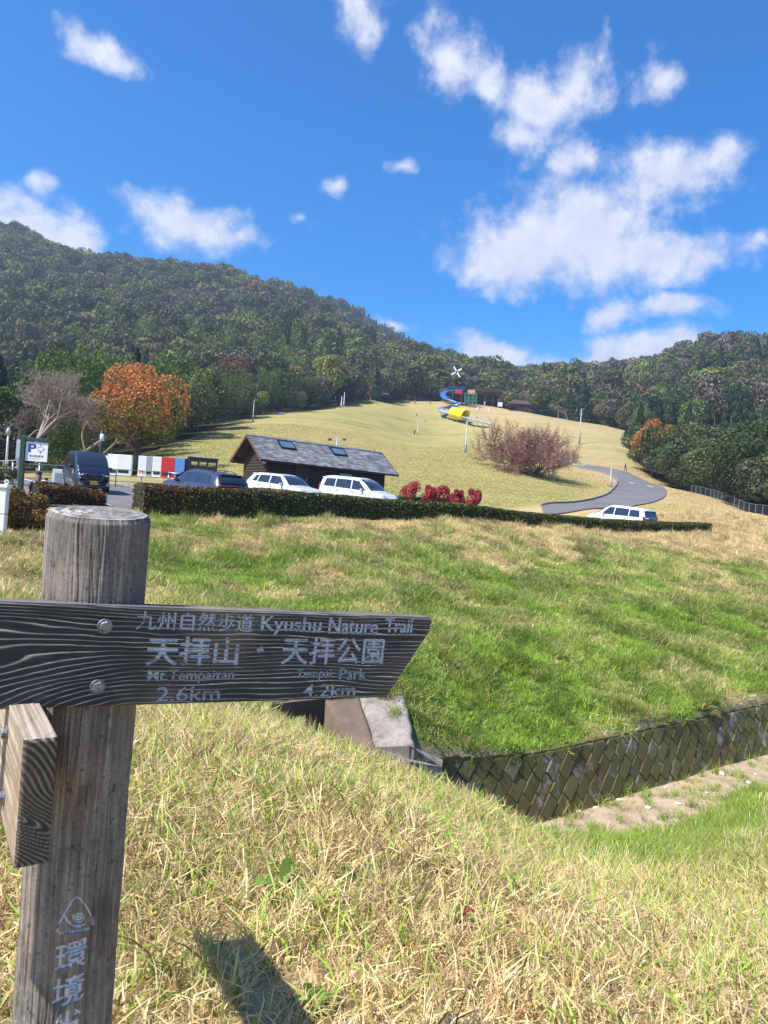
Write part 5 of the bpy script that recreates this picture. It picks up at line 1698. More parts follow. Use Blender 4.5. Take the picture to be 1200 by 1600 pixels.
ORD = ['first', 'second', 'third', 'fourth', 'fifth', 'sixth', 'seventh', 'eighth', 'ninth', 'tenth', 'eleventh', 'twelfth', 'thirteenth']
def build_trees():
    # --- the orange-leaved camphor by the car park
    P = on(213, 57); 
    V1, F1, r1 = blobs_crown(504, 4.0, 7.0, 26, 21000, .105, 1.55, .6, 1.0, .6, .18)
    t = thing('camphor_tree', 'round tree with orange new leaves above the car park fence', 'tree', P)
    trunk_mesh(501, 7.0, .30, 8, .5).build('trunk', M_BARK, t, True)
    up = (V1[:, 2] + .25 * (V1 @ np.array([SUN[0], SUN[1], 0])) + 1.3 * (fbm(V1[:, 0] * .9 + V1[:, 2] * .5, V1[:, 1] * .9, 502, 3) - .5) * 5 + .7 * np.repeat(np.random.RandomState(3).randn(len(V1) // 4), 4))
    q = up.reshape(-1, 4).mean(1); lim = np.quantile(q, .46)
    for nm, sel, mt in (('orange_leaves', q > lim, M_ORANGELEAF), ('olive_leaves', q <= lim, M_OLIVELEAF)):
        idx = np.where(sel)[0]; vv = V1.reshape(-1, 4, 3)[idx].reshape(-1, 3); rr = r1.reshape(-1, 4)[idx].ravel()
        o = obj(nm, mesh_arrays(nm, vv, np.arange(len(vv)).reshape(-1, 4), [mt], dict(rnd=rr)), t)
    TREE_SPOTS.append((P[0], P[1], 6))
    # --- two cherry trees coming into bud
    for k, (x, Y, sc, lab) in enumerate([(798, 95, 1.0, 'left one of the two budding pink cherry trees on the lawn'), (836, 92, .95, 'right one of the two budding pink cherry trees on the lawn')]):
        P = on(x, Y); t = thing('cherry_tree', lab, 'tree', P, 1.3 * k, 'cherry trees on the lawn'); t.scale = (sc, sc, sc)
        segs = fan_tree(520 + 7 * k, 5.0, 7.2)
        tr = [s for s in segs if s[4] <= 1]; tw = [s for s in segs if s[4] > 1]
        V, F = segs_mesh(tr, 7); obj('trunk', mesh_arrays('trunk', V, F, [M_BARK], smooth=True), t)
        V, F = segs_mesh(tw, 3); obj('branches', mesh_arrays('branches', V, F, [M_TWIGC]), t)
        C = []; rs = np.random.RandomState(530 + k)
        E = np.array([(s[0], s[1]) for s in tw if s[4] >= 3])
        NB = 20000; pick = rs.randint(0, len(E), NB); f = rs.rand(NB, 1)
        C = E[pick, 0] * (1 - f) + E[pick, 1] * f + rs.randn(NB, 3) * .10
        V, F, r = cards(C, norm(rs.randn(NB, 3)), .055 * rs.uniform(.6, 1.4, NB), .7, .5, rs)
        obj('buds', mesh_arrays('buds', V, F, [M_BUD], dict(rnd=r)), t)
    # --- bare trees on the left
    for k, (x, Y, H, sc, lab) in enumerate([(62, 50, 13.0, 1.0, 'large bare tree with pale spreading branches behind the parking sign'), (118, 56, 10.5, 1.0, 'slim bare tree standing behind the navy van'), (-30, 54, 12.0, 1.0, 'bare tree cut by the left edge of the picture'), (30, 60, 12.0, 1.0, 'thin bare tree half hidden behind the large pale-branched one'), (160, 62, 8.5, .9, 'small bare tree just left of the orange tree')]):
        P = on(x, Y); t = thing('bare_tree', lab, 'tree', P, k * 1.1, 'bare trees by the car park')
        segs, tips = branch_tree(540 + 3 * k, H, .20, 6, .72, .20, (2, 4) if k else (3, 4), .70, .14, .010)
        tr = [s for s in segs if s[4] <= 1]; tw = [s for s in segs if s[4] > 1]
        V, F = segs_mesh(tr, 7); obj('trunk', mesh_arrays('trunk', V, F, [M_BARKPALE], smooth=True), t)
        V, F = segs_mesh(tw, 3); obj('branches', mesh_arrays('branches', V, F, [M_BARKPALE if k in (0, 1) else M_TWIG]), t)
        TREE_SPOTS.append((P[0], P[1], 3))
    # --- trees at the forest edge that can be told apart
    crowns = [foliage('crown', blobs_crown(560 + k, 4.0, 7.6, 15 + k, 9500, .165, 1.4, .6, 1.0, .6, .15), M_LEAFO) for k in range(4)]
    cedars = [foliage('crown', cone_crown(570 + k, 2.9, 10.5, 6500, .19, .8), M_LEAFO) for k in range(2)]
    trunks = [mesh_of(trunk_mesh(575 + k, 7.5, .22, 5, .42), 'trunk', M_BARK) for k in range(3)]
    ctr = mesh_of(trunk_mesh(579, 13, .2, 0, .1, top=.95), 'trunk', M_BARK)
    bares = []
    for k in range(3):
        segs, tips = branch_tree(580 + k, 7.5, .15, 4, .75, .24, (3, 4), .70, .16, .016)
        V, F = segs_mesh([s for s in segs if s[4] > 0], 3); V2, F2 = segs_mesh([s for s in segs if s[4] == 0], 6)
        bares.append((mesh_arrays('branches', V, F, [M_TWIG]), mesh_arrays('trunk', V2, F2, [M_BARKPALE], smooth=True)))
    LG = 'lawn-edge trees'
    def bt(x, Y, k, sc, lab, grp=LG):
        P = on(x, Y); t = thing('bare_tree', lab, 'tree', P, x * .37, grp); t.scale = (sc,) * 3
        obj('trunk', bares[k][1], t); obj('branches', bares[k][0], t); TREE_SPOTS.append((P[0], P[1], 3)); return t
    def lt(x, Y, k, sc, col, lab, grp=LG, wide=1.0):
        P = on(x, Y)
        t = leafy_tree('broadleaf_tree', lab, 'tree', P, crowns[k % 4], trunks[k % 3], None, col, x * .61, sc, grp, 3.2 * sc)
        t.scale = (sc * wide, sc * wide, sc); return t
    def ct(x, Y, k, sc, col, lab, grp=LG):
        P = on(x, Y); return leafy_tree('cedar_tree', lab, 'tree', P, cedars[k % 2], ctr, None, col, x * .61, sc, grp, 2.6 * sc)
    lt(505, 262, 0, 1.55, (.23, .28, .055), 'bright yellow-green round tree standing above the left lawn edge')
    lt(766, 330, 1, 1.75, (.24, .29, .07), 'bright green domed tree behind the play tower roof', wide=1.15)
    lt(738, 318, 2, 1.2, (.26, .20, .11), 'tan leafless-looking crown beside the bright domed tree')
    lt(490, 240, 3, 1.0, (.15, .085, .05), 'low reddish brown shrub-like tree at the left lawn edge', wide=1.2)
    lt(497, 233, 1, .72, (.06, .10, .045), 'dark green low tree in front of the reddish one at the lawn edge', wide=1.2)
    lt(462, 228, 2, .7, (.16, .15, .06), 'small olive tree at the left end of the reddish lawn-edge row')
    bt(525, 245, 0, 1.15, 'bare pinkish tree left of the two leaning poles on the ridge')
    bt(572, 255, 1, 1.0, 'bare pale tree right beside the dark pavilion on the ridge'); bt(580, 262, 2, 1.0, 'bare pale tree behind the dark pavilion on the ridge')
    lt(840, 300, 0, 1.25, (.30, .30, .09), 'pale yellow-green tree right of the open pergola', wide=1.2)
    bt(872, 262, 1, 1.2, 'bare pink-grey tree behind the tall right lamp post'); bt(887, 265, 2, 1.1, 'lower bare pink-grey tree right of the tall lamp post')
    lt(940, 260, 3, 1.1, (.22, .19, .06), 'golden olive round tree on the right lawn edge')
    bt(985, 225, 0, 1.1, 'bare pale-trunked tree at the right lawn edge'); bt(1012, 205, 1, 1.15, 'bare white-trunked tree just above the orange tree'); bt(1000, 232, 2, 1.2, 'bare grey tree higher up behind the pale-trunked ones')
    # right-hand wood in front of the mountain
    lt(1027, 150, 1, 1.30, (.42, .17, .045), 'small orange-leaved tree at the front corner of the right wood')
    lt(1005, 150, 2, .70, (.095, .105, .04), 'olive bush-like tree at the front corner of the right wood', wide=1.1)
    lt(1018, 147, 0, .48, (.26, .23, .06), 'yellowish low bush at the foot of the orange tree', wide=1.2)
    lt(1062, 152, 3, 1.15, (.17, .155, .065), 'tan and olive tree right of the orange one')
    lt(1050, 138, 1, .62, (.07, .10, .04), 'mid green tree in front of the tan one in the right wood')
    lt(1080, 136, 2, .95, (.075, .105, .04), 'grey-green tree in the middle of the right wood edge')
    lt(1118, 122, 0, .62, (.13, .22, .035), 'bright fresh green low tree above the right fence')
    lt(1150, 108, 3, .85, (.055, .085, .035), 'dark green tree right of the bright low one above the fence'); lt(1185, 98, 1, .9, (.06, .09, .035), 'dark green tree above the right end of the fence')
    for k, (x, Y, sc) in enumerate([(1090, 152, 1.0), (1112, 150, 1.12), (1135, 142, 1.15), (1160, 135, 1.1), (1182, 128, 1.15), (1205, 120, 1.1), (1128, 165, 1.2), (1170, 155, 1.25), (1075, 172, 1.1), (1200, 145, 1.25), (1100, 180, 1.2), (1150, 178, 1.25)]):
        ct(x, Y, k, sc, (.036 + .012 * (k % 3), .062 + .012 * (k % 2), .030), 'dark conifer in the wood right of the road, %s from the left' % ORD[sorted([1090, 1112, 1135, 1160, 1182, 1205, 1128, 1170, 1075, 1200, 1100, 1150]).index(x)], 'conifers of the right wood')
    bt(1140, 190, 0, 1.3, 'bare grey tree rising among the dark conifers on the right', 'lawn-edge trees')
    # dense edge behind the left fence
    for k, (x, Y, sc) in enumerate([(255, 118, 1.0), (278, 135, 1.05), (300, 150, 1.1), (322, 165, 1.1), (345, 172, 1.15), (368, 184, 1.1), (392, 196, 1.1), (415, 206, 1.15), (436, 215, 1.1), (238, 100, .95)]):
        lt(x, Y, k, sc, [(.055, .08, .028), (.085, .105, .035), (.11, .12, .045), (.07, .085, .03)][k % 4], 'dark evergreen behind the left lawn fence, %s from the left' % ORD[sorted([255, 278, 300, 322, 345, 368, 392, 415, 436, 238]).index(x)], 'evergreens behind the left fence')
    for k, (x, Y, sc) in enumerate([(548, 262, .9), (612, 282, .8), (628, 290, .9), (645, 295, .95), (662, 300, .9), (600, 280, .9), (785, 325, 1.0), (805, 320, .95), (820, 330, 1.0), (905, 285, 1.0), (920, 275, .9), (960, 250, .95), (975, 245, 1.0)]):
        lt(x, Y, k, sc, [(.06, .085, .035), (.10, .13, .045), (.13, .16, .05), (.08, .10, .045)][k % 4], 'mid green tree along the top of the lawn, %s from the left' % ORD[sorted([548, 612, 628, 645, 662, 600, 785, 805, 820, 905, 920, 960, 975]).index(x)], 'trees along the top of the lawn')
build_trees()
build_forest()

# ------------------------------------------------------------------ hedges and shrubs
def box_hedge(name, label, cat, path, hgt, wid, mat, leaf=.05, dens=420, core=M_CORE, seed=1, group=None, browntop=None, round_=.12):
    """clipped hedge along a path of ground points; hgt and wid per path point"""
    rs = np.random.RandomState(seed)
    path = np.array(path); s = np.r_[0, np.cumsum(np.linalg.norm(np.diff(path[:, :2], axis=0), axis=1))]
    L = s[-1]
    def P(t): return np.stack([np.interp(t, s, path[:, k]) for k in range(3)], -1)
    root = thing(name, label, cat, path[0], 0, group)
    org = path[0]
    per = 2 * np.mean(hgt) + np.mean(wid)
    n = int(L * per * dens)
    t = rs.rand(n) * L; hh = np.interp(t, s, hgt); ww = np.interp(t, s, wid)
    c = rs.rand(n) * (2 * hh + ww)
    d = np.array([np.interp(t + .2, s, path[:, 0]) - np.interp(t - .2, s, path[:, 0]), np.interp(t + .2, s, path[:, 1]) - np.interp(t - .2, s, path[:, 1])]).T
    d = d / np.maximum(np.linalg.norm(d, axis=1, keepdims=True), 1e-6); side = np.c_[d[:, 1], -d[:, 0]]
    front = c < hh; topm = (c >= hh) & (c < hh + ww); back = c >= hh + ww
    z = np.where(front, c, np.where(topm, hh, c - hh - ww)); x = np.where(front, ww / 2, np.where(topm, c - hh - ww / 2, -ww / 2))
    # round the shoulders
    ex = np.abs(x) / (ww / 2); sh = np.where(topm, round_ * ex ** 4, 0); z = z - sh
    x = x * (1 - .16 * np.clip((z / hh - .8) / .2, 0, 1) * (~topm))
    ins = rs.rand(n) ** 3 * .10
    wob = (fbm(t * 1.3, z * 2.0, seed + 3, 3) - .5) * .14
    N = np.c_[side * np.where(front, 1, np.where(back, -1, 0))[:, None], topm.astype(float)]
    C = P(t); C[:, :2] += side * x[:, None]; C[:, 2] += z
    C = C + N * (wob - ins)[:, None]
    # the two ends
    for e, tt in ((-1, 0.0), (1, L)):
        m = int(np.mean(hgt) * np.mean(wid) * dens)
        h0 = np.interp(tt, s, hgt); w0 = np.interp(tt, s, wid); q = P(np.full(m, tt)); k = np.argmin(np.abs(t - tt))
        zz = rs.rand(m) * h0; xx = (rs.rand(m) - .5) * w0
        q[:, :2] += side[k] * xx[:, None]; q[:, 2] += zz
        q[:, :2] += e * d[k] * (.02 - .1 * rs.rand(m)[:, None] ** 2); C = np.vstack([C, q]); N = np.vstack([N, np.tile(np.r_[e * d[k], 0], (m, 1))])
    V, F, r = cards(C - org, norm(N + [0, 0, .15]), leaf * rs.uniform(.6, 1.4, len(C)), .6, .75, rs)
    if browntop is None:
        obj('foliage', mesh_arrays('foliage', V, F, [mat], dict(rnd=r)), root)
    else:
        bt = browntop(C)
        for nm, sel, mt in (('foliage', ~bt, mat), ('brown_foliage', bt, M_HEDGEB)):
            idx = np.where(sel)[0]
            if len(idx):
                vv = V.reshape(-1, 4, 3)[idx].reshape(-1, 3)
                obj(nm, mesh_arrays(nm, vv, np.arange(len(vv)).reshape(-1, 4), [mt], dict(rnd=r.reshape(-1, 4)[idx].ravel())), root)
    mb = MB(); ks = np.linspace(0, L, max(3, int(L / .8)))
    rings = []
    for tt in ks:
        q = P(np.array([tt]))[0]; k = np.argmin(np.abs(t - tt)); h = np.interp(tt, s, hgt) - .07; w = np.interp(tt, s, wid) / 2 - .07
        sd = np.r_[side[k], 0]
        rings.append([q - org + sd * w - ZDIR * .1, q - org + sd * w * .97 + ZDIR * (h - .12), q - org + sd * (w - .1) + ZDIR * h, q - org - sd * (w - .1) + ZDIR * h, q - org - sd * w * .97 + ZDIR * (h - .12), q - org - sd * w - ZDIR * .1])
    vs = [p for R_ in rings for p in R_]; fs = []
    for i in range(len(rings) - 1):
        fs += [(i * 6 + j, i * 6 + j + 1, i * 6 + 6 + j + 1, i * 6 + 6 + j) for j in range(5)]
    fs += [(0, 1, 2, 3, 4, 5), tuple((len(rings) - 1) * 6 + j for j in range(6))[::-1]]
    mb.add(vs, fs); mb.build('dark_core', core, root)  # solid dark core added inside the leaves, in place of inner shade
    return root
def shrub(name, label, cat, P, R, H, mat, n, leaf, seed, group=None, nb=10):
    t = thing(name, label, cat, P, 0, group)
    obj('foliage', foliage('foliage', blobs_crown(seed, R, H, nb, n, leaf, -.05, .7, 1.0, .55, .2), mat), t)
    mb = MB(); rs = random.Random(seed)
    for k in range(6):
        a = rs.random() * 6.28; mb.tube([np.array([0, 0, -.1]), np.array([math.cos(a) * R * .3, math.sin(a) * R * .3, H * .35]), np.array([math.cos(a) * R * .6, math.sin(a) * R * .6, H * .7])], [.025, .018, .008], 5)
    mb.build('stems', M_TWIG, t)
    return t
def build_hedges():
    path = []; hg = []
    for x, Y, h in [(207, 26.3, 1.0), (300, 27.6, 1.02), (400, 29.3, 1.05), (500, 31.2, 1.0), (589, 33.2, .93), (699, 36, .82), (782, 38.5, .74), (900, 42.3, .70), (996, 46, .70), (1088, 49.6, .72)]:
        P = at(x, 800, Y); u, n = to_un(P[0], P[1]); X, Y2 = to_xy(u, 25.75); path.append((X, Y2, gz(X, Y2) - .03)); hg.append(h)
    def brown(C):
        u, n = to_un(C[:, 0], C[:, 1]); g = ground(C[:, 0], C[:, 1])
        rs = np.random.RandomState(2)
        f = sstep(15, 8.3, u) * .75 + sstep(.86, 1.02, C[:, 2] - g) * sstep(34, 12, u) * .45 - .12 + .02
        f = np.where(u < 9.2, f + .3, f)
        return rs.rand(len(C)) < f
    box_hedge('clipped_hedge', 'long clipped dark green hedge along the top of the bank', 'hedge', path, hg, [1.25] * len(hg), M_HEDGE, .042, 330, seed=31, browntop=brown)
    # low hedge behind the white cars
    q = [on(485, 44.5), on(560, 47), on(640, 50), on(690, 52)]
    box_hedge('low_hedge', 'low green hedge between the white cars and the dark hut', 'hedge', q, [.75, .75, .7, .7], [.8] * 4, M_HEDGE, .05, 220, seed=33)
    # red photinia shrubs
    for k, (x, Y, R, H, lab) in enumerate([(638, 50, .82, 1.15, 'leftmost red-leaved shrub, touching the hut corner'), (671, 50, .66, 1.15, 'second red-leaved shrub from the hut'), (690, 50.5, .62, 1.05, 'third red-leaved shrub from the hut'), (711, 50.5, .62, 1.0, 'fourth red-leaved shrub from the hut'), (737, 50.5, .72, 1.1, 'rightmost red-leaved shrub of the row on the lawn')]):
        P = on(x, Y); shrub('red_shrub', lab, 'shrub', P, R * 1.05, H * 1.75, M_PHOTINIA, 3800, .06, 600 + k, 'red photinia shrubs', 9)
    # brown azaleas on the left
    P0 = on(24, 20.5)
    shrub('azalea_bush', 'big rounded olive-brown azalea bush beside the white post', 'shrub', P0, .98, 1.4, M_AZALEA, 20000, .040, 620, 'azaleas by the entrance', 14)
    q = [on(52, 25.0), on(90, 25.6), on(125, 26.2), on(158, 26.8)]
    box_hedge('azalea_hedge', 'low red-brown azalea hedge in front of the navy van', 'hedge', q, [.72, .70, .62, .45], [1.0, 1.0, .95, .8], M_HEDGEB, .036, 420, seed=35, round_=.22)
    P0 = on(2, 33); shrub('garden_shrub', 'dark shrub behind the white post at the left edge', 'shrub', P0, .8, 1.3, M_HEDGE, 2500, .05, 622, None, 8)
    P0 = on(75, 47); shrub('garden_shrub', 'low dark shrub at the foot of the bare trees', 'shrub', P0, 1.3, 1.2, M_HEDGE, 2500, .06, 623, None, 8)
    P0 = on(105, 49); shrub('garden_shrub', 'low dark shrub right behind the navy van', 'shrub', P0, 1.4, 1.1, M_HEDGE, 2500, .06, 624, None, 8)
    q = [on(178, 50), on(235, 52)]
    box_hedge('low_hedge', 'dark low hedge behind the fence under the orange tree', 'hedge', q, [.9, .9], [.9, .9], M_HEDGE, .05, 220, seed=36)
build_hedges()
# ------------------------------------------------------------------ cars
def build_car(name, label, P, heading, paint_m, kind, plate=M_PLATE_W, group='cars parked behind the hedge'):
    """kind: dict of station lists along the length (x forward): top outline and widths"""
    root = thing(name, label, 'car', P, heading, group)
    K = kind
    xs = np.array(K['x']); zb = np.interp(xs, K['x'], K['bot']); zbelt = np.array(K['belt']); zr = np.array(K['roof']); w = np.array(K['w']); wr = np.array(K['wr'])
    # dense stations
    X = np.linspace(xs[0], xs[-1], 46)
    def ip(a): 
        y = np.interp(X, xs, a)
        return y
    ZB, ZM, ZR, W, WR = ip(zb), ip(zbelt), ip(zr), ip(w), ip(wr)
    rings = []
    for i in range(len(X)):
        top = max(ZR[i], ZM[i] + .01); m = ZM[i]; b = ZB[i]
        h = top - m
        half = [(W[i] * .90, b), (W[i] * .985, b + .10), (W[i], b + (m - b) * .45), (W[i] * .995, b + (m - b) * .72), (W[i] * .97, m),
                (W[i] * .97 + (WR[i] - W[i] * .97) * .55, m + h * .55), (WR[i], m + h * .90), (WR[i] * .90, m + h * .97), (WR[i] * .5, top), (0, top + .012)]
        rings.append([(X[i], -y, z) for y, z in half] + [(X[i], y, z) for y, z in half[-2::-1]])
    k = len(rings[0]); V = np.array(rings).reshape(-1, 3)
    fs = []
    for i in range(len(X) - 1):
        fs += [(i * k + j, i * k + j + 1, (i + 1) * k + j + 1, (i + 1) * k + j) for j in range(k - 1)]
        fs.append((i * k + k - 1, i * k, (i + 1) * k, (i + 1) * k + k - 1))
    fs.append(tuple(range(k))); fs.append(tuple((len(X) - 1) * k + j for j in range(k))[::-1])
    mb = MB(); mb.add(V, fs); mb.build('body', paint_m, root, True)
    def side_y(x, z):
        i = np.interp(x, X, np.arange(len(X))); 
        b = np.interp(x, X, ZB); m = np.interp(x, X, ZM); top = max(np.interp(x, X, ZR), m + .01); ww = np.interp(x, X, W); wrr = np.interp(x, X, WR)
        if z >= m:
            t = (z - m) / (top - m)
            return float(np.interp(t, [0, .55, .90, .97, 1.0], [ww * .97, ww * .97 + (wrr - ww * .97) * .55, wrr, wrr * .9, wrr * .5]))
        return float(np.interp((z - b) / (m - b + 1e-6), [0, .1, .45, .72, 1], [ww * .9, ww * .985, ww, ww * .995, ww * .97]))
    def side_panel(nm, quad, mat, off=.006, n=8):
        """quad: four (x, z) corners: rear-bottom, front-bottom, front-top, rear-top; built on both sides"""
        for sg in (-1, 1):
            m = MB(); vs = []; a, b, c, d = [np.array(q) for q in quad]
            for i in range(n + 1):
                for j in range(n + 1):
                    s, t = i / n, j / n
                    p = (a * (1 - s) + b * s) * (1 - t) + (d * (1 - s) + c * s) * t
                    vs.append((p[0], sg * (side_y(p[0], p[1]) + off), p[1]))
            f = [(i * (n + 1) + j, i * (n + 1) + j + 1, (i + 1) * (n + 1) + j + 1, (i + 1) * (n + 1) + j) for i in range(n) for j in range(n)]
            m.add(vs, f); o = m.build(nm, mat, root, True)
    def top_z(x, y):
        m = np.interp(x, X, ZM); top = max(np.interp(x, X, ZR), m + .01); wrr = np.interp(x, X, WR); ww = np.interp(x, X, W) * .97
        ys = [0, wrr * .5, wrr * .9, wrr, wrr + (ww - wrr) * .45, ww]; zs = [top + .012, top, m + (top - m) * .97, m + (top - m) * .9, m + (top - m) * .55, m]
        return float(np.interp(abs(y), ys, zs))
    def screen(nm, x0, x1, f0, f1, mat, off=.010, n=10):
        """glass over the sloping front or rear between stations x0 (low) and x1 (high)"""
        m = MB(); vs = []
        sgn = 1 if x0 > x1 else -1
        for i in range(n + 1):
            x = x0 + (x1 - x0) * i / n
            hw = (np.interp(x, X, W) * .97 * (1 - i / n) * f0 + np.interp(x, X, WR) * f1 * (i / n))
            for j in range(n + 1):
                y = -hw + 2 * hw * j / n
                z = top_z(x, y * .93)
                vs.append((x + sgn * off, y, z + off * .7))
        f = [(i * (n + 1) + j, i * (n + 1) + j + 1, (i + 1) * (n + 1) + j + 1, (i + 1) * (n + 1) + j) for i in range(n) for j in range(n)]
        m.add(vs, f); return m.build(nm, mat, root, True)
    for nm, q in K['windows']:
        side_panel(nm, q, M_GLASS)
    screen('windscreen', *K['screen'], .93, .92, M_GLASS)
    screen('rear_window', *K['rear'], .90, .90, M_GLASS)
    for q in K.get('trim', []):
        side_panel('sill_trim', q, M_TRIM, .004, 4)
    # door shut lines as thin dark strips
    for x in K['shut']:
        side_panel('door_gap', [(x - .006, .34), (x + .006, .34), (x + .006, np.interp(x, X, ZM)), (x - .006, np.interp(x, X, ZM))], M_TRIM, .003, 5)
    for x in K['handles']:
        for sg in (-1, 1):
            m = MB(); m.bbox((x, sg * (side_y(x, .86) + .02), K['handle_z']), (.20, .03, .035), None, .008); m.build('door_handle', paint_m, root)
    # wheels
    r = K['wheel']
    for x in K['axles']:
        for sg in (-1, 1):
            y = sg * (np.interp(x, X, W) - .10)
            wh = MB()
            n = 28
            def ring(rad, yy): return [(x + rad * math.cos(2 * math.pi * i / n), yy, r + rad * math.sin(2 * math.pi * i / n)) for i in range(n)]
            def loft(m, R):
                vs = [p for q in R for p in q]; f = []
                for i in range(len(R) - 1):
                    f += [(i * n + j, i * n + (j + 1) % n, (i + 1) * n + (j + 1) % n, (i + 1) * n + j) for j in range(n)]
                m.add(vs, f); return m
            loft(wh, [ring(r * .62, y - sg * .1), ring(r * .96, y - sg * .1), ring(r, y - sg * .07), ring(r, y + sg * .07), ring(r * .95, y + sg * .10), ring(r * .64, y + sg * .105)])
            t = wh.build('wheel', M_RUBBER, root, True)
            rm = MB(); loft(rm, [ring(r * .64, y + sg * .098), ring(r * .60, y + sg * .085), ring(r * .12, y + sg * .095), ring(.001, y + sg * .1)])
            rm.build('rim', M_RIM, t, True)
            sp = MB()
            for q in range(5):
                a = 2 * math.pi * q / 5; sp.bbox((x + r * .34 * math.cos(a), y + sg * .103, r + r * .34 * math.sin(a)), (r * .56, .02, .045), np.array([[math.cos(a), 0, math.sin(a)], [0, 1, 0], [-math.sin(a), 0, math.cos(a)]]), .006)
            sp.build('spokes', M_CHROME, t)
            ar = MB(); yy = sg * (np.interp(x, X, W) + .004)
            vs = []; 
            for i in range(13):
                a = math.pi * i / 12
                for rr in (r * 1.0, r * 1.16):
                    xx, zz = x + rr * math.cos(a), r + rr * math.sin(a); vs.append((xx, sg * (side_y(xx, max(zz, .3)) + .006), zz))
            ar.add(vs, [(2 * i, 2 * i + 1, 2 * i + 3, 2 * i + 2) for i in range(12)]); ar.build('wheel_arch', M_TRIM, root)
    # lights, mirrors, plates, bumpers, grille
    fx = X[-1]; rx = X[0]
    for sg in (-1, 1):
        m = MB(); hw = np.interp(fx - .15, X, W)
        z0 = K['lamp_z']
        m.add([(fx - .02, sg * hw * .50, z0 - .05), (fx - .10, sg * hw * .93, z0 - .03), (fx - .34, sg * (hw + .012), z0 + .06), (fx - .26, sg * hw * .93, z0 + .12), (fx - .12, sg * hw * .52, z0 + .06)], [(0, 1, 4), (1, 3, 4), (1, 2, 3)])
        m.prism([(fx - .015, sg * hw * .50, z0 - .05), (fx - .07, sg * hw * .94, z0 - .03), (fx - .17, sg * hw * .95, z0 + .11), (fx - .10, sg * hw * .52, z0 + .06)], (.03, 0, 0)); m.build('headlight', M_LAMP, root)
        m = MB(); tw = np.interp(rx + .08, X, W); tz0, tz1 = K['tail']
        m.prism([(rx - .012, sg * tw * .80, tz0), (rx - .012, sg * (tw - .01), tz0), (rx - .012 + .02, sg * (tw - .02), tz1), (rx + .008, sg * tw * .84, tz1)], (.12, 0, 0)); m.build('tail_light', M_TAIL, root)
        m = MB(); mx = K['mirror']; m.bbox((mx[0], sg * (side_y(mx[0], mx[1]) + .11), mx[1]), (.11, .19, .13), None, .03); m.build('door_mirror', K.get('mirror_m', paint_m), root)
    gz0, gz1, gw = K['grille']
    m = MB(); m.bbox((fx + .005, 0, (gz0 + gz1) / 2), (.05, gw * 2, gz1 - gz0), None, .015); m.build('grille', M_TRIM, root)
    m = MB(); m.bbox((fx - .03, 0, .32), (.14, np.interp(fx, X, W) * 1.7, .18), None, .04); m.build('front_bumper', M_TRIM if K.get('dark_bumper') else paint_m, root)
    m = MB(); m.bbox((rx + .03, 0, .42), (.16, np.interp(rx, X, W) * 1.8, .22), None, .05); m.build('rear_bumper', M_TRIM, root)
    m = MB(); m.bbox((fx + .045, 0, K['plate_z']), (.012, .33, .165), None, .004); m.build('front_number_plate', plate, root)
    m = MB(); m.bbox((rx - .02, 0, K['rplate_z']), (.012, .33, .165), None, .004); m.build('rear_number_plate', plate, root)
    if K.get('chrome'):
        for sg in (-1, 1):
            m = MB(); m.prism([(fx + .028, sg * gw * .98, gz1 + .02), (fx + .028, sg * gw * .86, gz1 + .02), (fx + .028, sg * gw * .55, gz0 - .03), (fx + .028, sg * gw * .67, gz0 - .03)], (.014, 0, 0)); m.build('grille_bar', M_CHROME, root)
            m = MB(); m.prism([(fx + .015, sg * .63, .36), (fx + .015, sg * .50, .36), (fx + .015, sg * .58, .52), (fx + .015, sg * .62, .52)], (.02, 0, 0)); m.build('fog_light', M_LAMP, root)
        m = MB(); m.bbox((fx + .031, 0, gz0 - .035), (.012, gw * 1.3, .03), None, .004); m.build('grille_bar', M_CHROME, root)
        m = MB(); m.tube([(fx + .03, 0, gz1 - .06), (fx + .045, 0, gz1 - .06)], .05, 14); m.build('front_emblem', M_CHROME, root)
    if K.get('rails'):
        for sg in (-1, 1):
            m = MB(); q = [(x_, sg * np.interp(x_, X, WR) * .90, np.interp(x_, X, ZR) + .045) for x_ in np.linspace(K['rails'][0], K['rails'][1], 8)]
            q[0] = (q[0][0] - .06, q[0][1], q[0][2] - .05); q[-1] = (q[-1][0] + .06, q[-1][1], q[-1][2] - .05)
            m.tube(q, .018, 6); m.build('roof_rail', M_TRIM, root)
    if K.get('antenna'):
        x_ = K['antenna']; m = MB(); m.tube([(x_, .2, np.interp(x_, X, ZR)), (x_ - .16, .2, np.interp(x_, X, ZR) + .22)], [.012, .006], 5); m.build('antenna', M_TRIM, root)
    if K.get('spoiler'):
        x_ = K['spoiler']; m = MB(); m.bbox((x_, 0, np.interp(x_, X, ZR) + .0), (.28, np.interp(x_, X, WR) * 1.8, .045), None, .015); m.build('roof_spoiler', M_TRIM if K.get('dark_spoiler') else paint_m, root)
    return root

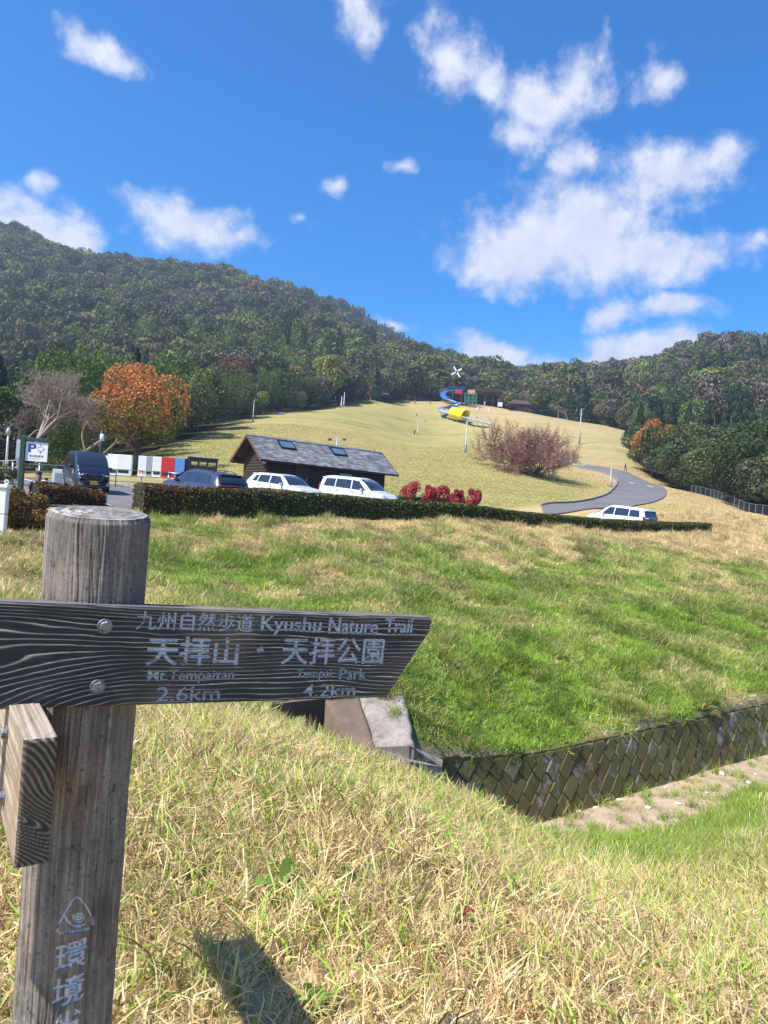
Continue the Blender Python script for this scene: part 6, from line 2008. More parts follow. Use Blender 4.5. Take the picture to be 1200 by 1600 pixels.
KEI = dict(x=[0, .06, .25, .6, 2.3, 2.75, 3.05, 3.3, 3.39], bot=[.30, .22, .19, .18, .18, .19, .2, .24, .3], belt=[1.0, 1.05, 1.06, 1.06, 1.05, 1.04, 1.01, .96, .62],
           roof=[1.05, 1.62, 1.74, 1.78, 1.78, 1.55, 1.16, .98, .66], w=[.68, .72, .735, .7375, .7375, .735, .725, .68, .60], wr=[.62, .60, .61, .62, .62, .62, .64, .62, .52],
           windows=[('side_window', [(.30, 1.08), (1.05, 1.08), (1.05, 1.58), (.36, 1.58)]), ('side_window', [(1.12, 1.08), (1.95, 1.08), (1.90, 1.58), (1.12, 1.58)]), ('side_window', [(2.02, 1.08), (2.62, 1.06), (2.30, 1.55), (1.98, 1.57)])],
           screen=(3.02, 2.38), rear=(.03, .12), shut=[1.09, 1.99, 2.75], handles=[1.25, 1.85], handle_z=.92, wheel=.28, axles=[.52, 2.90], lamp_z=.82, tail=(.85, 1.35), mirror=(2.55, 1.10), mirror_m=None,
           grille=(.58, .84, .46), plate_z=.47, rplate_z=.75, chrome=True)
KEI['mirror_m'] = M_TRIM
SUV = dict(x=[0, .08, .30, .75, 2.3, 2.75, 3.25, 3.9, 4.1, 4.15], bot=[.42, .30, .25, .22, .22, .22, .22, .26, .34, .42], belt=[.98, 1.02, 1.03, 1.02, .99, .98, .97, .90, .78, .62],
           roof=[1.02, 1.22, 1.45, 1.53, 1.55, 1.40, 1.04, .95, .82, .64], w=[.76, .82, .86, .875, .875, .875, .87, .83, .76, .66], wr=[.66, .60, .58, .60, .62, .63, .68, .70, .66, .5],
           windows=[('side_window', [(.52, 1.08), (.86, 1.06), (.90, 1.40), (.66, 1.38)]), ('side_window', [(.93, 1.05), (1.75, 1.04), (1.72, 1.44), (.97, 1.42)]), ('side_window', [(1.82, 1.04), (2.88, 1.02), (2.42, 1.43), (1.80, 1.45)])],
           screen=(3.22, 2.45), rear=(.05, .42), shut=[.90, 1.78, 2.95], handles=[1.05, 1.95], handle_z=.90, wheel=.33, axles=[.80, 3.32], lamp_z=.78, tail=(.80, 1.0), mirror=(2.72, 1.05),
           grille=(.50, .72, .5), plate_z=.42, rplate_z=.70, rails=(.75, 2.3), antenna=.55, spoiler=.36, dark_bumper=True, dark_spoiler=True, trim=[[(.2, .3), (3.9, .3), (3.9, .40), (.2, .40)]])
MINI = dict(x=[0, .06, .28, .7, 2.6, 3.15, 3.75, 4.35, 4.55, 4.6], bot=[.36, .26, .22, .2, .2, .2, .2, .24, .3, .4], belt=[1.0, 1.05, 1.06, 1.06, 1.03, 1.01, 1.0, .92, .80, .62],
            roof=[1.06, 1.45, 1.66, 1.72, 1.73, 1.52, 1.06, .96, .83, .64], w=[.78, .82, .84, .85, .85, .85, .845, .81, .74, .62], wr=[.66, .64, .65, .66, .66, .66, .68, .68, .62, .48],
            windows=[('side_window', [(.34, 1.10), (1.15, 1.09), (1.15, 1.56), (.46, 1.54)]), ('side_window', [(1.22, 1.09), (2.30, 1.07), (2.26, 1.58), (1.22, 1.57)]), ('side_window', [(2.38, 1.07), (3.35, 1.05), (2.78, 1.56), (2.34, 1.58)])],
            screen=(3.68, 2.78), rear=(.03, .20), shut=[1.19, 2.34, 3.45], handles=[1.4, 2.5], handle_z=.94, wheel=.31, axles=[.80, 3.65], lamp_z=.80, tail=(.72, 1.18), mirror=(3.12, 1.08),
            grille=(.52, .74, .5), plate_z=.42, rplate_z=.80, spoiler=.18)
import copy
P_NAVY = paint('navy_car_paint', (.010, .013, .034), .0, .3)
P_GREY = paint('slate_violet_car_paint', (.055, .055, .085), .4, .32)
P_WHITE = paint('white_car_paint', (.60, .61, .63), 0, .3)
def car_at(x, Y, hd, kind, name, label, m, plate=M_PLATE_W, dz=0.0):
    P = on(x, Y); u, n = to_un(P[0], P[1]); P[2] = lot_z(u, n) + .006 + dz
    L = kind['x'][-1]; c = P - np.array([math.cos(hd), math.sin(hd), 0]) * L / 2
    # follow the slope of the car park
    o = build_car(name, label, c, hd, m, kind, plate)
    u2, n2 = to_un(c[0], c[1]); o.location.z = lot_z(u2, n2) + .006 + dz
    q = c + np.array([math.cos(hd), math.sin(hd), 0]); u3, n3 = to_un(q[0], q[1]); pitch = lot_z(u3, n3) - lot_z(u2, n2)
    s = c + np.array([-math.sin(hd), math.cos(hd), 0]); u4, n4 = to_un(s[0], s[1]); rl = lot_z(u4, n4) - lot_z(u2, n2)
    fw = norm(np.array([math.cos(hd), math.sin(hd), pitch])); lf = norm(np.array([-math.sin(hd), math.cos(hd), rl])); upv = np.cross(fw, lf)
    o.rotation_euler = Matrix((tuple(fw), tuple(lf), tuple(upv))).transposed().to_euler()
    return o
car_at(133, 33.6, math.radians(-57), KEI, 'navy_van', 'tall navy kei van with yellow number plate facing the viewer', P_NAVY, M_PLATE_Y)
car_at(316, 30.6, math.radians(138), SUV, 'grey_car', 'slate grey hatchback seen from behind at the left end of the hedge', P_GREY)
SUV2 = copy.deepcopy(SUV); SUV2['rails'] = None; SUV2['antenna'] = None; SUV2['dark_bumper'] = False; SUV2['dark_spoiler'] = False
car_at(441, 39, math.radians(-36), SUV2, 'white_car', 'white hatchback parked below the hut gable', P_WHITE)
MINI2 = copy.deepcopy(MINI)
car_at(558, 42, math.radians(-34), MINI2, 'white_minivan', 'white minivan parked in front of the dark hut, nose to the right', P_WHITE)
MINI3 = copy.deepcopy(MINI)
car_at(968, 50.2, math.radians(127), MINI3, 'white_minivan', 'white minivan seen from behind near the right end of the hedge', P_WHITE, dz=-.22)

# ------------------------------------------------------------------ the hut
def build_hut():
    eL = at(408, 717.7, 45.0); eR = at(622, 742.0, 51.3)
    d = eR - eL; d[2] = 0; L = np.linalg.norm(d); U = d / L; N = np.array([-U[1], U[0], 0])
    ze = (eL[2] + eR[2]) / 2; hs = 2.2; rise = 1.62
    g0 = gz(*(eL + N * hs + U * L / 2)[:2]) - .35
    root = thing('log_hut', 'dark timber hut with grey shingle roof and two skylights', 'hut', (eL[0], eL[1], g0))
    O = np.array([eL[0], eL[1], 0]); org = np.array([eL[0], eL[1], g0])
    def W(a, b, z): return O + U * a + N * b + ZDIR * z - org
    ov = .55; og = .75
    z0 = g0; zw = ze - .02 + .30
    AX = np.array([U, N, ZDIR])
    # log courses on the four walls: each log its own piece
    ch = .185
    def log(name, a0, a1, b, z, along_u=True):
        mb = MB()
        if along_u: mb.bbox(W((a0 + a1) / 2, b, z), (a1 - a0, .16, ch * .97), AX, .05)
        else: mb.bbox(W(b, (a0 + a1) / 2, z), (.16, a1 - a0, ch * .97), AX, .05)
        return mb.build(name, M_DARKWOOD, root)
    za = z0 + .55
    mb = MB(); mb.box(W(L / 2, hs, z0 + .27), (L - 2 * og + .1, 2 * hs - 2 * ov + .1, .56), AX); mb.build('stone_footing', M_STONE, root)
    k = 0; z = za + ch / 2
    pitch = rise / hs
    while z < ze + rise - .25:
        # under-roof limit
        lim = (z + .1 - ze) / pitch            # distance from eave line where roof underside is this high
        b0 = max(ov, lim + .12); b1 = 2 * hs - b0
        if b1 - b0 > .3:
            log('wall_log', b0, b1, og, z, False); log('wall_log', b0, b1, L - og, z, False)
        if b0 <= ov + .01:
            log('wall_log', og, L - og, ov, z); log('wall_log', og, L - og, 2 * hs - ov, z)
        z += ch; k += 1
    # roof slabs
    for side in (0, 1):
        b0, b1 = (0, hs) if side == 0 else (2 * hs, hs)
        mb = MB(); th = .10
        mb.prism([W(0, b0, ze), W(L, b0, ze), W(L, b1, ze + rise), W(0, b1, ze + rise)], (0, 0, -th) if side == 0 else (0, 0, -th))
        slab = mb.build('roof', M_DARKWOOD, root)
        # shingles: staggered overlapping tiles, each with its own edges
        sh = MB(); rs = random.Random(7 + side); rows = 17; slope = math.hypot(hs, rise); up = norm(np.array([0, 0, rise]) + N * (hs if side == 0 else -hs)); nr = norm(np.cross(U, up)); nr = nr if nr[2] > 0 else -nr
        sw = .42
        for r in range(rows):
            s0 = slope * r / rows; s1 = slope * (r + 1.25) / rows
            a = -(r % 2) * sw * .5 - rs.random() * .1
            while a < L:
                w = sw * rs.uniform(.8, 1.2); a0, a1 = max(0, a), min(L, a + w - .012)
                if a1 - a0 > .05:
                    j = rs.uniform(-.02, .02); lift = rs.uniform(.016, .030)
                    base = W(0, b0, ze) + nr * .006
                    e0 = min(s1, slope)
                    p = [base + U * a0 + up * (s0 + j) + nr * lift, base + U * a1 + up * (s0 + j) + nr * lift, base + U * a1 + up * e0 + nr * .006, base + U * a0 + up * e0 + nr * .006]
                    q = [x - nr * .014 for x in p[:2]]
                    sh.cur = rs.randint(0, 2)
                    sh.add(p + q, [(0, 1, 2, 3), (0, 4, 5, 1)])
                a += w
        so = sh.build('shingles', [M_SHINGLE, M_SHINGLE2, M_SHINGLE3], root); so['kind'] = 'stuff'
        if side == 0:
            for (a, s) in ((2.05, 1.62), (6.05, 1.62)):
                c = W(a + .5, 0, ze) + up * (s + .38) + nr * .07
                m = MB(); A3 = np.array([U, up, nr])
                for (dx, dy, sx, sy) in ((0, .40, 1.12, .08), (0, -.40, 1.12, .08), (-.52, 0, .08, .72), (.52, 0, .08, .72)):
                    m.box(c + U * dx + up * dy, (sx, sy, .10), A3)
                sk = m.build('skylight', M_TRIM, root)
                m = MB(); m.box(c + nr * .01, (.96, .72, .03), A3); m.build('pane', M_SKYLIGHT, sk)
    # ridge cap, barge boards, eave board
    m = MB(); m.prism([W(-.02, hs - .14, ze + rise - .03), W(-.02, hs, ze + rise + .085), W(-.02, hs + .14, ze + rise - .03)], U * (L + .04)); m.build('ridge_cap', M_SHINGLE, root)
    for a in (-.045, L + .005):
        for b0, b1 in ((-.05, hs), (2 * hs + .05, hs)):
            m = MB(); m.prism([W(a, b0, ze - .16), W(a, b1, ze + rise - .12), W(a, b1, ze + rise + .06), W(a, b0, ze + .02)], U * .04); m.build('barge_board', M_BARGE, root)
    for b in (-.03, 2 * hs + .005):
        m = MB(); m.box(W(L / 2, b, ze - .06), (L - .1, .03, .12), AX); m.build('eave_board', M_DARKWOOD, root)
    # purlin ends, gable lamp, door and window on the long wall
    for b in (.35, hs, 2 * hs - .35):
        m = MB(); zz = ze + (b if b <= hs else 2 * hs - b) * pitch - .20; m.bbox(W(.35, b, zz), (.75, .14, .16), AX, .02); m.build('purlin', M_DARKWOOD, root)
    m = MB(); m.bbox(W(og - .22, .62, ze - .12), (.24, .14, .14), AX, .03); m.build('wall_lamp', M_WHITE, root)
    m = MB(); m.bbox(W(L * .30, ov - .10, z0 + 1.5), (.95, .06, 1.9), AX, .01); dr = m.build('door', M_DARKWOOD, root)
    m = MB(); m.bbox(W(L * .30 + .36, ov - .15, z0 + 1.4), (.04, .05, .16), AX, .01); m.build('handle', M_STEEL, dr)
    m = MB(); m.bbox(W(L * .62, ov - .09, z0 + 1.85), (1.1, .05, .6), AX, .01); wn = m.build('window', M_TRIM, root)
    m = MB(); m.bbox(W(L * .62, ov - .125, z0 + 1.85), (.96, .02, .46), AX, .004); m.build('pane', M_GLASS, wn)
M_SHINGLE2 = plain('pale_slate_shingle', (.26, .26, .285), .7, 0, .2, 2.2, .2, world=True)
M_SHINGLE3 = plain('dark_slate_shingle', (.14, .14, .155), .75, 0, .2, 2.2, .2, world=True)
build_hut()

# ------------------------------------------------------------------ signs and small things by the entrance
def flat_text(body, name, mat, parent, O, R, Uv, x0, x1, y0, y1, bold=.02, depth=.004):
    """thin raised print: O origin, R right, Uv up"""
    V, T = fit_text(body, x0, x1, y0, y1, bold)
    P = [O + R * v[0] + Uv * v[1] for v in V]
    mb = MB(); mb.add(P, [tuple(t) for t in T]); return mb.build(name, mat, parent)
def build_entrance():
    # parking sign
    Y = 25.0
    b = on(30, Y); R = norm(np.array([.98, .12, 0])); N = np.array([R[1], -R[0], 0]); AX = np.array([R, -N, ZDIR])
    t = thing('parking_sign', 'green-framed white parking sign with blue P and arrow', 'sign', b)
    top = at(38, 681, Y)[2] - b[2]
    o = np.array([.0, 0, 0])
    m = MB(); m.bbox(o + ZDIR * top / 2, (.165, .165, top), AX, .015); m.build('post', M_GREEN_STEEL, t)
    pw = .72; m = MB(); m.bbox(o + R * (.06 + pw / 2) + ZDIR * (top - .10), (pw + .06, .12, .12), AX, .01); m.build('cross_beam', M_GREEN_STEEL, t)
    m = MB(); c = o + R * (.085 + pw / 2) + ZDIR * (top - .17 - .34); m.bbox(c, (pw, .04, .66), AX, .006); pn = m.build('panel', M_SIGNWHITE, t)
    F = c + N * .0235
    flat_text('P', 'lettering', M_BLUEPRINT, pn, F, R, ZDIR, -.27, -.01, -.03, .26, .03)
    flat_text('周辺駐車場', 'lettering', M_DARKPRINT, pn, F, R, ZDIR, -.23, .23, -.19, -.11, .01)
    flat_text('Parking Area', 'lettering', M_DARKPRINT, pn, F, R, ZDIR, -.22, .14, -.262, -.225, .0)
    ar = [(.04, .05), (.04, .17), (.12, .17), (.12, .255), (.245, .11), (.12, -.035), (.12, .05), (.04, .05)]
    m = MB()
    for p, q in zip(ar[:-1], ar[1:]):
        a = F + R * p[0] + ZDIR * p[1]; e = F + R * q[0] + ZDIR * q[1]; dd = norm(e - a)
        m.box((a + e) / 2, (np.linalg.norm(e - a) + .008, .006, .010), np.array([dd, -N, np.cross(dd, -N)]))
    m.build('arrow', M_DARKPRINT, pn)
    # white gate post at the left edge
    b = on(2, 18.5); t = thing('gate_post', 'white capped gate post at the left edge', 'post', b)
    h = at(4, 757, 18.5)[2] - b[2]
    m = MB(); m.bbox((0, 0, h / 2 - .05), (.17, .17, h - .06), None, .012); m.build('post', M_WHITE, t)
    m = MB(); m.bbox((.0, 0, h - .045), (.26, .26, .09), None, .02); m.build('cap', M_WHITE, t)
    m = MB(); m.tube([(.03 + .05 * math.cos(a), -.0, h + .07 + .05 * math.sin(a)) for a in np.linspace(0, 2 * math.pi, 14)], .012, 6); m.build('ring', M_WHITE, t)
    m = MB(); m.bbox((0, 0, h * .45), (.176, .176, .018), None, .002); m.build('band', M_TRIM, t)
    # utility box on a pole
    b = on(27, 28); t = thing('utility_box', 'grey utility box on a pole left of the parking sign', 'utility box', b)
    z1 = at(28, 687, 28)[2] - b[2]; z0 = at(26, 718, 28)[2] - b[2]
    m = MB(); m.bbox((0, 0, (z0 + z1) / 2), (.26, .2, z1 - z0), None, .012); bx = m.build('case', M_GREYV, t)
    m = MB(); m.bbox((0, -.105, (z0 + z1) / 2), (.20, .012, (z1 - z0) * .85), None, .004); m.build('door', M_STEEL, bx)
    m = MB(); m.tube([(-.02, .05, -.1), (-.02, .05, z0 + .05)], .045, 8); m.build('pole', M_STEEL, t)
    # white electrical cabinet, bin and planter tub
    b = on(88, 30.5); t = thing('electric_cabinet', 'white cabinet with grey door left of the navy van', 'cabinet', b)
    A3 = np.array([norm([.93, .36, 0]), norm([-.36, .93, 0]), ZDIR]); h = at(88, 733, 30.5)[2] - b[2]
    m = MB(); m.bbox((0, 0, h / 2 - .05), (.36, .34, h + .1), A3, .012); m.build('case', M_WHITE, t)
    m = MB(); m.bbox(-A3[1] * .175 + A3[0] * .04 + ZDIR * (h / 2 - .08), (.27, .012, h - .16), A3, .004); m.build('door', M_GREYV, t)
    b = on(58.5, 30); t = thing('bin', 'brown cylindrical bin left of the white cabinet', 'bin', b); h = at(58.5, 737, 30)[2] - b[2]
    m = MB(); m.tube([(0, 0, -.1), (0, 0, h * .9)], .115, 16); m.build('drum', M_RUSTBIN, t, True)
    m = MB(); m.tube([(0, 0, h * .9), (0, 0, h * .97), (0, 0, h)], [.125, .125, .10], 16); m.build('lid', M_TRIM, t, True)
    b = on(69, 31); t = thing('planter_tub', 'low dark tub with pale bands beside the brown bin', 'planter', b); h = max(.2, at(69, 747, 31)[2] - b[2])
    m = MB(); m.tube([(0, 0, -.1), (0, 0, h)], [.10, .13], 14); tb = m.build('tub', M_TRIM, t, True)
    for q in (.45, .8):
        m = MB(); m.tube([(0, 0, h * q - .02), (0, 0, h * q + .02)], .135, 14); m.build('band', M_WHITE, tb, True)
    # dark signal bollard behind the van
    b = on(154, 40); t = thing('signal_post', 'dark bollard-like post with white band behind the navy van', 'post', b); h = at(155.5, 672, 40)[2] - b[2]
    m = MB(); m.tube([(0, 0, -.1), (0, 0, h * .97), (0, 0, h)], [.105, .10, .05], 12); m.build('post', M_DARKGREY, t, True)
    m = MB(); m.tube([(0, 0, h * .80), (0, 0, h * .93)], .108, 12); m.build('white_band', M_WHITE, t, True)
    for q in (.55, .38):
        m = MB(); m.prism([(.08, -.06, h * q), (.36, -.06, h * q - .02), (.36, .06, h * q - .02), (.08, .06, h * q)], (0, 0, .11)); m.build('hood', M_BLACK, t)
    # street lamp at the left edge
    b = on(8, 46); t = thing('street_lamp', 'white street lamp with round head at the far left edge', 'lamp post', b); h = at(10, 668, 46)[2] - b[2]
    m = MB(); m.tube([(0, 0, -.1), (0, 0, h * .8), (0, 0, h * .84)], [.075, .06, .05], 10); m.build('pole', M_WHITE, t, True)
    m = MB(); m.tube([(0, 0, h * .84), (0, 0, h * .89), (0, 0, h * .95), (0, 0, h)], [.08, .15, .15, .05], 14); m.build('lamp_head', M_WHITEPOLE, t, True)
    # white railing behind at left
    t = thing('white_railing', 'white railing behind the shrubs at the left edge', 'railing', on(-10, 42))
    for k in range(6):
        p = on(-10 + 7 * k, 42 - .3 * k) - np.array(t.location)
        m = MB(); m.bbox(p + ZDIR * .45, (.06, .06, .9), None, .01); m.build('post', M_WHITEPOLE, t)
    a = on(-10, 42) - np.array(t.location); e = on(25, 40.5) - np.array(t.location)
    for z in (.5, .9):
        m = MB(); m.tube([a + ZDIR * z, e + ZDIR * z], .03, 6); m.build('rail', M_WHITEPOLE, t)
    # tubular fence round the back of the car park
    pts = [on(x, Y) for x, Y in [(18, 33), (60, 35.5), (100, 37.5), (140, 38.5), (180, 39.5), (220, 41), (262, 42.5), (300, 43), (340, 43.4), (378, 43.7)]]
    t = thing('pipe_fence', 'grey tubular fence along the back of the car park', 'fence', pts[0])
    o = pts[0]
    Q = []
    for p, q in zip(pts[:-1], pts[1:]):
        L = np.linalg.norm(q - p); k = max(1, int(round(L / 1.9)))
        for i in range(k): Q.append(p + (q - p) * i / k - o)
    Q.append(pts[-1] - o)
    for q in Q:
        m = MB(); m.tube([q - ZDIR * .2, q + ZDIR * 1.0], .038, 8); m.build('post', M_STEEL, t, True)
    for z in (.95, .62, .3):
        for a, e in zip(Q[:-1], Q[1:]):
            m = MB(); m.tube([a + ZDIR * z, e + ZDIR * z], .026, 6); m.build('rail', M_STEEL, t, True)
    # vending machines and black kiosk
    spec = [(172, 49.5, M_WHITE, 'white vending machine left of the orange tree trunk', 1.0), (192, 49.2, M_WHITE, 'white vending machine just left of the trunk', 1.0), (221, 49, M_WHITE, 'white vending machine just right of the orange tree trunk', .55), (231.5, 49, M_GREYV, 'narrow grey vending machine in the row', .42), (244, 49, M_WHITE, 'white vending machine between the grey and the red one', .62), (261, 49, M_RED, 'bright red vending machine in the row', .90), (279.5, 49, M_BLUEV, 'light blue vending machine in the row', .66), (291.5, 49.2, M_BLACK, 'black vending machine at the right end of the row', .40)]
    for k, (x, Y, mt, lab, w) in enumerate(spec):
        b = on(x, Y); top = at(x, 714.5 + (x - 260) * .06, Y)[2]; h = top - b[2]; w = w * 1.0
        R = norm([1, .18, 0]); A3 = np.array([R, np.array([-R[1], R[0], 0]), ZDIR])
        t = thing('vending_machine', lab, 'vending machine', b, 0, 'vending machines behind the car park')
        m = MB(); m.bbox(A3[1] * .35 + ZDIR * (h / 2 - .1), (w - .03, .7, h + .2), A3, .02); m.build('cabinet', mt, t)
        m = MB(); m.bbox(-A3[1] * .004 + ZDIR * (h * .2), (w * .7, .02, h * .16), A3, .004); m.build('delivery_slot', M_ORANGE if k == 2 else M_TRIM, t)
    b = on(316, 52); t = thing('kiosk', 'black open-sided kiosk with pale flat roof behind the grey car', 'kiosk', b); zt = at(316, 714.5, 52)[2] - b[2]
    R = norm([.97, .22, 0]); A3 = np.array([R, np.array([-R[1], R[0], 0]), ZDIR])
    m = MB(); m.bbox(ZDIR * (zt - .05), (2.15, 1.5, .07), A3, .01); m.build('roof', M_WHITEPOLE, t)
    m = MB(); m.bbox(ZDIR * (zt - .21), (2.05, 1.4, .24), A3, .01); m.build('fascia', M_BLACK, t)
    m = MB(); m.bbox(ZDIR * (zt - 1.45), (2.0, 1.35, 1.6), A3, .01); m.build('counter', M_BLACK, t)
    for i in (-.95, -.3, .3, .95):
        for j in (-.6, .6):
            m = MB(); m.bbox(A3[0] * i + A3[1] * j + ZDIR * (zt - .5), (.10, .10, .5), A3, .01); m.build('post', M_BLACK, t)
M_DARKPRINT = plain('dark_print', (.03, .035, .05), .5, 0, .05)
M_DARKGREY = plain('dark_grey_steel', (.045, .05, .06), .5, .2, .15)
build_entrance()
# ------------------------------------------------------------------ on the hill
def lamp_post(x, ytop, Y, label, group='lamp posts on the hill', head=True, rad=.085, lean=0.0, double=False, dark=False):
    b = on(x, Y); top = at(x, ytop, Y); h = top[2] - b[2]
    t = thing('lamp_post', label, 'lamp post', b, 0, group)
    m = MB(); m.tube([(0, 0, -.2), (0, 0, h * .3), (0, 0, h * .32), (lean * h, 0, h)], [rad * 1.6, rad * 1.5, rad, rad * .8], 10); m.build('pole', M_DARKGREY if dark else M_WHITEPOLE, t, True)
    if head:
        m = MB(); m.bbox((.35, 0, h + .02), (.75, .28, .12), None, .04); m.build('lamp_head', M_WHITEPOLE, t)
        m = MB(); m.tube([(0, 0, h - .1), (.12, 0, h + .02)], .05, 6); m.build('arm', M_WHITEPOLE, t)
    m = MB(); m.bbox((0, 0, .12), (.45, .45, .24), None, .03); m.build('foot', M_CONC, t)
    return t
lamp_post(727, 658, 120, 'thick grey lamp post in the middle of the lawn left of the cherry trees', rad=.13, head=False)
lamp_post(905, 639, 168, 'tall lamp post rising behind the right side of the cherry trees', rad=.13)
lamp_post(652, 657, 205, 'short pole on the slope beside a standing person', rad=.12, head=False)
lamp_post(953.5, 728, 96, 'grey bollard pole on the inside of the road bend', rad=.10, head=False)
lamp_post(308, 640, 140, 'lamp post at the left lawn edge beside the orange tree')
lamp_post(395, 625, 160, 'taller lamp post on the left slope by the fence')
lamp_post(410, 636, 178, 'short lamp post just right of the taller one by the fence', head=False)
lamp_post(533, 619, 215, 'left one of the twin poles on the ridge', head=False, rad=.16)
lamp_post(537, 613, 220, 'right one of the twin poles on the ridge', head=False, rad=.16)
lamp_post(648, 612, 285, 'short pale lamp post on the skyline right of the pavilion', head=False)

def people():
    """small figures: one continuous skinned body each, clothes by material"""
    def fig(name, label, P, h, top, legs, hd, stride=.12, arm=.1, sit=False):
        s = h / 1.7
        bm_v = []; ed = []; rad = []
        def v(x, y, z, r, par=None):
            bm_v.append((x * s, y * s, z * s)); rad.append(r * s)
            if par is not None: ed.append((par, len(bm_v) - 1))
            return len(bm_v) - 1
        pel = v(0, 0, .92, .15); wa = v(0, 0, 1.08, .14, pel); ch = v(.01, 0, 1.30, .165, wa); nk = v(.015, 0, 1.44, .07, ch); hd0 = v(.03, 0, 1.56, .10, nk); hd1 = v(.03, 0, 1.66, .085, hd0)
        for sg in (-1, 1):
            hp = v(.0, sg * .09, .88, .10, pel); kn = v(sg * stride * .6, sg * .10, .50, .07, hp); an = v(sg * stride - .02, sg * .10, .09, .05, kn); ft = v(sg * stride + .13, sg * .11, .035, .04, an)
            sh = v(0, sg * .20, 1.38, .07, ch); el = v(-.03 + arm * .3, sg * .27, 1.12, .048, sh); wr = v(.06 + arm, sg * .26, .88, .036, el); hn = v(.10 + arm, sg * .255, .80, .034, wr)
        me = bpy.data.meshes.new('body'); me.from_pydata(bm_v, ed, []); o = bpy.data.objects.new('person_tmp', me); COL.objects.link(o)
        md = o.modifiers.new('skin', 'SKIN'); md.use_smooth_shade = True
        for i, d in enumerate(me.skin_vertices[0].data):
            d.radius = (rad[i], rad[i]); d.use_root = (i == 0)
        sb = o.modifiers.new('sub', 'SUBSURF'); sb.levels = 1; sb.render_levels = 1
        dg = bpy.context.evaluated_depsgraph_get()
        nm = bpy.data.meshes.new_from_object(o.evaluated_get(dg)); bpy.data.objects.remove(o)
        nm.name = 'body'
        nm.materials.clear()
        for m in (M_SKIN, top, legs, M_HAIR, M_TRIM): nm.materials.append(m)
        for p in nm.polygons:
            c = p.center / s
            if c.z < .085: k = 4
            elif c.z < .95 and abs(c.y) < .21: k = 2
            elif c.z < .90: k = 0
            elif c.z < 1.47: k = 1
            elif c.z > 1.62 or c.x < .0: k = 3
            else: k = 0
            p.material_index = k; p.use_smooth = True
        q = obj('person', nm); q.location = P; q.rotation_euler = (0, 0, hd)
        tag(q, label, 'person')
    mk = lambda n, c: plain(n, c, .8, 0, .1)
    dark = mk('dark_clothes', (.02, .022, .035)); navy = mk('navy_clothes', (.025, .03, .07)); grey = mk('grey_clothes', (.25, .25, .27)); white = mk('white_clothes', (.7, .7, .7)); brown = mk('brown_clothes', (.12, .06, .05)); teal = mk('teal_clothes', (.06, .14, .16))
    fig('person', 'person in dark clothes walking on the road bend', on(977, 139), 1.72, navy, dark, 2.6, .2, .14)
    fig('person', 'person in dark red-brown jacket standing beside the short pole', on(647.5, 205), 1.65, brown, dark, 1.2)
    fig('person', 'person in dark clothes standing at the top of the lawn near the slide', on(672, 264), 1.7, dark, dark, -1.0, .05)
    fig('person', 'child in teal climbing the slope below the slide', on(651, 240), 1.25, teal, dark, 1.5, .15)
    fig('person', 'child in grey sitting low on the slope below the slide', on(664.5, 232), 1.05, grey, dark, 1.9, .1)
    fig('person', 'person in grey far off at the left top of the lawn', on(649, 266), 1.6, grey, dark, -1.2)
    fig('person', 'person in dark clothes at the foot of the twin poles', on(532, 216), 1.6, dark, navy, -1.2)
    fig('person', 'person in white standing by the play tower', on(757, 268), 1.7, white, white, -1.4)
    fig('person', 'person in pale clothes sitting by the slide exit', on(745, 238), 1.2, dark, grey, -1.4)
people()

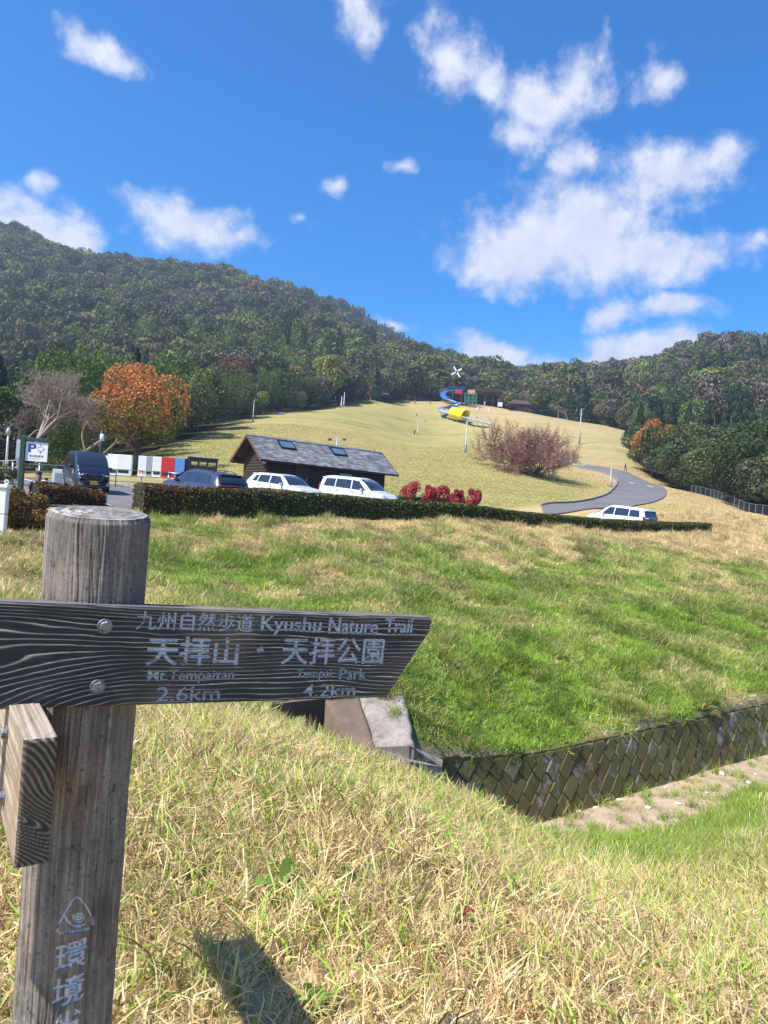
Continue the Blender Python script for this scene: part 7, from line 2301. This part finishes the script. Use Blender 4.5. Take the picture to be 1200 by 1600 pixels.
def build_play():
    D = 262.0
    k = D / FPX                                   # metres per photograph pixel here
    def q(x, y, dY=0.0): return at(x, y, D + dY)
    # tower with masts and a windmill rotor
    b = on(716, D + 3)
    t = thing('play_tower', 'dark timber play tower with masts and a white four-bladed rotor', 'play tower', b); o = np.array(b)
    def L(x, y, dY=0.0): return q(x, y, dY) - o
    m = MB()
    for x in (702, 712, 722, 730):
        m = MB(); m.tube([L(x, 632, 2), L(x + 1, 588, 2)], .22, 6); m.build('post', M_DARKWOOD, t)
    for (y0, y1) in ((603, 606), (592, 593.5)):
        m = MB(); m.prism([L(700, y0, 0), L(729, y0 + 1.5, 0), L(729, y1 + 1.5, 0), L(700, y1, 0)], (0, 4, 0)); m.build('deck', M_DARKWOOD, t)
    m = MB(); m.prism([L(688, 606, 1), L(736, 609, 1), L(734, 614, 1), L(688, 611, 1)], (0, 5, 0)); m.build('bridge_wall', M_BROWNROOF, t)
    m = MB(); m.prism([L(716, 600, 0), L(727, 600, 0), L(727, 590, 0), L(719, 584, 0), L(714, 590, 0)], (0, 3, 0)); m.build('cabin', M_DARKWOOD, t)
    for (x, y0, y1) in ((717, 606, 566), (726, 606, 552), (711, 606, 574)):
        m = MB(); m.tube([L(x, y0, 1.5), L(x + 1.5, y1, 1.5)], [.16, .07], 6); m.build('mast', M_DARKWOOD, t)
    for (xa, ya, xb, yb) in ((701, 568, 752, 571), (695, 582, 706, 583), (688, 589, 702, 590), (728, 591, 764, 593)):
        m = MB(); m.tube([L(xa, ya, 1.5), L(xb, yb, 1.5)], .06, 5); m.build('yard', M_WHITEPOLE, t)
    c = L(713.5, 580.5, -1.0); m = MB(); m.tube([c, c + np.array([0, 2.6, 0])], .35, 10); rt = m.build('rotor', M_BLACK, t)
    for (x, y) in ((709, 572.5), (721.5, 576), (718.5, 589.5), (705, 585.5)):
        e = L(x, y, -1.0); d = norm(e - c); s = norm(np.cross(d, np.array([0, 1.0, 0])))
        m = MB(); m.box((c * .62 + e * .38) * 0 + c + (e - c) * .58, (np.linalg.norm(e - c) * .84, .52, .07), np.array([d, s, np.cross(d, s)])); m.build('blade', M_WHITE, rt)
    # spiral blue slide
    sl = thing('spiral_slide', 'blue spiral slide with yellow tunnel running down the lawn', 'slide', on(700, D - 6)); o2 = np.array(sl.location)
    def S(x, y, dY): return at(x, y, D + dY) - o2
    path_b = [(727, 610, 2), (718, 610.5, 0), (708, 611, -1), (698, 612.5, -2), (692, 615.5, -4), (691, 619.5, -6.5), (696, 624, -9), (705, 627.5, -11), (713, 630, -12), (716.5, 633, -13), (712, 636, -14), (703, 637.5, -15), (692, 638, -17)]
    path_s = [(692, 638, -17), (687.5, 640.5, -19), (689, 643.5, -21), (697, 646, -23), (706, 648, -25), (718, 651, -28), (727, 653.5, -31), (740, 657, -35), (752, 660, -39), (766, 663.5, -43)]
    def trough(pts, w, mat, nm):
        P = [S(*p) for p in pts]
        # refine
        P = np.array(P); tt = np.linspace(0, len(P) - 1, len(P) * 6); P = np.stack([np.interp(tt, np.arange(len(P)), P[:, c]) for c in range(3)], -1)
        for _ in range(8): P[1:-1] = .25 * P[:-2] + .5 * P[1:-1] + .25 * P[2:]
        m = MB(); rows = []
        for i in range(len(P)):
            d = P[min(i + 1, len(P) - 1)] - P[max(i - 1, 0)]; d[2] = 0; d = norm(d); s = np.array([d[1], -d[0], 0])
            rows.append([P[i] + s * w + ZDIR * .55, P[i] + s * w * .85, P[i] - s * w * .85, P[i] - s * w + ZDIR * .55, P[i] - s * w * 1.08 + ZDIR * .55, P[i] - s * w * .9 - ZDIR * .12, P[i] + s * w * .9 - ZDIR * .12, P[i] + s * w * 1.08 + ZDIR * .55])
        vs = [p for r in rows for p in r]; n = 8
        fs = [(i * n + j, i * n + (j + 1) % n, (i + 1) * n + (j + 1) % n, (i + 1) * n + j) for i in range(len(rows) - 1) for j in range(n)]
        m.add(vs, fs); m.build(nm, mat, sl, True); return P
    Pb = trough(path_b, .85, M_BLUE, 'spiral_trough'); Ps = trough(path_s, .80, M_SLIDE, 'straight_trough')
    for P, step in ((Pb, 9), (Ps, 9)):
        for i in range(4, len(P), step):
            p = P[i] + o2; g = gz(p[0], p[1]); 
            if p[2] - g > .4:
                m = MB(); m.tube([P[i] - ZDIR * .1, P[i] + ZDIR * (g - p[2] - .2)], .11, 6); m.build('support', M_PEACH if P is Pb else M_SLIDE, sl)
    for i in range(0, 44, 4):
        m = MB(); m.tube([Pb[i] + ZDIR * .5, Pb[i] + ZDIR * 1.35], .05, 5); m.build('hoop', M_BLUE, sl)
    m = MB(); m.tube([p + ZDIR * 1.3 for p in Pb[:46:3]], .07, 6); m.build('hand_rail', M_BLUE, sl)
    a = S(708, 644.5, -25.5); e = S(727.5, 649, -30); dd = norm(e - a)
    m = MB(); L0 = np.linalg.norm(e - a); up = norm(np.cross(np.cross(dd, ZDIR), dd)); sd = np.cross(dd, up)
    n = 22; rings = []
    for i in range(9):
        p = a + (e - a) * i / 8; r = 1.75 + .10 * math.cos(i * math.pi)
        rings.append([p + r * (up * math.cos(2 * math.pi * j / n) + sd * math.sin(2 * math.pi * j / n)) for j in range(n)])
    rin = []
    for i in (8, 0):
        p = a + (e - a) * i / 8; rin.append([p + 1.45 * (up * math.cos(2 * math.pi * j / n) + sd * math.sin(2 * math.pi * j / n)) for j in range(n)])
    R = rings + rin + [rings[0]]
    vs = [p for r in R for p in r]; fs = [(i * n + j, i * n + (j + 1) % n, (i + 1) * n + (j + 1) % n, (i + 1) * n + j) for i in range(len(R) - 1) for j in range(n)]
    m.add(vs, fs); m.build('tunnel', M_YELLOW, sl, True)
    m = MB(); m.prism([S(711, 609, -2), S(722, 610, -2), S(722, 615, -2), S(711, 614, -2)], (0, .3, 0)); m.build('entrance_panel', M_RED, sl)
    # green climbing frame with peach panel
    b = on(733, D - 3); t = thing('climbing_frame', 'green climbing frame with peach panel beside the play tower', 'climbing frame', b); o3 = np.array(b)
    def C(x, y, dY=0): return at(x, y, D - 3 + dY) - o3
    for x in (726, 732, 739, 744):
        for dY in (0, 3):
            m = MB(); m.tube([C(x, 632, dY), C(x + .6, 613, dY)], .16, 6); m.build('post', M_GREENP, t)
    for y in (615, 621, 626):
        m = MB(); m.tube([C(726, y), C(744, y + 1.2)], .12, 6); m.build('bar', M_GREENP, t)
    m = MB(); m.prism([C(727, 631, 2), C(744, 632, 2), C(744, 616, 2), C(727, 615, 2)], (0, .2, 0)); m.build('net', M_DARKGREY, t)
    m = MB(); m.prism([C(731, 614.5), C(742, 615.5), C(742, 609), C(731, 609)], (0, .3, 0)); m.build('peach_panel', M_PEACH, t)
    # shelters
    def shelter(name, label, x0, x1, yr, ye, Y, posts, mat, depth=5.0, flat=False, cat='shelter'):
        g = on((x0 + x1) / 2, Y); t = thing(name, label, cat, g); o = np.array(g)
        sl_ = math.tan(math.radians(4.0)) * .9
        def A(x, y, dY=0): return at(x, y + (x - (x0 + x1) / 2) * sl_, Y + dY) - o
        if flat:
            m = MB(); m.prism([A(x0, ye), A(x1, ye), A(x1, yr), A(x0, yr)], (0, depth, 0)); m.build('roof', mat, t)
        else:
            a, b_ = A(x0, ye), A(x1, ye); r0, r1 = A(x0 + (x1 - x0) * .22, yr, depth / 2), A(x1 - (x1 - x0) * .22, yr, depth / 2); c, d = A(x0, ye) + np.array([0, depth, 0]), A(x1, ye) + np.array([0, depth, 0])
            th = np.array([0, 0, -.18])
            m = MB(); m.add([a, b_, r1, r0, c, d, a + th, b_ + th, c + th, d + th], [(0, 1, 2, 3), (4, 3, 2, 5), (0, 3, 4), (1, 5, 2), (6, 8, 9, 7), (0, 6, 7, 1), (4, 5, 9, 8), (0, 4, 8, 6), (1, 7, 9, 5)]); m.build('roof', mat, t)
        for x in posts:
            for dY in (.6, depth - .6):
                p = A(x, ye, dY); gg = gz(*(p + o)[:2]) - o[2]
                m = MB(); m.bbox((p[0], p[1], (p[2] + gg) / 2 - .1), (.28, .28, abs(p[2] - gg) + .1), None, .02); m.build('post', M_DARKWOOD, t)
        return t
    shelter('pavilion', 'small dark hip-roofed pavilion on the ridge left of the slide', 580, 613, 613.5, 619.5, 262, (584, 596, 608), M_BROWNROOF, 7.0)
    shelter('pergola_shelter', 'open brown pergola shelter right of the play area', 793, 831, 625.5, 630.5, 258, (797, 806, 815, 827), M_BROWNROOF, 6.0)
    shelter('rest_house', 'long flat dark roof of the rest house behind the play tower', 743, 785, 606.5, 612, 282, (746, 758, 771, 783), M_DARKWOOD, 7.0, True, 'rest house')
    # small pale things on the crest
    for (x, y, Y, w, h, lab, nm) in [(781, 624, 266, 1.7, 2.2, 'pale blue notice board at the crest right of the play tower', 'notice_board'), (765, 637.5, 255, 1.0, .8, 'small white rock on the crest below the play tower', 'rock'), (747, 636, 255, .9, 1.6, 'upright pale rock on the crest beside the climbing frame', 'rock')]:
        b = on(x, Y)
        if nm == 'notice_board':
            t = thing(nm, lab, 'notice board', b)
            m = MB(); m.bbox((0, 0, h * .62), (w, .12, h * .7), None, .02); m.build('panel', M_SIGNWHITE, t)
            for s in (-1, 1):
                m = MB(); m.tube([(s * w * .42, .08, -.2), (s * w * .42, .08, h * .9)], .06, 6); m.build('post', M_STEEL, t)
        else:
            import bmesh
            bm = bmesh.new(); bmesh.ops.create_icosphere(bm, subdivisions=2, radius=.5); rr = random.Random(int(x))
            for v in bm.verts: v.co = Vector((v.co.x * w * 1.1, v.co.y * w, v.co.z * h * 1.2)) * (1 + rr.uniform(-.12, .12))
            me = bpy.data.meshes.new('rock'); bm.to_mesh(me); bm.free(); me.materials.append(M_STONEW); r = obj('rock', me); r.location = b; tag(r, lab, 'rock')
build_play()

M_STEELDARK = plain('dull_steel', (.20, .20, .205), .6, .3, .1)
def wire_fence(pts, label, h=1.3, step=2.6, mat=None, name='wire_fence'):
    mat = mat or M_STEELDARK
    P = [on(x, Y) for x, Y in pts]; o = np.array(P[0]); t = thing(name, label, 'fence', o)
    Q = []
    for p, q in zip(P[:-1], P[1:]):
        k = max(1, int(round(np.linalg.norm(q - p) / step)))
        for i in range(k):
            c = p + (q - p) * i / k; c[2] = gz(c[0], c[1]); Q.append(c - o)
    Q.append(P[-1] - o)
    for q in Q:
        m = MB(); m.tube([q - ZDIR * .2, q + ZDIR * h], .05, 6); m.build('post', mat, t)
    for a, e in zip(Q[:-1], Q[1:]):
        for z in (h * .97, h * .1):
            m = MB(); m.tube([a + ZDIR * z, e + ZDIR * z], .03, 5); m.build('rail', mat, t)
        m = MB()
        n = 7
        for i in range(1, n):
            for s in (0, 1):
                a0 = a + (e - a) * i / n; m.tube([a0 + ZDIR * h * .1, a0 + (e - a) * (.14 if s else -.14) + ZDIR * h * .95], .006, 3, False)
        m.build('mesh_panel', mat, t)
wire_fence([(1080, 117), (1110, 108), (1140, 96), (1170, 86), (1215, 76)], 'pale wire fence along the right edge of the grass below the wood')
wire_fence([(312, 150), (345, 160), (380, 172), (415, 186), (438, 196)], 'grey wire fence along the left edge of the lawn', 1.5, 3.2, M_DARKGREY)

def build_left_path():
    # bit of path seen at the top left of the lawn, and weather vane pole behind the hut
    A = [on(x, Y) for x, Y in ((427, 178), (432, 186), (436, 194))]; B = [on(x, Y) for x, Y in ((443, 178), (444, 186), (445, 194))]
    P = np.array([A, [(a + b) / 2 for a, b in zip(A, B)], B]); P[..., 2] = ground(P[..., 0], P[..., 1]) + .15
    sheet('path', P, M_ASPH)
    b = on(523, 62); t = thing('twin_speaker_pole', 'pole with two small arms rising behind the hut roof', 'pole', b); h = at(523.5, 683, 62)[2] - b[2]
    m = MB(); m.tube([(0, 0, -.2), (0, 0, h)], .06, 8); m.build('pole', M_WHITEPOLE, t, True)
    m = MB(); m.tube([(-.55, 0, h - .28), (.55, 0, h - .18)], .03, 6); m.build('arm', M_WHITEPOLE, t)
    for s, c in ((-1, -.24), (1, -.16)):
        m = MB(); m.tube([(s * .45, 0, h + c), (s * .62, 0, h + c + .02), (s * .75, 0, h + c + .02)], [.05, .10, .13], 10); m.build('speaker', M_DARKGREY, t, True)
    # spare origin point, nothing is built from it
    g = np.array([0, 0, 0.0])
build_left_path()
def build_haze():
    # the valley air: one even, thin volume round everything but the sky
    me = MB(); me.box((60, 530, 142), (1700, 1700, 306))
    m = bpy.data.materials.new('haze'); m.use_nodes = True; t = NT(m.node_tree); t.n.clear()
    out = t.new('ShaderNodeOutputMaterial'); v = t.new('ShaderNodeVolumePrincipled')
    v.inputs['Color'].default_value = (.62, .78, 1.0, 1); v.inputs['Density'].default_value = HAZE
    v.inputs['Anisotropy'].default_value = .2
    t.l.new(v.outputs[0], out.inputs['Volume'])
    tag(me.build('haze', m), 'thin bluish haze in the air over the valley', None, None, 'stuff')
HAZE = .0003
build_haze()
